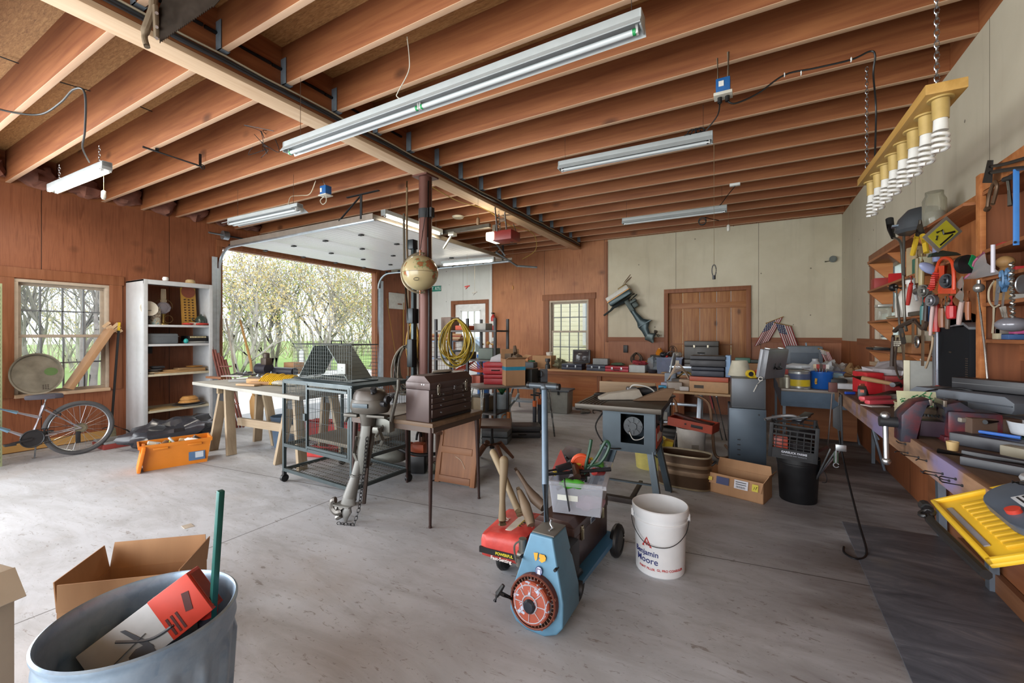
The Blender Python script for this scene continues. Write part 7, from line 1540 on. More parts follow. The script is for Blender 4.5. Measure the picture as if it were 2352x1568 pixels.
b=B();b.box((0,0,.05),(.03,.03,.1),bev=.003);b.bar((0,0,.09),(-.34,0,.08),.02,.018);b.bar((0,0,.015),(-.3,0,.01),.02,.006);b.out('frame',P('#b04a30',.5),fr2)
b=B();b.tube([(-.05,-.02,.07),(-.09,-.03,.03),(-.10,-.03,.005)],.008,6);b.box((-.2,0,.06),(.24,.05,.07),bev=.012);b.out('handle',M_BLACK,fr2)
b=B();b.box((0,0,.025),(.42,.05,.05),bev=.012);one('black_bar','long black tool handle lying beneath the wooden-handled hammer','bar',b,M_BLACK,(.82,3.95,WZ),radians(65))
sh_=thing('tin_snips','pink-red handled shears lying near the bench edge','shears',(.74,3.68,WZ+.03),radians(40))
b=B();b.box((-.02,.015,.012),(.24,.045,.03),bev=.014,r=(0,0,.06));b.box((-.02,-.03,-.008),(.22,.045,.03),bev=.014,r=(0,0,-.1));b.out('handles',P('#bd4750',.45),sh_)
b=B();b.prism([(.1,-.02),(.24,.0),(.1,.025)],.006);b.out('blades',P('#3c3f44',.35,.8),sh_)
bx1('blue_bar','small blue plastic bar at the far front corner of the workbench','bar',P('#27449c',.4),onw(1952,905),(.07,.02,.02),.4,.004)
bx1('white_card','white paper card under the pink shears','card',P('#c9c6c0',.6),onw(2010,932),(.12,.09,.004),.5,.001)
tn=thing('biscuit_tin','round cream tin with green picture behind the vise','tin',(.80,3.02,WZ))
b=B();b.cyl((0,0,0),(0,0,.10),.13,n=40);b.torus((0,0,.10),.13,.004,'Z',40,6);b.torus((0,0,.075),.1305,.002,'Z',40,5);b.out('tin_body',P('#b0a888',.35,.15),tn)
b=B();b.cyl((0,0,.10),(0,0,.104),.118,n=36);b.out('contents',P('#6d6258',.7),tn)
b=B();rr=random.Random(8)
for i in range(40):
 a=radians(250+rr.uniform(-40,50));z=rr.uniform(.01,.07);d=V((.1308*cos(a),.1308*sin(a),z));e=V((.1308*cos(a+rr.uniform(-.12,.12)),.1308*sin(a),z+rr.uniform(-.02,.02)));b.tube([d,e],.0014,4)
b.out('printed_leaves',P('#3f8a5c',.5),tn)
pc=thing('picture_card','card with green fern print propped behind the vise jaws','card',(.70,2.76,WZ+.05),radians(8),rot=(radians(-12),0,radians(8)))
b=B();b.box((0,0,.07),(.15,.004,.14));b.out('card_face',P('#b5b594',.5),pc)
b=B()
for i in range(34):x,z=rr.uniform(-.06,.06),rr.uniform(.015,.12);b.tube([(x,-.003,z),(x+rr.uniform(-.03,.03),-.003,z+rr.uniform(-.01,.025))],.003,4)
b.out('fern_print',P('#3f9a68',.5),pc)
bx1('charger','white and grey plastic charger above the cream tin','charger',P('#b9bbb9',.45),(.86,3.1,WZ+.108),(.14,.1,.035),-.3,.008)
b=B();b.prism([(-.12,-.05),(.12,-.02),(.12,.03),(.02,.07),(-.12,.03)],.012,None,.002);one('putty_knife','grey bladed scraper on the bench beyond the cream tin','scraper',b,P('#a5a7aa',.35,.5),(.90,3.42,WZ+.06),.5)
b=B();b.lump((0,0,.03),(.13,.1,.035),6,.35);one('grey_rag','folded grey cloth on the bench behind the shears','cloth',b,P('#8a8680',.9),(.90,3.8,WZ))
sb=thing('file_binder','grey box file with cream spine standing at the back of the bench','file',(1.06,4.02,WZ+.02),radians(-25))
b=B();b.box((0,0,.13),(.19,.03,.26),bev=.004);b.out('cover',P('#85857f',.6),sb);b=B();b.box((-.1,0,.13),(.035,.04,.262),bev=.003);b.out('spine',P('#c3bda4',.6),sb)
bld=B()
pr=[];
for i in range(48):a=2*pi*i/48;r_=.15 if i%2 else.135;pr.append((r_*cos(a),r_*sin(a)))
bld.prism(pr,.003,rotm(pi/2));one('circular_saw','rusty round saw blade standing behind the grey box file','saw blade',bld,P('#4f433a',.5,.6),(1.14,4.02,WZ+.16),rot=(0,0,radians(-60)))
b=B();b.tube([(0,0,0),(.12,.02,.05),(.2,.0,.09)],[.008,.008,.012],6);b.cyl((.2,0,.09),(.24,0,.1),.02);one('white_pipe','bent white plastic pipe above the rusty blade','pipe',b,P('#c3bfb4',.5),(1.02,3.98,WZ+.29),.3)
pcx=thing('computer_tower','black desktop computer tower with silver edge standing on the bench','computer',(1.09,3.44,WZ+.002))
b=B();b.prism([(-.25,0),(.25,0),(.25,.60),(.18,.50),(-.18,.515),(-.25,.49)],.16,Mx(((0,0,1,-.08),(1,0,0,0),(0,1,0,0),(0,0,0,1))),.012);t=NT('matte_black');t.b.inputs['Base Color'].default_value=lin('#18191c');t.rough(.8);t.b.inputs['Specular IOR Level'].default_value=.12;b.out('case_body',t.m,pcx)
b=B();b.box((-.083,.195,.245),(.012,.03,.60),bev=.004);b.out('silver_edge',P('#a5a9b5',.3,.6),pcx)
b=B();b.box((-.083,.235,.235),(.014,.04,.46),bev=.004);b.out('front_bezel',P('#5f6166',.4),pcx)
b=B();b.prism([(-.25,.49),(-.18,.515),(.18,.50),(.25,.60),(.25,.492),(.18,.514),(-.18,.53),(-.25,.503)],.162,Mx(((0,0,1,-.081),(1,0,0,0),(0,1,0,0),(0,0,0,1))));b.out('top_cover',P('#6a6c70',.4),pcx)
b=B()
for i in range(22):b.box((-.081,-.225,.08+.012*i),(.006,.02,.005))
for i in range(3):b.cyl((-.08,-.02+.012*i,.36),(-.084,-.02+.012*i,.36),.004,n=8)
b.out('side_vents',P('#4a4038',.4,.5),pcx)
bx1('grey_box','low grey metal box under the long cases on the bench','box',P('#4a4c50',.5,.3),(.93,2.86,WZ),(.2,.5,.115),radians(33),.006)
b=B();b.prism([(-.215,0),(.215,0),(.225,.02),(.225,.05),(.19,.075),(-.19,.075),(-.225,.05),(-.225,.02)],.16,Mx.Translation((0,.08,0))@Mx.Rotation(pi/2,4,'X'),.008);cs=thing('drill_case','long grey plastic tool case lying on the cluttered bench','case',(.92,2.885,WZ+.118),radians(-56));b.out('shell',P('#5c626a',.5),cs)
b=B();b.box((0,-.083,.035),(.44,.004,.004));b.box((-.03,-.084,.02),(.12,.006,.03));b.out('seam',P('#474c54',.5),cs)
b=B();b.prism([(-.15,0),(.14,0),(.15,.03),(.14,.055),(-.15,.055)],.09,Mx.Translation((0,.045,0))@Mx.Rotation(pi/2,4,'X'),.006);cs2=thing('flute_case','long black lidded case on top of the grey tool case','case',(1.0,2.86,WZ+.197),radians(-50));b.out('shell',P('#202024',.4),cs2)
b=B();b.box((0,-.047,.03),(.29,.003,.003));b.out('seam',P('#4a4a4c',.4),cs2)
bx1('folded_tarp','folded blue-grey cloth with orange trim before the computer','cloth',P('#3a4450',.8),(.93,3.13,WZ+.118),(.1,.12,.06),.2,.01)
b=B();b.lump((0,0,.02),(.04,.05,.03),4,.4);one('orange_net','orange netting lying beside the folded blue-grey cloth','net',b,P('#b5402c',.7),(.88,3.2,WZ+.13))
pa=thing('power_adapter','black power adapter with cord on the bench before the grey case','adapter',(.80,2.72,WZ+.12),radians(-40))
b=B();b.box((0,0,.02),(.10,.06,.045),bev=.01);b.box((0,.0,.044),(.04,.03,.003));b.out('brick',M_BLACK,pa)
b=B();b.tube(spline([(-.05,0,.02),(-.12,.04,.03),(-.14,.12,.06),(-.05,.2,.08),(.05,.22,.05)]),.004,6);b.out('cord',M_BLACK,pa)
bx1('clutter_box','dark wooden tray holding the adapter and tools on the bench','tray',P('#4f3c30',.6),(.83,2.68,WZ),(.18,.32,.115),radians(20),.006)
rr=random.Random(15)
for i,(x,y,z,k,d,cc,rz,nm,lab)in enumerate(((.86,2.45,.0,0,(.1,.26,.05),'#26272e',.9,'black_case','black flat case just right of the vise'),(.84,2.50,.051,1,(.007,.2,0),'#3565b5',.9,'blue_marker','blue and white marker lying on the black flat case'),(.83,2.58,.09,0,(.16,.06,.02),'#7d766d',.5,'steel_gauge','grey steel gauge plate behind the vise'),(.90,2.55,.09,2,(.16,.012,0),'#202226',.7,'black_rod','black rod lying behind the vise'),(.94,2.32,.0,0,(.12,.2,.04),'#8c8674',.7,'paper_packet','crumpled printed paper packet on the bench'),(1.02,2.28,.0,0,(.12,.1,.06),'#1f2f7d',.4,'blue_packet','dark blue packet on the bench at the right edge'),(1.02,2.5,.0,0,(.3,.07,.05),'#2a4a3a',-.5,'green_level','dark green level lying on the bench at right'),(.97,2.52,.06,3,(.06,.05,0),'#b5bac0',0,'plastic_cup','clear plastic tub of screws on the green level'),(1.05,2.42,.06,4,(.05,.05,0),'#26262a',0,'goggles','black goggles at the right edge of the bench'),(.93,2.66,.1,2,(.2,.012,0),'#8c8a80',.3,'steel_rod','pale steel rod lying across the tools behind the vise'),(1.08,2.62,.0,0,(.14,.2,.09),'#6d7a2c',.2,'green_box','yellow-green box at the right edge behind the goggles'),(1.10,2.82,.0,0,(.14,.22,.14),'#5c3a26',.1,'wooden_box','brown wooden box at the back right of the bench'),(.72,2.2,.0,2,(.22,.012,0),'#2c2d30',-.6,'steel_bar','black square bar lying across the bench front'),(.80,2.17,.0,0,(.035,.26,.03),'#1c1d22',.95,'black_channel','black metal channel on the bench front, upper of two'),(.76,2.05,.0,0,(.035,.26,.032),'#23242a',.98,'black_channel','black metal channel on the bench front, lower of two'),(.92,2.10,.0,0,(.1,.16,.03),'#a8804a',1.1,'tan_block','tan wooden block under the air tool'),(.80,1.95,.0,5,(.055,.012,0),'#b5b9bd',0,'steel_ring','pale grey ring lying on the bench near the tape measure'),(.70,2.36,.0,3,(.02,.035,0),'#b59a6a',0,'brass_socket','brass-rimmed socket on the bench below the vise'))):
 b=B()
 if k==0:b.box((0,0,d[2]/2),d,bev=.006)
 elif k==1:b.cyl((0,-d[1]/2,.008),(0,d[1]/2,.008),d[0],n=10)
 elif k==2:b.tube([(-d[0]/2,0,.012),(d[0]/2,0,.012)],d[1]*.8,8)
 elif k==3:b.lathe([(d[0]*.8,0),(d[0],d[1]),(d[0]*.9,d[1]),(d[0]*.7,.004),(0,.004)],18,cap0=True)
 elif k==4:b.sph((-.03,0,.03),(.035,.03,.03));b.sph((.04,0,.03),(.035,.03,.03));b.tube([(-.05,0,.03),(0,.05,.03),(.06,0,.03)],.008,6)
 else:b.torus((0,0,.012),d[0],d[1],'Z',30,8,m=None)
 one(nm,lab,nm.replace('_',' '),b,P(cc,.45,.3 if k in(2,5)else 0),(x,y,WZ+z+.001),rz)
at=thing('air_tool','silver barrel air tool with steel knob at the right edge','air tool',(.93,2.05,WZ+.05),radians(-50))
b=B();b.tube([(-.10,0,.02),(-.06,0,.025),(.08,0,.025),(.2,0,.02)],[.012,.028,.03,.026],14);b.out('barrel',P('#8d9196',.3,.8),at);b=B();b.cyl((.05,-.02,-.05),(.05,-.02,.03),.012,n=12);b.sph((.05,-.02,.03),.015);b.out('knob',M_STEEL,at)
tp=thing('laser_level','teal and orange boxed measuring tool on the bench at the right edge','measuring tool',(.80,1.83,WZ+.002),radians(-52))
b=B();b.box((0,0,.068),(.14,.055,.054),bev=.012);b.out('upper_shell',P('#1f8f8c',.4),tp)
b=B();b.box((0,0,.022),(.14,.055,.044),bev=.01);b.out('lower_shell',P('#d87a3c',.4),tp)
b=B();b.box((-.025,-.03,.047),(.04,.008,.045),bev=.004);b.out('button',M_BLACK,tp)
b=B();b.box((.12,.0,.045),(.11,.06,.085),bev=.014);b.out('steel_end',P('#51565e',.35,.4),tp)
O=V((.50,1.85,.83));u=V((0,-.38,-.018)).normalized();v=V((.125,.02,.062));v=(v-u*v.dot(u)).normalized();w=u.cross(v).normalized()
yt=thing('tile_cutter','yellow ribbed machine deck with dark grey cover hanging over the bench edge','machine',(0,0,0));yt.matrix_world=Mx.Translation(O)@Mx((u,v,w)).transposed().to_4x4()
M_YM=P('#d1a92a',.38,0,.08);sg_=1 if w.z>0 else-1
def yb_(b,x0,x1,y0,y1,z0,z1,bev=.003):b.box(((x0+x1)/2,(y0+y1)/2,sg_*(z0+z1)/2),(x1-x0,y1-y0,abs(z1-z0)),bev=bev)
b=B();yb_(b,0,.38,0,.3,-.012,.0,.006);b.out('deck',M_YM,yt)
b=B();
for(x0,x1,y0,y1)in((0,.38,0,.012),(0,.012,0,.3),(.368,.38,0,.3)):yb_(b,x0,x1,y0,y1,-.002,.012,.004)
b.out('rim',M_YM,yt)
b=B()
for i in range(10):yb_(b,.06+.028*i,.078+.028*i,.055,.115,-.001,.010,.003)
yb_(b,.03,.36,.13,.29,-.001,.014,.01);b.out('ribs',P('#c99f26',.4,0,.08),yt)
b=B();yb_(b,.06,.3,.020,.034,-.001,.003,.001);b.out('grey_strip',P('#9a9aa0',.4,.5),yt)
b=B();pr=[(.15+.095*cos(a),.19+.095*sin(a))for a in[radians(q)for q in range(90,271,15)]]+[(.28+.095*cos(a),.19+.095*sin(a))for a in[radians(q)for q in range(-90,91,15)]]
b.prism(pr,sg_*.022,T(0,0,sg_*.014),.004);b.out('cover',P('#4f5a68',.4,.2),yt)
b=B();b.cyl((.23,.125,sg_*.036),(.23,.125,sg_*.046),.016,n=20);b.out('red_button',P('#b53a2c',.4),yt)
b=B();yb_(b,.15,.22,.15,.24,.036,.038,.0005);lb=b.out('rating_label',P('#b5b9be',.5),yt)
b=B()
for i in range(6):yb_(b,.157,.212-.01*(i%3),.158+.012*i,.163+.012*i,.038,.0386,0)
b.out('rating_text',M_DARK,lb)
b=B();b.tube([(.02,-.02,0),(.1,-.035,-.005*sg_),(.25,-.03,0),(.42,-.02,0)],[.014,.012,.014,.012],8);b.torus((.06,-.03,0),.018,.006,'Z',16,6);b.cyl((.0,-.02,0),(.03,-.02,0),.016,n=10);b.out('lever',M_BLACK,yt)
b=B();yb_(b,.05,.09,.30,.37,.0,.02,.004);b.out('plug_block',P('#2f3640',.4),yt)
for x in(.1,.31):b=B();b.cyl((x,.275 if x<.2 else.15,sg_*.036),(x,.275 if x<.2 else.15,sg_*.042),.008,n=10);b.out('screw',M_STEEL,yt)
b=B();b.tube(spline([(.63,1.72,.96),(.75,1.70,.955),(.9,1.68,.96),(1.1,1.66,.93)]),.005,6);one('power_cable','black cord running from the yellow machine over the bench','cord',b,M_BLACK)
b=B();b.tube(spline([(.615,4.3,.9),(.60,4.25,.6),(.62,4.1,.35),(.63,3.7,.1),(.62,3.4,.012),(.55,3.28,.01),(.5,3.33,.012),(.51,3.42,.012)]),.007,6);one('extension_cable','black extension cord falling from the bench corner onto the mat','cord',b,M_BLACK)
bar_=thing('bar_clamp','long steel bar clamp hanging from the far bench corner','clamp',(.585,4.42,.95))
b=B();b.bar((0,0,0),(-.035,.0,-.52),.022,.008,.001);b.out('bar',P('#5f5450',.4,.7),bar_)
b=B();b.bar((-.035,0,-.52),(-.13,-.02,-.58),.03,.018);b.out('jaw',P('#54332f',.5,.4),bar_)
b=B();b.box((0,0,-.02),(.06,.03,.08),bev=.004);b.out('jaw',P('#54332f',.5,.4),bar_)
b2=thing('spring_clamp','dark clamp with grey blade and steel screw hanging on the bench corner','clamp',(.605,4.2,.9))
b=B();b.bar((0,0,0),(.01,0,-.42),.035,.012,.002);b.prism([(-.05,-.12),(.0,-.08),(.01,-.3),(-.05,-.26)],.01,rotm(pi/2),.002);b.out('bar',M_DARK,b2)
b=B();b.box((.0,-.01,-.42),(.07,.03,.05),bev=.004);b.cyl((-.03,-.01,-.54),(-.03,-.01,-.44),.008);b.torus((-.03,-.01,-.56),.018,.005,'Y',14,5);b.out('screw',M_STEEL,b2)
b=B();b.box((-.03,0,-.5),(.03,.03,.09),bev=.004);b.out('green_foot',P('#3d5240',.5),b2)
M_SHB=WD('#7d4a2c','#a5683f',1,2.2,.55);M_SHT=WD('#96582f','#bd7c4a',0,2.2,.55)
su=thing('wall_shelves','stained wood wall shelves on triangular brackets over the right window','shelves',(0,0,0))
SX=.985;SUZ=(2.08,1.80,1.50,1.225)
for z in SUZ:
 b=B();y0=3.2 if z>1.7 else 3.75;b.box(((SX+XR)/2,(5.40+y0)/2,z-.009),(XR-SX-.01,5.4-y0,.018),bev=.003);b.out('shelf',M_SHB,su)
 for y in(5.39,4.72,4.05):
  b=B();b.prism([(SX+.01,0),(XR-.01,0),(XR-.01,-.2)],.018,Mx.Translation((0,y+.009,z-.018))@Mx.Rotation(pi/2,4,'X'));b.out('bracket',M_SHT,su)
b=B();b.prism([(SX,2.08),(XR,2.08),(XR,2.22)],.02,Mx.Translation((0,5.40,0))@Mx.Rotation(pi/2,4,'X'));b.box((XR-.02,4.3,2.14),(.02,2.2,.12));b.out('crown',M_SHT,su)
b=B();b.box((XR-.012,3.75,1.66),(.014,1.05,.9));b.out('back_board',WD('#8d532f','#b06f42',2,2),su)
sb_=thing('wall_cubbies','deep stained wood cubby shelf unit at the right edge above the bench','shelves',(0,0,0))
CX0,CY0=1.03,3.14
b=B();b.box(((CX0+XR)/2,CY0-.012,1.57),(XR-CX0,.024,1.2));b.out('side_panel',WD('#6b3f28','#8a5436',2,2),sb_)
b=B();b.box((CX0+.004,CY0-.013,1.58),(.022,.054,1.24),bev=.003);b.out('stile',M_SHT,sb_)
for z in(2.10,1.80,1.66,1.53,1.345):b=B();b.box(((CX0+XR)/2,CY0-.6,z-.008),(XR-CX0,1.2,.018),bev=.002);b.out('shelf',M_SHB,sb_)
b=B();b.box((XR-.012,CY0-.6,1.5),(.012,1.2,1.3));b.out('back_board',WD('#5c3422','#7a4a30',2,2),sb_)
b=B();b.box((CX0+.01,CY0-.6,2.15),(.02,1.25,.09),bev=.003);b.out('top_rail',M_SHT,sb_)
def sh(px,X,z):p=fx(px,768,X);return(X,p.y,z+.001)
bx1('spice_box','red and white box at the far end of the second wall shelf','box',P('#96302c',.5),(1.06,5.25,1.801),(.12,.14,.1),0,.006)
b=B();b.prism([(-.07,0),(.07,0),(.09,.09),(-.02,.11)],.1,rotm(pi/2),.008);one('red_dustpan','red scoop beside the red and white box, second shelf','scoop',b,P('#b5282a',.4),(1.06,4.98,1.801),1.3)
jr=thing('glass_jar','clear clip-top jar of bits on the third wall shelf','jar',(1.06,5.15,1.501));b=B();b.box((0,0,.06),(.1,.14,.12),bev=.02);b.out('body',GL('#cfcfc4',.05,.25),jr);b=B();b.box((0,0,.135),(.105,.145,.025),bev=.008);b.out('lid',P('#b5b5ae',.3,.4),jr)
b=B();b.lump((0,0,.015),(.05,.2,.016),4,.3);one('oddments','low heap of small hardware along the third wall shelf','hardware',b,P('#a8987d',.6),(1.07,4.8,1.501));
bx1('saw_set','dark flat tool lying at the far end of the lowest wall shelf','tool',M_BLACK,(1.06,5.25,1.226),(.16,.3,.02),0,.003)
bx1('cigar_box','tan box standing on the lowest wall shelf behind the straps','box',P('#9c8f72',.6),(1.08,4.6,1.226),(.12,.2,.14),0,.004)
bx1('wood_block','wooden block on the lowest wall shelf','block',WD('#8a5a38','#a8744c',1,2),(1.08,4.3,1.226),(.1,.16,.08),0,.004)
jug=thing('white_jug','white plastic bottle with handle on the third wall shelf','bottle',(1.04,4.28,1.501));b=B();b.lathe([(0,0),(.085,0),(.09,.02),(.088,.15),(.06,.2),(.025,.225),(.025,.25),(0,.25)],22);b.out('body',P('#cfcac2',.4),jug);b=B();b.cyl((0,0,.25),(0,0,.28),.03,n=14);b.out('cap',P('#d9d6d0',.4),jug)
bx1('tin_tray','shallow metal tray under the white bottle','tray',P('#5a564c',.4,.5),(1.05,3.95,1.501),(.14,.3,.03),0,.004)
hat=thing('welding_helmet','grey rounded helmet on the top wall shelf behind the glass jar','helmet',(1.03,3.98,2.081));b=B();b.lathe([(.13,0),(.15,.02),(.13,.10),(.08,.16),(0,.18)],24,cap0=True);b.out('shell',P('#45484c',.4),hat);b=B();b.prism([(-.02,-.06),(-.17,-.03),(-.16,.03),(-.02,.06)],.012,T(0,0,.05));b.out('brim',P('#5c6a78',.4),hat)
bj=thing('glass_jar','large clear glass jar standing on the top wall shelf','jar',(1.04,3.80,2.081));b=B();b.lathe([(0,0),(.055,0),(.06,.02),(.06,.17),(.046,.20),(.046,.225),(0,.227)],24);b.out('glass',GL('#c3bfae',.05,.3),bj);b=B();b.lathe([(0,.005),(.05,.005),(.053,.09),(0,.10)],20);b.out('contents',P('#6a675e',.7),bj)
CB_=.955
def hang(px,py,X=CB_):return fx(px,py,X)
cb1=thing('crank_brace','long bent steel crank with black grip hanging before the wall shelves','crank',(0,0,0))
b=B();pts=[hang(2052,545),hang(2068,555),hang(2072,590),hang(2075,650),hang(2078,730),hang(2082,760)];b.tube(spline(pts,5),.009,8);b.out('rod',P('#77766f',.35,.8),cb1)
b=B();b.tube([hang(2043,503),hang(2046,525),hang(2052,546)],[.026,.024,.014],12);b.out('grip',M_BLACK,cb1)
b=B();b.tube([hang(2058,655),hang(2062,700),hang(2070,780),hang(2075,790)],.008,8);b.tube([hang(2070,755),hang(2076,788)],.014,8);one('long_screwdriver','long steel rod with orange end hanging at left of the tools','rod',b,P('#85837d',.35,.8));
b=B();b.bar(hang(2076,512),hang(2076,632),.022,.012,.002);one('iron_bar','flat dark iron bar standing up behind the crank','bar',b,P('#4a4640',.5,.6))
b=B();p=hang(2052,660);b.sph(p,(.03,.036,.03));b.tube([p+V((0,-.03,0)),hang(2075,662)],.012,8);one('hand_drill','black ball knob of a hand drill sticking out to the left','knob',b,M_BLACK)
yp=thing('yellow_pliers','yellow handled pliers hanging open on the wall shelves','pliers',(0,0,0))
b=B();b.tube([hang(2108,537),hang(2102,560),hang(2096,585)],.015,8);b.tube([hang(2119,540),hang(2125,560),hang(2128,580)],.015,8);b.out('handles',P('#c3a12c',.45),yp)
b=B();b.tube([hang(2108,540),hang(2113,525),hang(2114,505)],[.014,.018,.006],8);b.tube([hang(2119,540),hang(2114,525),hang(2113,505)],[.014,.016,.006],8);b.out('jaws',P('#4a443c',.4,.7),yp)
bd=thing('saw_blade_packet','yellow and black saw blade packet hanging askew on the wall shelves','packet',fx(2164,538,.93),rot=(0,radians(-8),radians(24)))
Yx=Mx.Rotation(radians(-35),4,'Y')
b=B(Yx);b.box((0,0,0),(.17,.006,.12),bev=.002);b.out('card',P('#6d675e',.5),bd)
b=B(Yx);b.box((.0,-.005,0),(.13,.003,.09));b.out('yellow_face',P('#a8a02a',.5),bd)
b=B(Yx);b.tube([(-.02,-.008,.03),(.01,-.008,.02),(.0,-.008,0),(.03,-.008,-.02),(.05,-.008,-.03)],.006,5);b.tube([(-.05,-.008,.0),(-.03,-.008,.015)],.006,5);b.box((-.01,-.007,-.035),(.09,.002,.008));b.out('print',M_BLACK,bd)
for i,(px0,py0,px1,py1,r_,cc,nm,lab)in enumerate(((2093,650,2085,700,.014,'#a8322c','red_pliers','red handled pliers hanging at left under the shelf'),(2100,655,2106,690,.010,'#b5b7ba','chrome_spoon','bright chrome handle hanging beside the red pliers'),(2115,665,2127,695,.013,'#b0382c','red_grip','short red grip hanging beside the ball hammer'),(2120,700,2120,745,.015,'#3a6a6a','teal_driver','teal handled tool hanging in the middle of the cluster'),(2133,700,2128,748,.010,'#4a6a9a','blue_rod','thin blue handled file hanging beside the teal tool'),(2150,695,2150,762,.022,'#a82a26','red_cylinder','thick red handled cutter hanging beside the grey computer'),(2143,695,2137,770,.010,'#c3a8a4','pink_rod','pale pink rod hanging left of the thick red cutter'),(2164,705,2164,752,.018,'#8a5236','wooden_hammer','wooden hammer handle hanging above the computer'),(2172,700,2170,750,.010,'#6a6660','steel_shaft','steel shaft hanging right of the wooden handle'),(2186,700,2186,732,.024,'#b5282c','red_case','glossy red tool body hanging above the computer'),(2210,690,2202,745,.012,'#b09a94','striped_tube','pale striped tube hanging at the right of the tools'),(2224,690,2224,735,.012,'#8a5233','brown_driver','brown handle hanging against the cubby unit'),(2128,690,2124,760,.012,'#3a3230','dark_file','dark file hanging behind the teal handled tool'),(2180,690,2176,755,.012,'#5c4a3c','dark_chisel','dark chisel hanging between wood handle and red body'),(2107,590,2107,650,.012,'#8a7a58','brass_rod','brass coloured rod hanging under the shelf at left'),(2118,600,2116,655,.016,'#9a8a62','ash_hammer','pale ash hammer handle hanging under the top shelf'))):
 b=B();X=.965+.012*(i%3);p0,p1=fx(px0,py0,X),fx(px1,py1,X);sp=spline([p0,p0.lerp(p1,.5)+V((0,.004,0)),p1],6);b.tube(sp,[r_*(.55+.45*sin(pi*(.12+.76*k/12))**.6)for k in range(13)],10);b.tube([p0,p0+V((0,0,.05))],r_*.5,6);one(nm,lab,nm.replace('_',' '),b,P(cc,.4,.3 if i in(1,8)else 0))
b=B();p=hang(2112,668);b.cyl(p+V((0,-.05,0)),p+V((0,.05,0)),.024,n=14);b.sph(p+V((0,-.05,0)),.022);one('ball_hammer','steel ball hammer head hanging among the tools at left','hammer',b,P('#77787a',.35,.8))
hk=thing('coping_saw','orange-red coping saw frame hanging in the middle of the tools','saw',(0,0,0))
b=B();b.tube(spline([hang(2150,625),hang(2158,600),hang(2172,592),hang(2186,600),hang(2191,625),hang(2191,665)],6),.009,8);b.tube([hang(2166,610),hang(2164,668)],.02,6);b.bar(hang(2160,668),hang(2190,668),.02,.03);b.out('frame',P('#c0401f',.45),hk)
b=B();n=40;b.tube([hang(2152,625).lerp(hang(2138,665),i/n)+V((.014*cos(i*1.3),.014*sin(i*1.3),0))for i in range(n+1)],.006,5);b.out('coiled_grip',P('#c0352c',.45),hk)
for i,(px,py,r_,cc,lab)in enumerate(((2182,645,.04,'#4a4c52','dark round wheel hanging right of the coping saw'),(2128,668,.04,'#7a7874','grey steel pulley hanging left of the coping saw'),(2145,690,.035,'#85858a','chrome wheel hanging below the coping saw'))):
 b=B();p=hang(px,py,.96);b.cyl(p,p+V((-.02,-.01,0)),r_,n=22);b.torus(p+V((-.02,-.01,0)),r_*.7,.006,'X',20,5);b.cyl(p+V((-.02,-.01,0)),p+V((-.035,-.015,0)),.012,n=10);one('pulley',lab,'wheel',b,P(cc,.4,.7))
tn2=thing('tin_cutters','two grey metal fan blades hanging near the right of the tools','blades',(0,0,0))
for py in(655,680):b=B();p=hang(2196,py,.97);q=hang(2222,py-6,.97);b.prism([(0,-.005),(.085,-.04),(.1,-.0),(.085,.04),(0,.005)],.003,Mx.Translation(p)@Mx.Rotation(atan2((q-p).y,(q-p).x),4,'Z')@rotm(pi/2,0,0));b.out('blade',P('#9c9a94',.4,.6),tn2)
gr2=thing('line_reel','green and black reel of line hanging near the top right','reel',fx(2218,607,.96),radians(25))
b=B();b.cyl((0,-.012,0),(0,.012,0),.048,n=26);b.out('spool',M_BLACK,gr2)
b=B();b.prism([(0,0)]+[(.05*cos(radians(a)),.05*sin(radians(a)))for a in range(-50,71,10)],.034,Mx.Translation((0,.017,0))@Mx.Rotation(pi/2,4,'X'));b.out('green_label',P('#1c7d4a',.4),gr2)
b=B();b.prism([(-.1,0),(.1,.015),(.07,.03),(-.02,.04),(-.09,.02)],.02,rotm(pi/2,0,.6),.004);one('garden_shears','green edged pruning shears laid at the top of the tool cluster','shears',b,P('#3a4a44',.4,.4),fx(2165,592,.96))
b=B();b.sph((0,0,0),(.06,.02,.03),18,10);one('blue_tag','pale blue oval tag hanging beside the brass rods','tag',b,P('#8c93b5',.4),fx(2133,616,.955),rot=(0,.5,.4))
b=B();b.box((0,0,.07),(.03,.04,.16),bev=.012);one('blue_pen_pack','blue and white packet standing under the yellow packet','packet',b,P('#7d86ac',.45),fx(2150,598,.99))
for i,(px,py,cc,nm,lab)in enumerate(((2115,580,'#b5b59a','jar_of_screws','jar of screws on the shelf behind the yellow pliers'),(2112,600,'#3a7d6a','green_bottle','small green bottle on the shelf behind the yellow pliers'),(2100,575,'#b09a78','paint_stirrers','bundle of paint stirrers standing behind the yellow pliers'))):
 p=fx(px,py,1.05);bx1(nm,lab,nm.replace('_',' '),P(cc,.4),(1.06,p.y,1.802 if i else 1.802),(.07,.1,.12+.1*(i==2)),.2*i,.012)
lb_=thing('leather_straps','brown leather straps and brushes hanging below the shelves at left','straps',(0,0,0))
b=B();b.tube(spline([hang(2052,770),hang(2050,800),hang(2048,850)],5),[.012]*6+[.014]*5,6);b.tube(spline([hang(2062,775),hang(2056,830),hang(2062,860),hang(2070,870),hang(2078,850),hang(2072,790)],6),.007,6);b.tube(spline([hang(2055,760),hang(2068,750),hang(2085,742),hang(2100,735)],5),.016,6);b.tube(spline([hang(2100,735),hang(2120,755),hang(2128,740)],5),.012,6);b.out('strap',P('#3d2f26',.6),lb_)
for q0,q1 in(((2072,765),(2078,850)),((2097,730),(2097,790)),((2120,735),(2119,840))):b=B();b.bar(hang(*q0),hang(*q1),.022,.01);b.out('strap_end',P('#57432f',.6),lb_)
b=B()
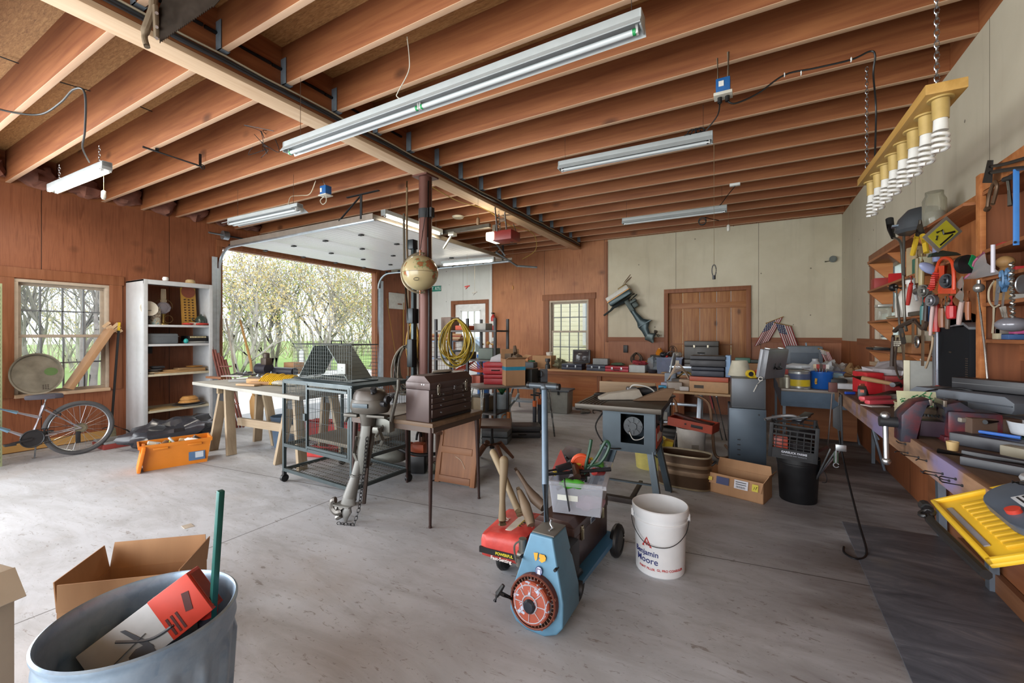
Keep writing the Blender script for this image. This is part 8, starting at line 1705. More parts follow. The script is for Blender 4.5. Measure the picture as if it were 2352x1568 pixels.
for i in range(14):p=hang(2056+i%5*3,785+4*(i//5));b.sph(p,.011,8,6)
b.out('buckles',P('#a39d90',.35,.6),lb_)
b=B();b.tube(spline([hang(2143,770),hang(2140,800),hang(2130,835),hang(2126,845)],5),.006,6);one('twine','pale twine hanging at the left of the computer','twine',b,P('#a38d74',.7))
b=B();
for k in range(3):b.torus(hang(2106,785),.03+.004*k,.005,'X',18,5)
one('chrome_hooks','chrome hooks hanging over the lowest wall shelf','hooks',b,M_STEEL)
def cub(px,py,X=1.0):return fx(px,py,X)
sc_=thing('scissors','blue handled scissors hanging on the cubby unit','scissors',(0,0,0));p=cub(2305,640)
b=B();b.torus(cub(2301,640),.022,.006,'X',20,6,m=Mx.Diagonal((1,.7,1.6)));b.torus(cub(2315,635),.022,.006,'X',20,6,m=Mx.Diagonal((1,.7,1.6)));b.tube([cub(2303,655),cub(2306,668)],.009,6);b.tube([cub(2313,652),cub(2307,668)],.009,6);b.out('handles',P('#4a6f94',.45),sc_)
b=B();b.bar(cub(2306,666),cub(2302,708),.012,.004);b.out('blades',M_STEEL,sc_)
ld_=thing('fly_swatter','twisted wire ladle with glass bowl hanging at the right edge','ladle',(0,0,0));n=90
b=B();a0,a1=cub(2323,602,.985),cub(2326,728,.985);b.tube([a0.lerp(a1,i/n)+V((.006*cos(i*.9),.006*sin(i*.9),0))for i in range(n+1)],.0045,5);b.out('twisted_handle',P('#8f8d88',.35,.8),ld_)
b=B();b.sph(cub(2326,745,.985),(.055,.05,.032),22,12);b.out('glass_bowl',P('#77777f',.12,.2),ld_)
bl_=thing('blue_ruler','bright blue plastic ruler hanging at the top right','ruler',(0,0,0));b=B();b.bar(cub(2334,388,.985),cub(2334,563,.985),.006,.018,.001);b.out('blade',P('#3d7abf',.4),bl_);b=B();b.cyl(cub(2334,556,.982),cub(2334,556,.982)+V((-.006,0,0)),.005,n=8);b.out('hole',M_DARK,bl_)
rs=thing('reciprocating_saw','old black saw frame with broad plate at the top right','saw',(0,0,0))
b=B();q=[cub(2268,368,.99),cub(2278,368,.99),cub(2275,420,.99),cub(2256,420,.99)];n_=(q[1]-q[0]).cross(q[3]-q[0]).normalized()*.006;A=[b._v(x)for x in q];C=[b._v(x+n_)for x in q];b._f(A);b._f(C[::-1]);b.skin(A,C);b.out('plate',M_BLACK,rs)
b=B();b.tube(spline([cub(2276,382,.99),cub(2310,376,.99),cub(2352,364,.99),cub(2380,356,.99)],5),.008,6);b.tube(spline([cub(2276,396,.99),cub(2310,390,.99),cub(2345,386,.99),cub(2380,384,.99)],5),.010,6);b.out('frame',P('#3c3a38',.45,.5),rs)
pl2=None;b=B();b.tube(spline([cub(2268,478),cub(2272,450),cub(2280,425),cub(2288,418)],5),.008,8);b.tube(spline([cub(2280,470),cub(2288,440),cub(2290,425),cub(2286,416)],5),.008,8);b.cyl(cub(2270,476),cub(2266,482),.012,n=10);one('old_pliers','rusty old pincers hanging on the cubby top rail','pliers',b,P('#5c4634',.5,.5))
hm2=thing('small_hammer','small steel hammer hanging on the cubby top rail','hammer',(0,0,0));b=B();b.tube([cub(2315,410),cub(2321,472)],[.007,.010],8);b.out('handle',P('#6f6d66',.4,.6),hm2);b=B();b.cyl(cub(2308,412),cub(2326,406),.012,n=12);b.out('head',M_DARK,hm2)
pk=thing('tool_poster','white and red printed card pinned above the cubby top rail','card',fx(2325,405,1.17),rot=(0,0,radians(-90)));b=B();b.box((0,0,0),(.16,.004,.13));b.out('card',P('#bdb4a8',.6),pk);b=B()
for r_ in range(4):
 for k in range(5):b.box((-.055+.027*k,-.003,.045-.03*r_),(.016,.003,.014),r=(0,.3,0))
b.out('print',P('#a84a34',.6),pk)
zb=thing('zip_bag','clear zip bag with pink seal hanging across the cubby corner','bag',(0,0,0))
b=B();q0,q1,q2,q3=cub(2262,580,1.0),cub(2300,628,1.0),cub(2215,640,.98),cub(2240,640,1.0);b.sheet([[q0.lerp(q2,i/6)+V((-.01*sin(i),0,0)),q0.lerp(q2,i/6).lerp(q1.lerp(q3,i/6),.5)+V((-.02,0,0)),q1.lerp(q3,i/6)]for i in range(7)]);b.out('film',GL('#b9b5b5',.15,.35),zb)
b=B();b.tube([q0.lerp(q2,i/6)+V((-.01*sin(i)-.003,0,0))for i in range(7)],.006,6);b.out('pink_seal',P('#a8607a',.5),zb)
b=B();b.cyl(cub(2281,562,.99),cub(2281,626,.99),.008,n=14);one('white_tube','white plastic tube standing in the cubby unit','tube',b,P('#c3bfc9',.4))
b=B();p=cub(2309,590,1.07);b.sph((0,0,.06),(.033,.033,.03),18,12);b.lathe([(.03,0),(.018,.01),(.024,.02),(.017,.03),(.022,.035),(0,.04)],18,cap0=True);one('wooden_finial','turned wooden knob standing in the cubby unit','finial',b,WD('#9a7448','#b58f5f',2,2),(1.07,p.y,1.662))
bx1('wood_offcut','small wood block below the wooden knob','block',WD('#9a7448','#b58f5f',1,2),(1.05,cub(2303,640,1.05).y,1.532+.0),(.05,.05,.1),0,.003)
mr=thing('hand_mirror','round chrome rimmed mirror hanging at the right edge','mirror',cub(2350,652,.985),radians(-78));b=B();b.torus((0,0,0),.036,.004,'Y',30,6);b.out('rim',M_STEEL,mr);b=B();b.cyl((0,-.002,0),(0,.002,0),.035,n=30);b.out('glass',P('#6a7a88',.05,.9),mr)
b=B();b.tube(spline([cub(2283,645),cub(2272,665),cub(2272,690),cub(2283,705),cub(2295,700)],6),.004,6);b.tube([cub(2284,705),cub(2281,765)],.006,6);one('bent_wire','bent pale wire hanging in front of the cubby shelves','wire',b,P('#a89c86',.5))
b=B();b.bar(cub(2293,650),cub(2288,700),.014,.008);b.tube([cub(2296,640),cub(2294,672)],.012,8);one('craft_knife','grey and black knife hanging left of the scissors','knife',b,P('#6d6f74',.4,.3))
b=B();b.tube([cub(2300,706),cub(2306,728)],.007,6);b.tube([cub(2306,704),cub(2311,730)],.007,6);one('tweezers','pale tweezers hanging below the scissors','tweezers',b,P('#b0aaa0',.4,.4))
b=B();p=cub(2248,661,1.0);b.sph(p,(.022,.022,.024),16,10);b.cyl(p+V((0,0,.02)),p+V((0,0,.04)),.008,n=10);b.tube([cub(2246,672),cub(2252,720),cub(2262,800),cub(2268,870)],.0045,6);one('antenna','chrome ball with long pale rod hanging on the cubby stile','rod',b,P('#8f8c88',.25,.7))
for i,(px,z,d,cc,lab)in enumerate(((2265,1.53,(.06,.05,.035),'#b5ad96','cream box on the third cubby shelf'),(2285,1.53,(.05,.04,.025),'#a39c88','pale small box beside the cream one, third cubby shelf'),(2340,1.53,(.06,.06,.03),'#b5b2ab','white box at the right of the third cubby shelf'),(2255,1.345,(.05,.045,.09),'#6a675f','grey cylinder box at left of the lowest cubby shelf'),(2275,1.345,(.07,.06,.03),'#b5ab8f','cream carton on the lowest cubby shelf'),(2300,1.345,(.05,.06,.055),'#77706a','grey and cream box on the lowest cubby shelf'),(2335,1.345,(.08,.07,.025),'#3a5a8a','blue box at right of the lowest cubby shelf'),(2345,1.372,(.06,.06,.02),'#a84a7a','pink box on top of the blue one, lowest cubby shelf'),(2320,1.80,(.08,.08,.02),'#a02c2c','red booklet on the upper cubby shelf'),(2305,1.80,(.06,.08,.012),'#b0a89c','white papers beneath the red booklet'),(2342,1.66,(.05,.06,.03),'#b0262a','bright red box on the middle cubby shelf'))):
 p=fx(px,768,1.10);bx1('small_box',lab,'box',P(cc,.5),(1.10,min(p.y,CY0-.07),z+.001),d,0,.003)
cp2=thing('cloth_hat','grey-tan cloth cap lying at the back of the bench, right edge','cap',(1.09,2.95,WZ+.13));b=B();b.sph((0,0,.0),(.085,.1,.05),18,10);b.out('crown',P('#8c8472',.9),cp2);b=B();b.prism([(-.05,-.06),(-.13,-.02),(-.13,.04),(-.05,.08)],.008,T(0,0,-.01),.003);b.out('brim',P('#7d7564',.9),cp2)
# left foreground: galvanized can and cartons
gc=thing('trash_can','dented galvanized steel trash can in the left foreground','trash can',(-1.395,.505,0),radians(15))
t=NT('galvanized_steel');o=t.coord();f=t.noise(o,7,5,.65);vo=t.n.new('ShaderNodeTexVoronoi');vo.inputs['Scale'].default_value=28;t.l.new(o,vo.inputs['Vector']);c=t.ramp(f,[(.3,lin('#66809a')),(.7,lin('#9db2c4'))]);c=t.mix(t.math('MULTIPLY',vo.outputs['Color'],.18),c,lin('#c3ccd3'));t.col(c);t.b.inputs['Metallic'].default_value=.45;t.rough(t.ramp(f,[(.3,(.3,.3,.3)),(.7,(.48,.48,.48))]));t.bump(f,.12,.01);M_GAN=t.m
b=B();RT_=.2;Hc=.63;n=128;prof=[(.0,.012),(.165,.012),(.170,.0),(.172,.012)]+[(.165+.035*k/22,.03+.58*k/22)for k in range(23)]+[(.2015,.622),(.206,.628),(.2065,.636),(.201,.640),(.196,.634)]+[(.1965-.035*k/22,.60-.57*k/22)for k in range(23)]+[(0,.022)]
rings=[]
for r_,z in prof:
 if r_==0:rings.append([b._v((0,0,z))]);continue
 ring=[]
 for i in range(n):
  a=2*pi*i/n;k=0
  if.06<z<.535:k=.010*max(0,cos(a*16))**.5 if cos(a*16)>.05 else 0
  if.56<z<.59:k=.005
  ring.append(b._v(((r_+k)*cos(a),(r_+k)*sin(a),z)))
 rings.append(ring)
for a_,c_ in zip(rings,rings[1:]):
 if len(a_)==1:
  for i in range(n):b._f([a_[0],c_[(i+1)%n],c_[i]])
 elif len(c_)==1:
  for i in range(n):b._f([a_[i],a_[(i+1)%n],c_[0]])
 else:b.skin(a_,c_)
b.out('can_body',M_GAN,gc,50)
for s in(0,pi):
 a=radians(-52)+s;b=B();M_=Mx.Rotation(a,4,'Z')
 bb=B(M_);bb.box((.198,0,.555),(.006,.10,.05),bev=.004);bb.box((.205,-.035,.55),(.012,.02,.03),bev=.004);bb.box((.205,.035,.55),(.012,.02,.03),bev=.004);pl=bb.out('handle_plate',M_GAN,gc);b.bm.free()
 bb=B(M_);bb.tube(spline([(.209,-.05,.55),(.222,-.045,.52),(.224,0,.505),(.222,.045,.52),(.209,.05,.55)]),.0045,8);bb.out('handle_ring',P('#8a939b',.3,.9),pl)
b=B();b.box((.189,0,.35),(.004,.012,.5));b.out('seam',M_GAN,gc)
bgx=thing('fan_carton','white and red printed carton standing in the trash can','box',(-1.40,.51,.30),rot=(0,0,0))
def at_depth(px,py,d):a=(px-1176)/FPX;return V((-_s*d+_c*a*d,_c*d+_s*a*d,CAM_H+(HORIZ-py)/FPX*d))
pt_,pb_=at_depth(432,1378,1.20),at_depth(235,1530,1.13);u=(pt_-pb_).normalized();n0=(V((0,0,CAM_H))-pt_);n0=-(n0-u*n0.dot(u)).normalized();w_=n0.cross(u).normalized()
bgx.matrix_world=Mx.Translation((pt_+pb_)/2+n0*.03)@Mx((w_,n0,u)).transposed().to_4x4()
b=B();b.box((0,0,0),(.125,.07,.29),bev=.003);b.out('carton_body',P('#b9bbbd',.55),bgx)
b=B();b.box((0,0,.095),(.128,.073,.11),bev=.003);rd=b.out('red_top',P('#c23a26',.5),bgx)
b=B();b.box((.0,.0,.15),(.11,.05,.006));b.out('torn_end',P('#8a3a2c',.7),bgx)
for s in(-1,1):
 b=B();b.box((-.0,s*.0375,.115),(.05,.001,.018),r=(0,.3,0));
 for k in range(3):b.box((.03,s*.0375,.08-.013*k),(.05,.001,.006))
 b.out('red_print',P('#4a1c18',.6),bgx)
 b=B();b.prism([(-.045,-.02),(.03,.005),(.045,.02),(.02,.015),(-.04,-.01)],.001,Mx.Translation((0,s*.0365,-.02))@rotm(pi/2));b.bar((.0,s*.0365,0),(.015,s*.0365,-.09),.006,.001);b.tube(spline([(.03,s*.0365,.06),(.02,s*.0365,.0),(-.03,s*.0365,-.06)]),.004,5);b.lump((.04,s*.0365,-.03),(.022,.001,.03),3,.3);b.out('fan_picture',P('#5c6068',.5),bgx)
b=B();b.prism([(-.05,0),(.05,0),(.06,.2),(-.04,.22)],.06,Mx.Translation((-1.56,.45,.26))@Mx.Rotation(radians(40),4,'Z')@rotm(pi/2-.7,.3,0),.003);cdx=one('torn_carton','tan torn carton lower in the trash can','box',b,M_CARD)
b=B();b.prism([(-.03,0),(.03,0),(0,.12)],.004,Mx.Translation((-1.585,.36,.42))@Mx.Rotation(radians(60),4,'Z')@rotm(pi/2));one('metal_scrap','grey pointed metal scrap at the left inside the trash can','scrap',b,P('#7d868c',.4,.6))
ro=thing('red_bottle','dark bottle with ridged red cap behind the green pole in the can','bottle',at_depth(482,1500,1.25),rot=(.1,.1,0));b=B();b.cyl((0,0,0),(0,0,.13),.024,n=18);b.out('bottle_body',P('#3a3a44',.3),ro);b=B();b.cyl((0,0,.13),(0,0,.175),.026,n=30);b.cyl((0,0,.175),(0,0,.18),.022,n=20);b.out('cap',P('#c8281e',.4),ro)
b=B()
b.bar(at_depth(484,1480,1.235),at_depth(507,1126,1.20),.016,.016,.003);one('green_pole','dark green metal pole standing upright in the trash can','pole',b,P('#1f5a54',.35,.3))
oc=thing('carton','large flattened-open brown carton on the floor behind the trash can','box',(0,0,0))
zt=.34
c0=[fz(130,1350,zt),fz(252,1258,zt),fz(475,1238,zt),None];c0[3]=c0[2]+(c0[0]-c0[1])
def wall(p,q,z0,z1,nm):b=B();d=(q-p).normalized();b.prism([(0,z0),((q-p).length,z0),((q-p).length,z1),(0,z1)],.005,Mx.Translation((p.x,p.y,0))@Mx.Rotation(atan2(d.y,d.x),4,'Z')@rotm(pi/2));return b.out(nm,M_CARD,oc)
for p,q in zip(c0,c0[1:]+c0[:1]):wall(p,q,.0,zt-.1,'side')
cen=sum(c0,V((0,0,0)))/4
for i,(p,q)in enumerate(zip(c0,c0[1:]+c0[:1])):
 o_=((p+q)/2-cen);o_.z=0;P0,P1=V((p.x,p.y,zt-.1)),V((q.x,q.y,zt-.1));flap(oc,P0,P1,o_.normalized()*.14+V((0,0,1)),.12,M_CARD)
b=B();b.prism([(v_.x,v_.y)for v_ in c0],.006,T(0,0,.002));b.out('bottom',M_CARD,oc)
lcx=thing('carton','pale cardboard carton with printed oval at the left frame edge','box',(-2.26,.24,0),radians(12))
b=B();b.box((0,0,.30),(.34,.30,.60),bev=.004);b.out('carton_body',P('#b5aa98',.7,0,.05),lcx)
flap(lcx,(.17,-.15,.60),(.17,.15,.60),(1,0,-.9),.11,P('#b5aa98',.7,0,.05))
b=B();b.torus((.05,.05,.602),.05,.0015,'Z',30,4);b.torus((.05,.05,.602),.03,.0012,'Z',30,4);b.bar((.1,-.02,.602),(.1,-.1,.602),.003,.001);b.out('printed_mark',P('#4a4640',.7),lcx)
b=B();b.box((.0,-.05,.6025),(.06,.04,.001));b.out('yellow_print',P('#c3b54a',.6),lcx)
p=fz(432,1208);b=B();b.prism([(-.04,-.025),(.03,-.035),(.045,.02),(-.03,.03)],.003);one('paper_scrap','scrap of pale card lying alone on the concrete','paper',b,P('#a89c8c',.8),p)
# under the ceiling
M_TUBE_OFF=P('#bcc1c4',.2,0,.03);M_FIX=P('#a9aeb0',.4,.1,.06)
M_TUBE_ON=EM('#fff6e2',12.0)
def strip_light(label,p0,p1,tubes,on,width=.11,group='fluorescent fixtures',reflector=True,power=9):
 """hanging fluorescent fixture from p0 to p1 (centre line of its underside)"""
 p0,p1=V(p0),V(p1);L=(p1-p0).length;t_=thing('fluorescent_light',label,'light',(p0+p1)/2,atan2((p1-p0).y,(p1-p0).x),group)
 b=B();b.box((0,0,.055),(L,.07,.05),bev=.004);b.out('channel',M_FIX,t_)
 if reflector and not on:
  b=B();w=width/2;pr=[(-w,.005),(-.036,.038),(-.036,.042),(-w-.004,.008)]
  for s in(1,-1):b.prism([(s*x,z)for x,z in pr],L,Mx(((0,0,1,-L/2),(1,0,0,0),(0,1,0,0),(0,0,0,1))))
  b.out('reflector',M_FIX,t_)
 for s in(-1,1):b=B();b.box((s*(L/2-.004),0,.04),(.008,.075,.07),bev=.002);b.out('end_plate',M_FIX,t_)
 offs=(0,)if tubes==1 or tubes=='line' else(-.028,.028)
 segs=[(-L/2+.03,L/2-.03)]if tubes!='line' else[(-L/2+.03,-.012),(.012,L/2-.03)]
 for y in offs:
  for a,c in segs:
   b=B();b.cyl((a+.012,y,.006),(c-.012,y,.006),.0135,n=14);tb=b.out('tube',M_TUBE_ON if on else M_TUBE_OFF,t_)
   b=B();b.cyl((a,y,.006),(a+.014,y,.006),.0145,n=14);b.cyl((c-.014,y,.006),(c,y,.006),.0145,n=14);b.out('tube_cap',P('#1c8a4c',.5)if tubes=='line' else M_STEEL,tb)
   for xx in(a-.004,c+.004):b=B();b.box((xx,y,.014),(.01,.02,.04));b.out('lamp_holder',M_WHITE,t_)
 if on:
  l=bpy.data.lights.new('tube_light','AREA');l.shape='RECTANGLE';l.size=L*.92;l.size_y=.05;l.energy=power;l.color=(1.0,.93,.8)
  lo=bpy.data.objects.new('tube_light',l);COL.objects.link(lo);lo.parent=t_;lo.location=(0,0,-.012)
 return t_
strip_light('very long unlit white strip light with green-capped tubes hanging in front',(-2.95,1.905,2.68),(-.41,1.88,2.68),'line',False)
strip_light('unlit white strip light hanging in the middle of the ceiling under a blue outlet',(-1.555,3.655,2.88),(-.27,3.69,2.88),1,False,.1)
strip_light('unlit white strip light furthest back, before the cream wall',(-1.555,5.86,2.88),(-.272,5.87,2.88),1,False,.1)
strip_light('lit strip light on chains at far left under the joists',(-6.41,1.53,2.86),(-5.1,1.57,2.86),2,True,.13,power=26)
strip_light('unlit double-tube reflector light near the head of the open door',(-5.55,2.85,2.70),(-4.24,2.88,2.70),2,False,.2)
strip_light('lit strip light running away beside the steel post, above the door',(-3.965,3.8,2.83),(-3.99,4.95,2.83),1,True,.09,power=16)
strip_light('lit strip light over the white back door',(-5.15,6.42,2.68),(-4.02,6.50,2.68),1,True,.09,power=16)
def hangers(lab,pts,zt,mat=M_STEEL,kind='chain'):
 for i,(x,y,z)in enumerate(pts):
  b=B()
  if kind=='chain':chain(b,(x,y,zt),(x,y,z))
  else:b.tube([(x,y,zt),(x,y,z)],.0022,5)
  one('hanging_chain' if kind=='chain' else 'hanging_wire',lab[i],'chain' if kind=='chain' else 'wire',b,mat)
hangers(['chain holding the right end of the lit far-left light','chain holding the left end of the lit far-left light'],[(-5.25,1.56,2.93),(-6.2,1.535,2.93)],ZJL)
hangers(['wire holding the left end of the very long strip light','wire holding the right end of the very long strip light'],[(-2.8,1.905,2.75),(-.46,1.88,2.75)],ZJR,kind='wire')
hangers(['wire at the left end of the middle unlit light','wire at the right end of the middle unlit light'],[(-1.5,3.656,2.95),(-.34,3.688,2.95)],ZJR,kind='wire')
hangers(['wire at the left end of the furthest unlit light','wire at the right end of the furthest unlit light'],[(-1.5,5.86,2.95),(-.33,5.87,2.95)],ZJR,kind='wire')
hangers(['wire at the left of the double-tube reflector light','wire at the right of the double-tube reflector light'],[(-5.4,2.855,2.77),(-4.35,2.878,2.77)],ZJL,kind='wire')
hangers(['wire over the left part of the light above the back door','wire over the right part of the light above the back door'],[(-5.0,6.43,2.75),(-4.12,6.49,2.75)],ZJL,kind='wire')
hangers(['wire over the near end of the lit light beside the post','wire over the far end of the lit light beside the post'],[(-3.967,3.92,2.9),(-3.988,4.84,2.9)],ZJL,kind='wire')
def pull(lab,px,ptop,pbot,Y=None,zt=ZJR,end='weight',mat=None,p=None):
 top=p if p else fy(px,ptop,Y);bot=fy(px,pbot,top.y);b=B();b.tube([V((bot.x,top.y,min(top.z,zt))),bot],.0018,4);t_=thing('pull_string',lab,'cord',(0,0,0));b.out('string',P('#a89878',.7),t_)
 b=B()
 if end=='weight':b.lathe([(.012,0),(.02,.02),(.018,.07),(.006,.085),(0,.085)],12,at=(bot.x,bot.y,bot.z-.08),cap0=True)
 elif end=='ring':b.torus((bot.x,bot.y,bot.z-.03),.03,.004,'Y',16,5,m=Mx.Diagonal((.5,1,1.5)));b.cyl((bot.x,bot.y,bot.z-.1),(bot.x,bot.y,bot.z-.07),.012,n=8)
 else:b.bar((bot.x-.05,bot.y,bot.z),(bot.x+.05,bot.y,bot.z+.01),.02,.02);b.bar((bot.x-.03,bot.y,bot.z-.04),(bot.x+.02,bot.y,bot.z),.015,.012)
 b.out('pull_end',mat or P('#c3c0b8',.4),t_)
 return t_
pull('pull cord with white weight hanging below the far-left light',238,400,438,1.6,2.93)
pull('long pull cord with wire ring hanging before the cream wall',1640,330,612,3.7,2.9,'ring',M_DARK)
pull('red pull grip on a string hanging before the back door wall',1073,560,658,6.2,3.1,'grip',P('#b52c24',.5))
pull('small grey pull grip on a string right of the red one',1090,560,672,6.6,3.1,'grip',P('#8c8a84',.5))
pull('short pull cord with white weight at the furthest unlit light',1673,488,516,5.87,2.93)
pull('thin string with bare end hanging from the joists near the post',1098,200,500,3.9,3.19,'weight',P('#8a6a4a',.6))
pull('twin thin strings hanging against the wood back wall',1178,560,656,7.6,3.1,'weight',P('#a8743f',.6))
b=B();b.tube(spline([fz(935,85,3.17),fy(940,130,1.85),fy(938,165,1.86),fy(915,210,1.88),fy(912,222,1.89),fy(930,232,1.90)],6),.003,5);b.sph(fy(933,235,1.90),.017,10,6);one('lamp_lead','loose white lead with dark plug hanging over the very long strip light','wire',b,P('#b9b4a8',.6))
bd=thing('bulb_board','pine board holding eight spiral bulbs hung on chains by the right wall','light',(.715,3.145,2.43),radians(90.6))
b=B();b.box((0,0,.0),(1.30,.135,.045),bev=.003);b.out('board',WD('#a97f3f','#c9a05c',0,2,.45),bd)
for i in range(8):
 x=-.585+.167*i
 sk=B();sk.cyl((x,0,-.115),(x,0,-.022),.028,.030,18);sk.cyl((x,0,-.03),(x,0,-.022),.045,n=18);so=sk.out('socket',P('#b5995c',.4,.1),bd)
 bb=B();bb.cyl((x,0,-.165),(x,0,-.115),.026,.024,16);bb.out('bulb_base',P('#d3d1cc',.4),so)
 bb=B();n=60;bb.tube([(x+.025*cos(k*.36),.025*sin(k*.36),-.172-.085*k/n)for k in range(n+1)],.0078,8);bb.out('spiral_bulb',P('#dcdad6',.25),so)
hangers(['chain holding the near end of the bulb board','chain holding the far end of the bulb board'],[(.72,2.60,2.455),(.68,3.72,2.455)],ZJR)
b=B();b.torus((.72,2.60,2.465),.02,.004,'X',14,5);one('carabiner','steel snap link at the near end of the bulb board','link',b,M_STEEL)
M_OUTB=P('#235a96',.4)
o1=fz(1661,200,3.0);ob1=thing('outlet_box','blue outlet box with two plugs hanging under the joists over the middle light','outlet',o1)
b=B();b.box((0,0,0),(.085,.06,.10),bev=.006);b.out('box_body',M_OUTB,ob1);b=B();b.box((0,0,-.055),(.11,.085,.02),bev=.003);b.out('cover_plate',P('#c9c5ba',.5),ob1);b=B();b.box((-.01,-.032,.01),(.03,.004,.035));b.out('label',P('#d3d1cc',.5),ob1)
b=B();b.cyl((-.02,0,-.1),(-.02,0,-.06),.014,n=10);b.cyl((.025,0,-.1),(.025,0,-.06),.014,n=10);b.out('plugs',M_BLACK,ob1)
b=B();b.tube([(-.03,0,.05),(-.035,0,.2)],.006,6);b.tube([(.03,0,.05),(.03,0,.22)],.009,6);b.out('feed',P('#8a7a68',.5),ob1)
b=B();b.tube(spline([o1+V((-.02,0,-.1)),fy(1648,265,o1.y+.2),fy(1625,295,o1.y+.45),V((-.33,3.66,2.97)),V((-.42,3.66,2.96))],6),.005,6)
for k in range(3):b.torus((-.36-.03*k,3.66,2.965),.035,.005,'Y',18,5)
b.torus((-.45,3.67,2.96),.03,.005,'Z',14,5);one('lamp_cable','black cord coiled on top of the middle unlit light','cord',b,M_BLACK)
b=B();pp=[o1+V((.025,0,-.1)),fy(1690,237,o1.y+.02),fy(1740,215,o1.y+.05),fy(1802,172,o1.y+.06),fy(1870,157,o1.y+.07),fy(1955,137,o1.y+.08),fy(1998,118,o1.y+.1),fy(2010,128,o1.y+.1),fy(2006,170,o1.y+.14),fy(2012,250,o1.y+.3),V((.66,3.4,2.46))]
b.tube(spline(pp,6),.0055,6);one('power_cable','black cord stapled along the joist and down to the bulb board','cord',b,M_BLACK)
b=B()
for px,py in((1802,172),(1840,168),(1955,137)):b.torus(fy(px,py,o1.y+.05),.012,.003,'X',12,4)
one('cord_clips','white clips holding the black cord to the joist','clips',b,M_WHITE)
o2=fz(748,438,3.0);ob2=thing('outlet_box','blue outlet box hanging below the joists near the head of the open door','outlet',o2)
b=B();b.box((0,0,0),(.1,.08,.1),bev=.006);b.out('box_body',M_OUTB,ob2);b=B();b.box((0,0,-.055),(.13,.1,.012),bev=.003);b.out('cover_plate',P('#d3cfc4',.5),ob2);b=B();b.box((-.025,-.042,.0),(.03,.004,.045));b.out('label',P('#d3d1cc',.5),ob2)
b=B();b.tube(spline([(-.02,0,-.06),(-.08,-.01,-.1),(-.04,-.01,-.15),(.02,-.01,-.13),(.01,0,-.06)]),.005,5);b.tube([(.0,0,.05),(-.06,.0,.14)],.005,5);b.out('lead',P('#c9c0ae',.5),ob2)
b=B();b.tube(spline([fz(725,415,3.1),fz(712,445,3.0),fz(690,449,2.98),fz(668,452,2.95),fz(662,470,2.85)],6),.005,5);one('white_lead','white lead looping from the joist to the double-tube light','wire',b,P('#c9bba4',.6))
o3=fz(1688,424,3.13);b=B();b.box((0,0,0),(.11,.05,.03),bev=.004);one('outlet_bar','small white outlet bar under the joists above the furthest light','outlet',b,M_WHITE,o3)
b=B();b.tube(spline([o3+V((.0,0,-.02)),fy(1670,450,o3.y+.2),fy(1655,470,o3.y+.3),V((-.4,5.86,2.96))],6),.005,5);b.torus((-.55,5.86,2.80),.045,.006,'Y',18,5);b.torus((-.55,5.87,2.79),.04,.006,'Y',18,5);b.tube([(-.52,5.86,2.84),(-.36,5.86,2.78)],.006,5);one('lamp_cable','black cord looped beneath the furthest unlit light','cord',b,M_BLACK)
b=B();b.tube(spline([fz(-60,235,3.12),fz(30,258,3.10),fz(95,262,3.10),fz(140,235,3.12),fz(170,205,3.12),fz(195,215,3.08),fz(195,300,2.98),fz(190,340,2.95),fz(205,372,2.93)],6),.007,6);one('black_cable','black cord looping from the left edge to the lit far-left light','cord',b,M_BLACK)
for i,((x0,y0),(x1,y1))in enumerate((((0,130),(70,155)),((137,188),(245,220)),((322,245),(385,270)),((460,296),(500,312)))):
 b=B();b.tube([fz(x0,y0,3.45),fz(x1,y1,3.44)],.005,5);one('cable_run',['thin black wire across the first bay at the left edge','thin black wire across the second bay at left','thin black wire across the third bay at left','thin black wire across the fourth bay at left'][i],'wire',b,M_BLACK)
rd_=thing('hanger_rod','dark steel rod slung under two joists at left','rod',(0,0,0));p0,p1=fz(328,337,3.08),fz(465,383,3.06);b=B();b.tube([p0,p1],.010,8);b.out('rod',P('#4a4a4c',.4,.7),rd_)
b=B();b.tube([p0.lerp(p1,.22),p0.lerp(p1,.22)+V((0,0,.03))],.014,6);b.tube([p1+V((0,-.02,0)),p1+V((0,-.02,.12))],.013,6);b.torus(p1,.02,.005,'X',12,5);b.out('bracket',M_DARK,rd_)
b=B();rr=random.Random(17)
for(px,py)in((605,310),(610,320),(600,340)):
 q=fz(px,py,3.12);b.tube(spline([q+V((rr.gauss(0,.07),rr.gauss(0,.03),rr.gauss(0,.04)))for _ in range(7)],5),.003,4)
one('wire_tangle','tangled loose wire on the joists left of the very long light','wire',b,M_DARK)
for i,(x,z,r_,cc,lab)in enumerate(((-2.975,3.14,.016,'#3a3f46','dark conduit running along the right face of the ceiling beam'),(-2.965,3.165,.007,'#b5aa94','pale cable running along the beam beside the dark conduit'),(-2.955,3.125,.006,'#222226','thin black cable lowest along the beam'))):
 b=B();b.tube([(x+.004*sin(k*1.7),-2+10*k/40,z+.006*sin(k*2.3+i))for k in range(41)],r_,6);one('conduit' if i==0 else 'cable_run',lab,'conduit' if i==0 else 'cable',b,P(cc,.45,.3 if i==0 else 0))
for k in range(0,5):
 y=.95+.4325*k*1.0+.3;b=B();b.tube([(-2.99,y-.3,3.30),(-2.985,y+.12,3.30)],.012,6);one('pipe_stub','black pipe through the joist hangers along the beam, %s'%['nearest the lens','second along','third along','fourth along','fifth along'][k],'pipe',b,M_BLACK)
b=B();b.tube(spline([(-3.2,3.7,3.07),(-3.19,4.3,3.03),(-3.18,4.9,3.08),(-3.19,5.6,3.02),(-3.2,6.4,3.06),(-3.6,7.3,2.98),(-4.2,7.9,2.95)],6),.006,5);one('yellow_cable','yellow cable sagging along the left of the ceiling beam toward the back wall','cable',b,P('#b59a4a',.6))
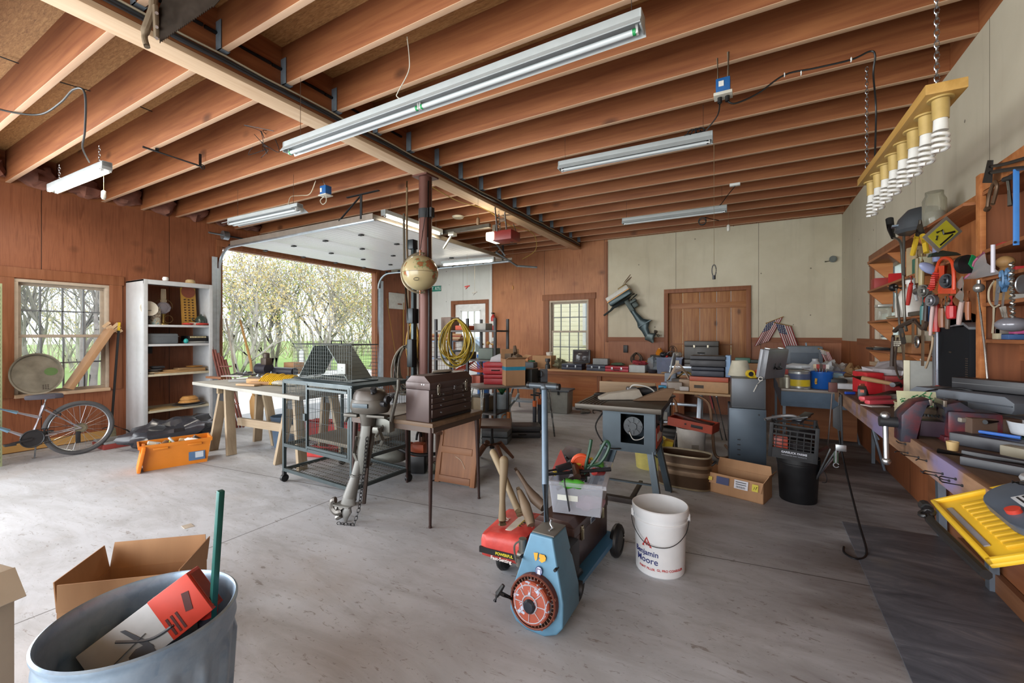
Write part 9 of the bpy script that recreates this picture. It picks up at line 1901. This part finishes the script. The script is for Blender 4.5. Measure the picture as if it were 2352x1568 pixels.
cs_=thing('crosscut_saw','big old toothed saw blade hanging from the ceiling beam at top left','saw',(0,0,0))
z0=2.98;pA,pB,pC,pD=fz(352,108,z0),fz(480,20,z0),None,None
hand=fz(345,60,3.0);d_=dep(hand.x,hand.y)
q=[at_depth(368,100,d_),at_depth(490,18,d_-.06),at_depth(560,-60,d_-.1),at_depth(400,-60,d_),at_depth(366,20,d_)]
n_=(q[1]-q[0]).cross(q[3]-q[0]).normalized()*.003;b=B();teeth=[]
N=26
edge=[q[0].lerp(q[1],i/N)for i in range(N+1)];up_=(q[4]-q[0]).normalized()*.010
poly=[]
for i in range(N):poly+=[edge[i],edge[i].lerp(edge[i+1],.5)+up_]
poly+=[q[1],q[2],q[3],q[4]];A=[b._v(x)for x in poly];C=[b._v(x+n_)for x in poly];b._f(A);b._f(C[::-1]);b.skin(A,C);b.out('blade',P('#3f3630',.45,.6,.3),cs_)
b=B();b.tube(spline([at_depth(338,108,d_-.01),at_depth(332,80,d_-.01),at_depth(345,40,d_-.01),at_depth(352,15,d_-.01),at_depth(352,-30,d_-.01)],5),[.014]*6+[.020]*10+[.02]*5,10);b.box(at_depth(358,50,d_-.012),(.03,.02,.16),r=(.1,.15,0),bev=.006);b.out('handle',P('#7a6a58',.5,.3),cs_)
for py in(30,62,88):b=B();b.cyl(at_depth(360,py,d_-.03),at_depth(360,py,d_-.02),.008,n=8);b.out('rivet',M_STEEL,cs_)
op=thing('door_opener','red garage door opener with lit white lamp cover hung below the beam','door opener',(-2.98,5.02,2.70))
b=B();b.box((.06,0,0),(.30,.26,.13),bev=.015);b.out('housing',P('#8a2c2a',.4),op)
b=B();b.box((-.115,-.02,0),(.13,.26,.12),bev=.025);b.out('lamp_cover',EM('#fff3d6',3.2),op)
l=bpy.data.lights.new('opener_bulb','POINT');l.energy=14;l.color=(1,.88,.66);l.shadow_soft_size=.08;lo=bpy.data.objects.new('opener_bulb',l);COL.objects.link(lo);lo.parent=op;lo.location=(-.24,-.02,.02)
b=B()
for s in(-1,1):b.bar((.0,s*.13,.05),(-.04,s*.13,.40),.03,.006)
b.bar((-.04,-.16,.40),(-.04,.16,.40),.03,.02);b.out('hanging_strap',M_GALV,op)
b=B();chain(b,(-.06,.0,.36),(-.02,-.02,.08),.05,.014,.004);b.out('chain',M_STEEL,op)
b=B();b.box((-2.3,.0,.19),(4.2,.045,.045));b.box((-2.3,0,.16),(4.2,.06,.006));b.box((-.12,0,.12),(.05,.05,.12));b.out('rail',P('#5f5a52',.4,.7),op)
b=B();b.box((-.85,0,0.14),(.1,.09,.06),bev=.006);b.bar((-.86,0,.13),(-1.0,-.02,-.06),.03,.02);b.out('trolley',P('#a5a5a0',.35,.7),op)
b=B();b.torus((-.2,.22,.30),.05,.012,'X',16,6);b.box((-.12,.2,.3),(.1,.04,.05),bev=.01);b.tube(spline([(.0,.1,.06),(.12,.05,-.08),(.16,.1,.05),(.1,.13,.2)]),.006,5);b.out('wiring',P('#4a3a30',.5),op)
b=B();b.bar((-.98,1.35,.32),(-.98,1.75,.12),.03,.01);b.tube([(-.9,1.3,.1),(-.7,1.7,-.1),(-.4,1.9,-.12)],.02,6);b.out('strut',M_GALV,op)
b=B();b.lathe([(0,0),(.07,0),(.09,.025),(.05,.04),(0,.04)],18);one('smoke_detector','small white ceiling disc lamp above the opener rail','lamp',b,P('#cfc6b0',.4),(-3.75,5.05,3.07))
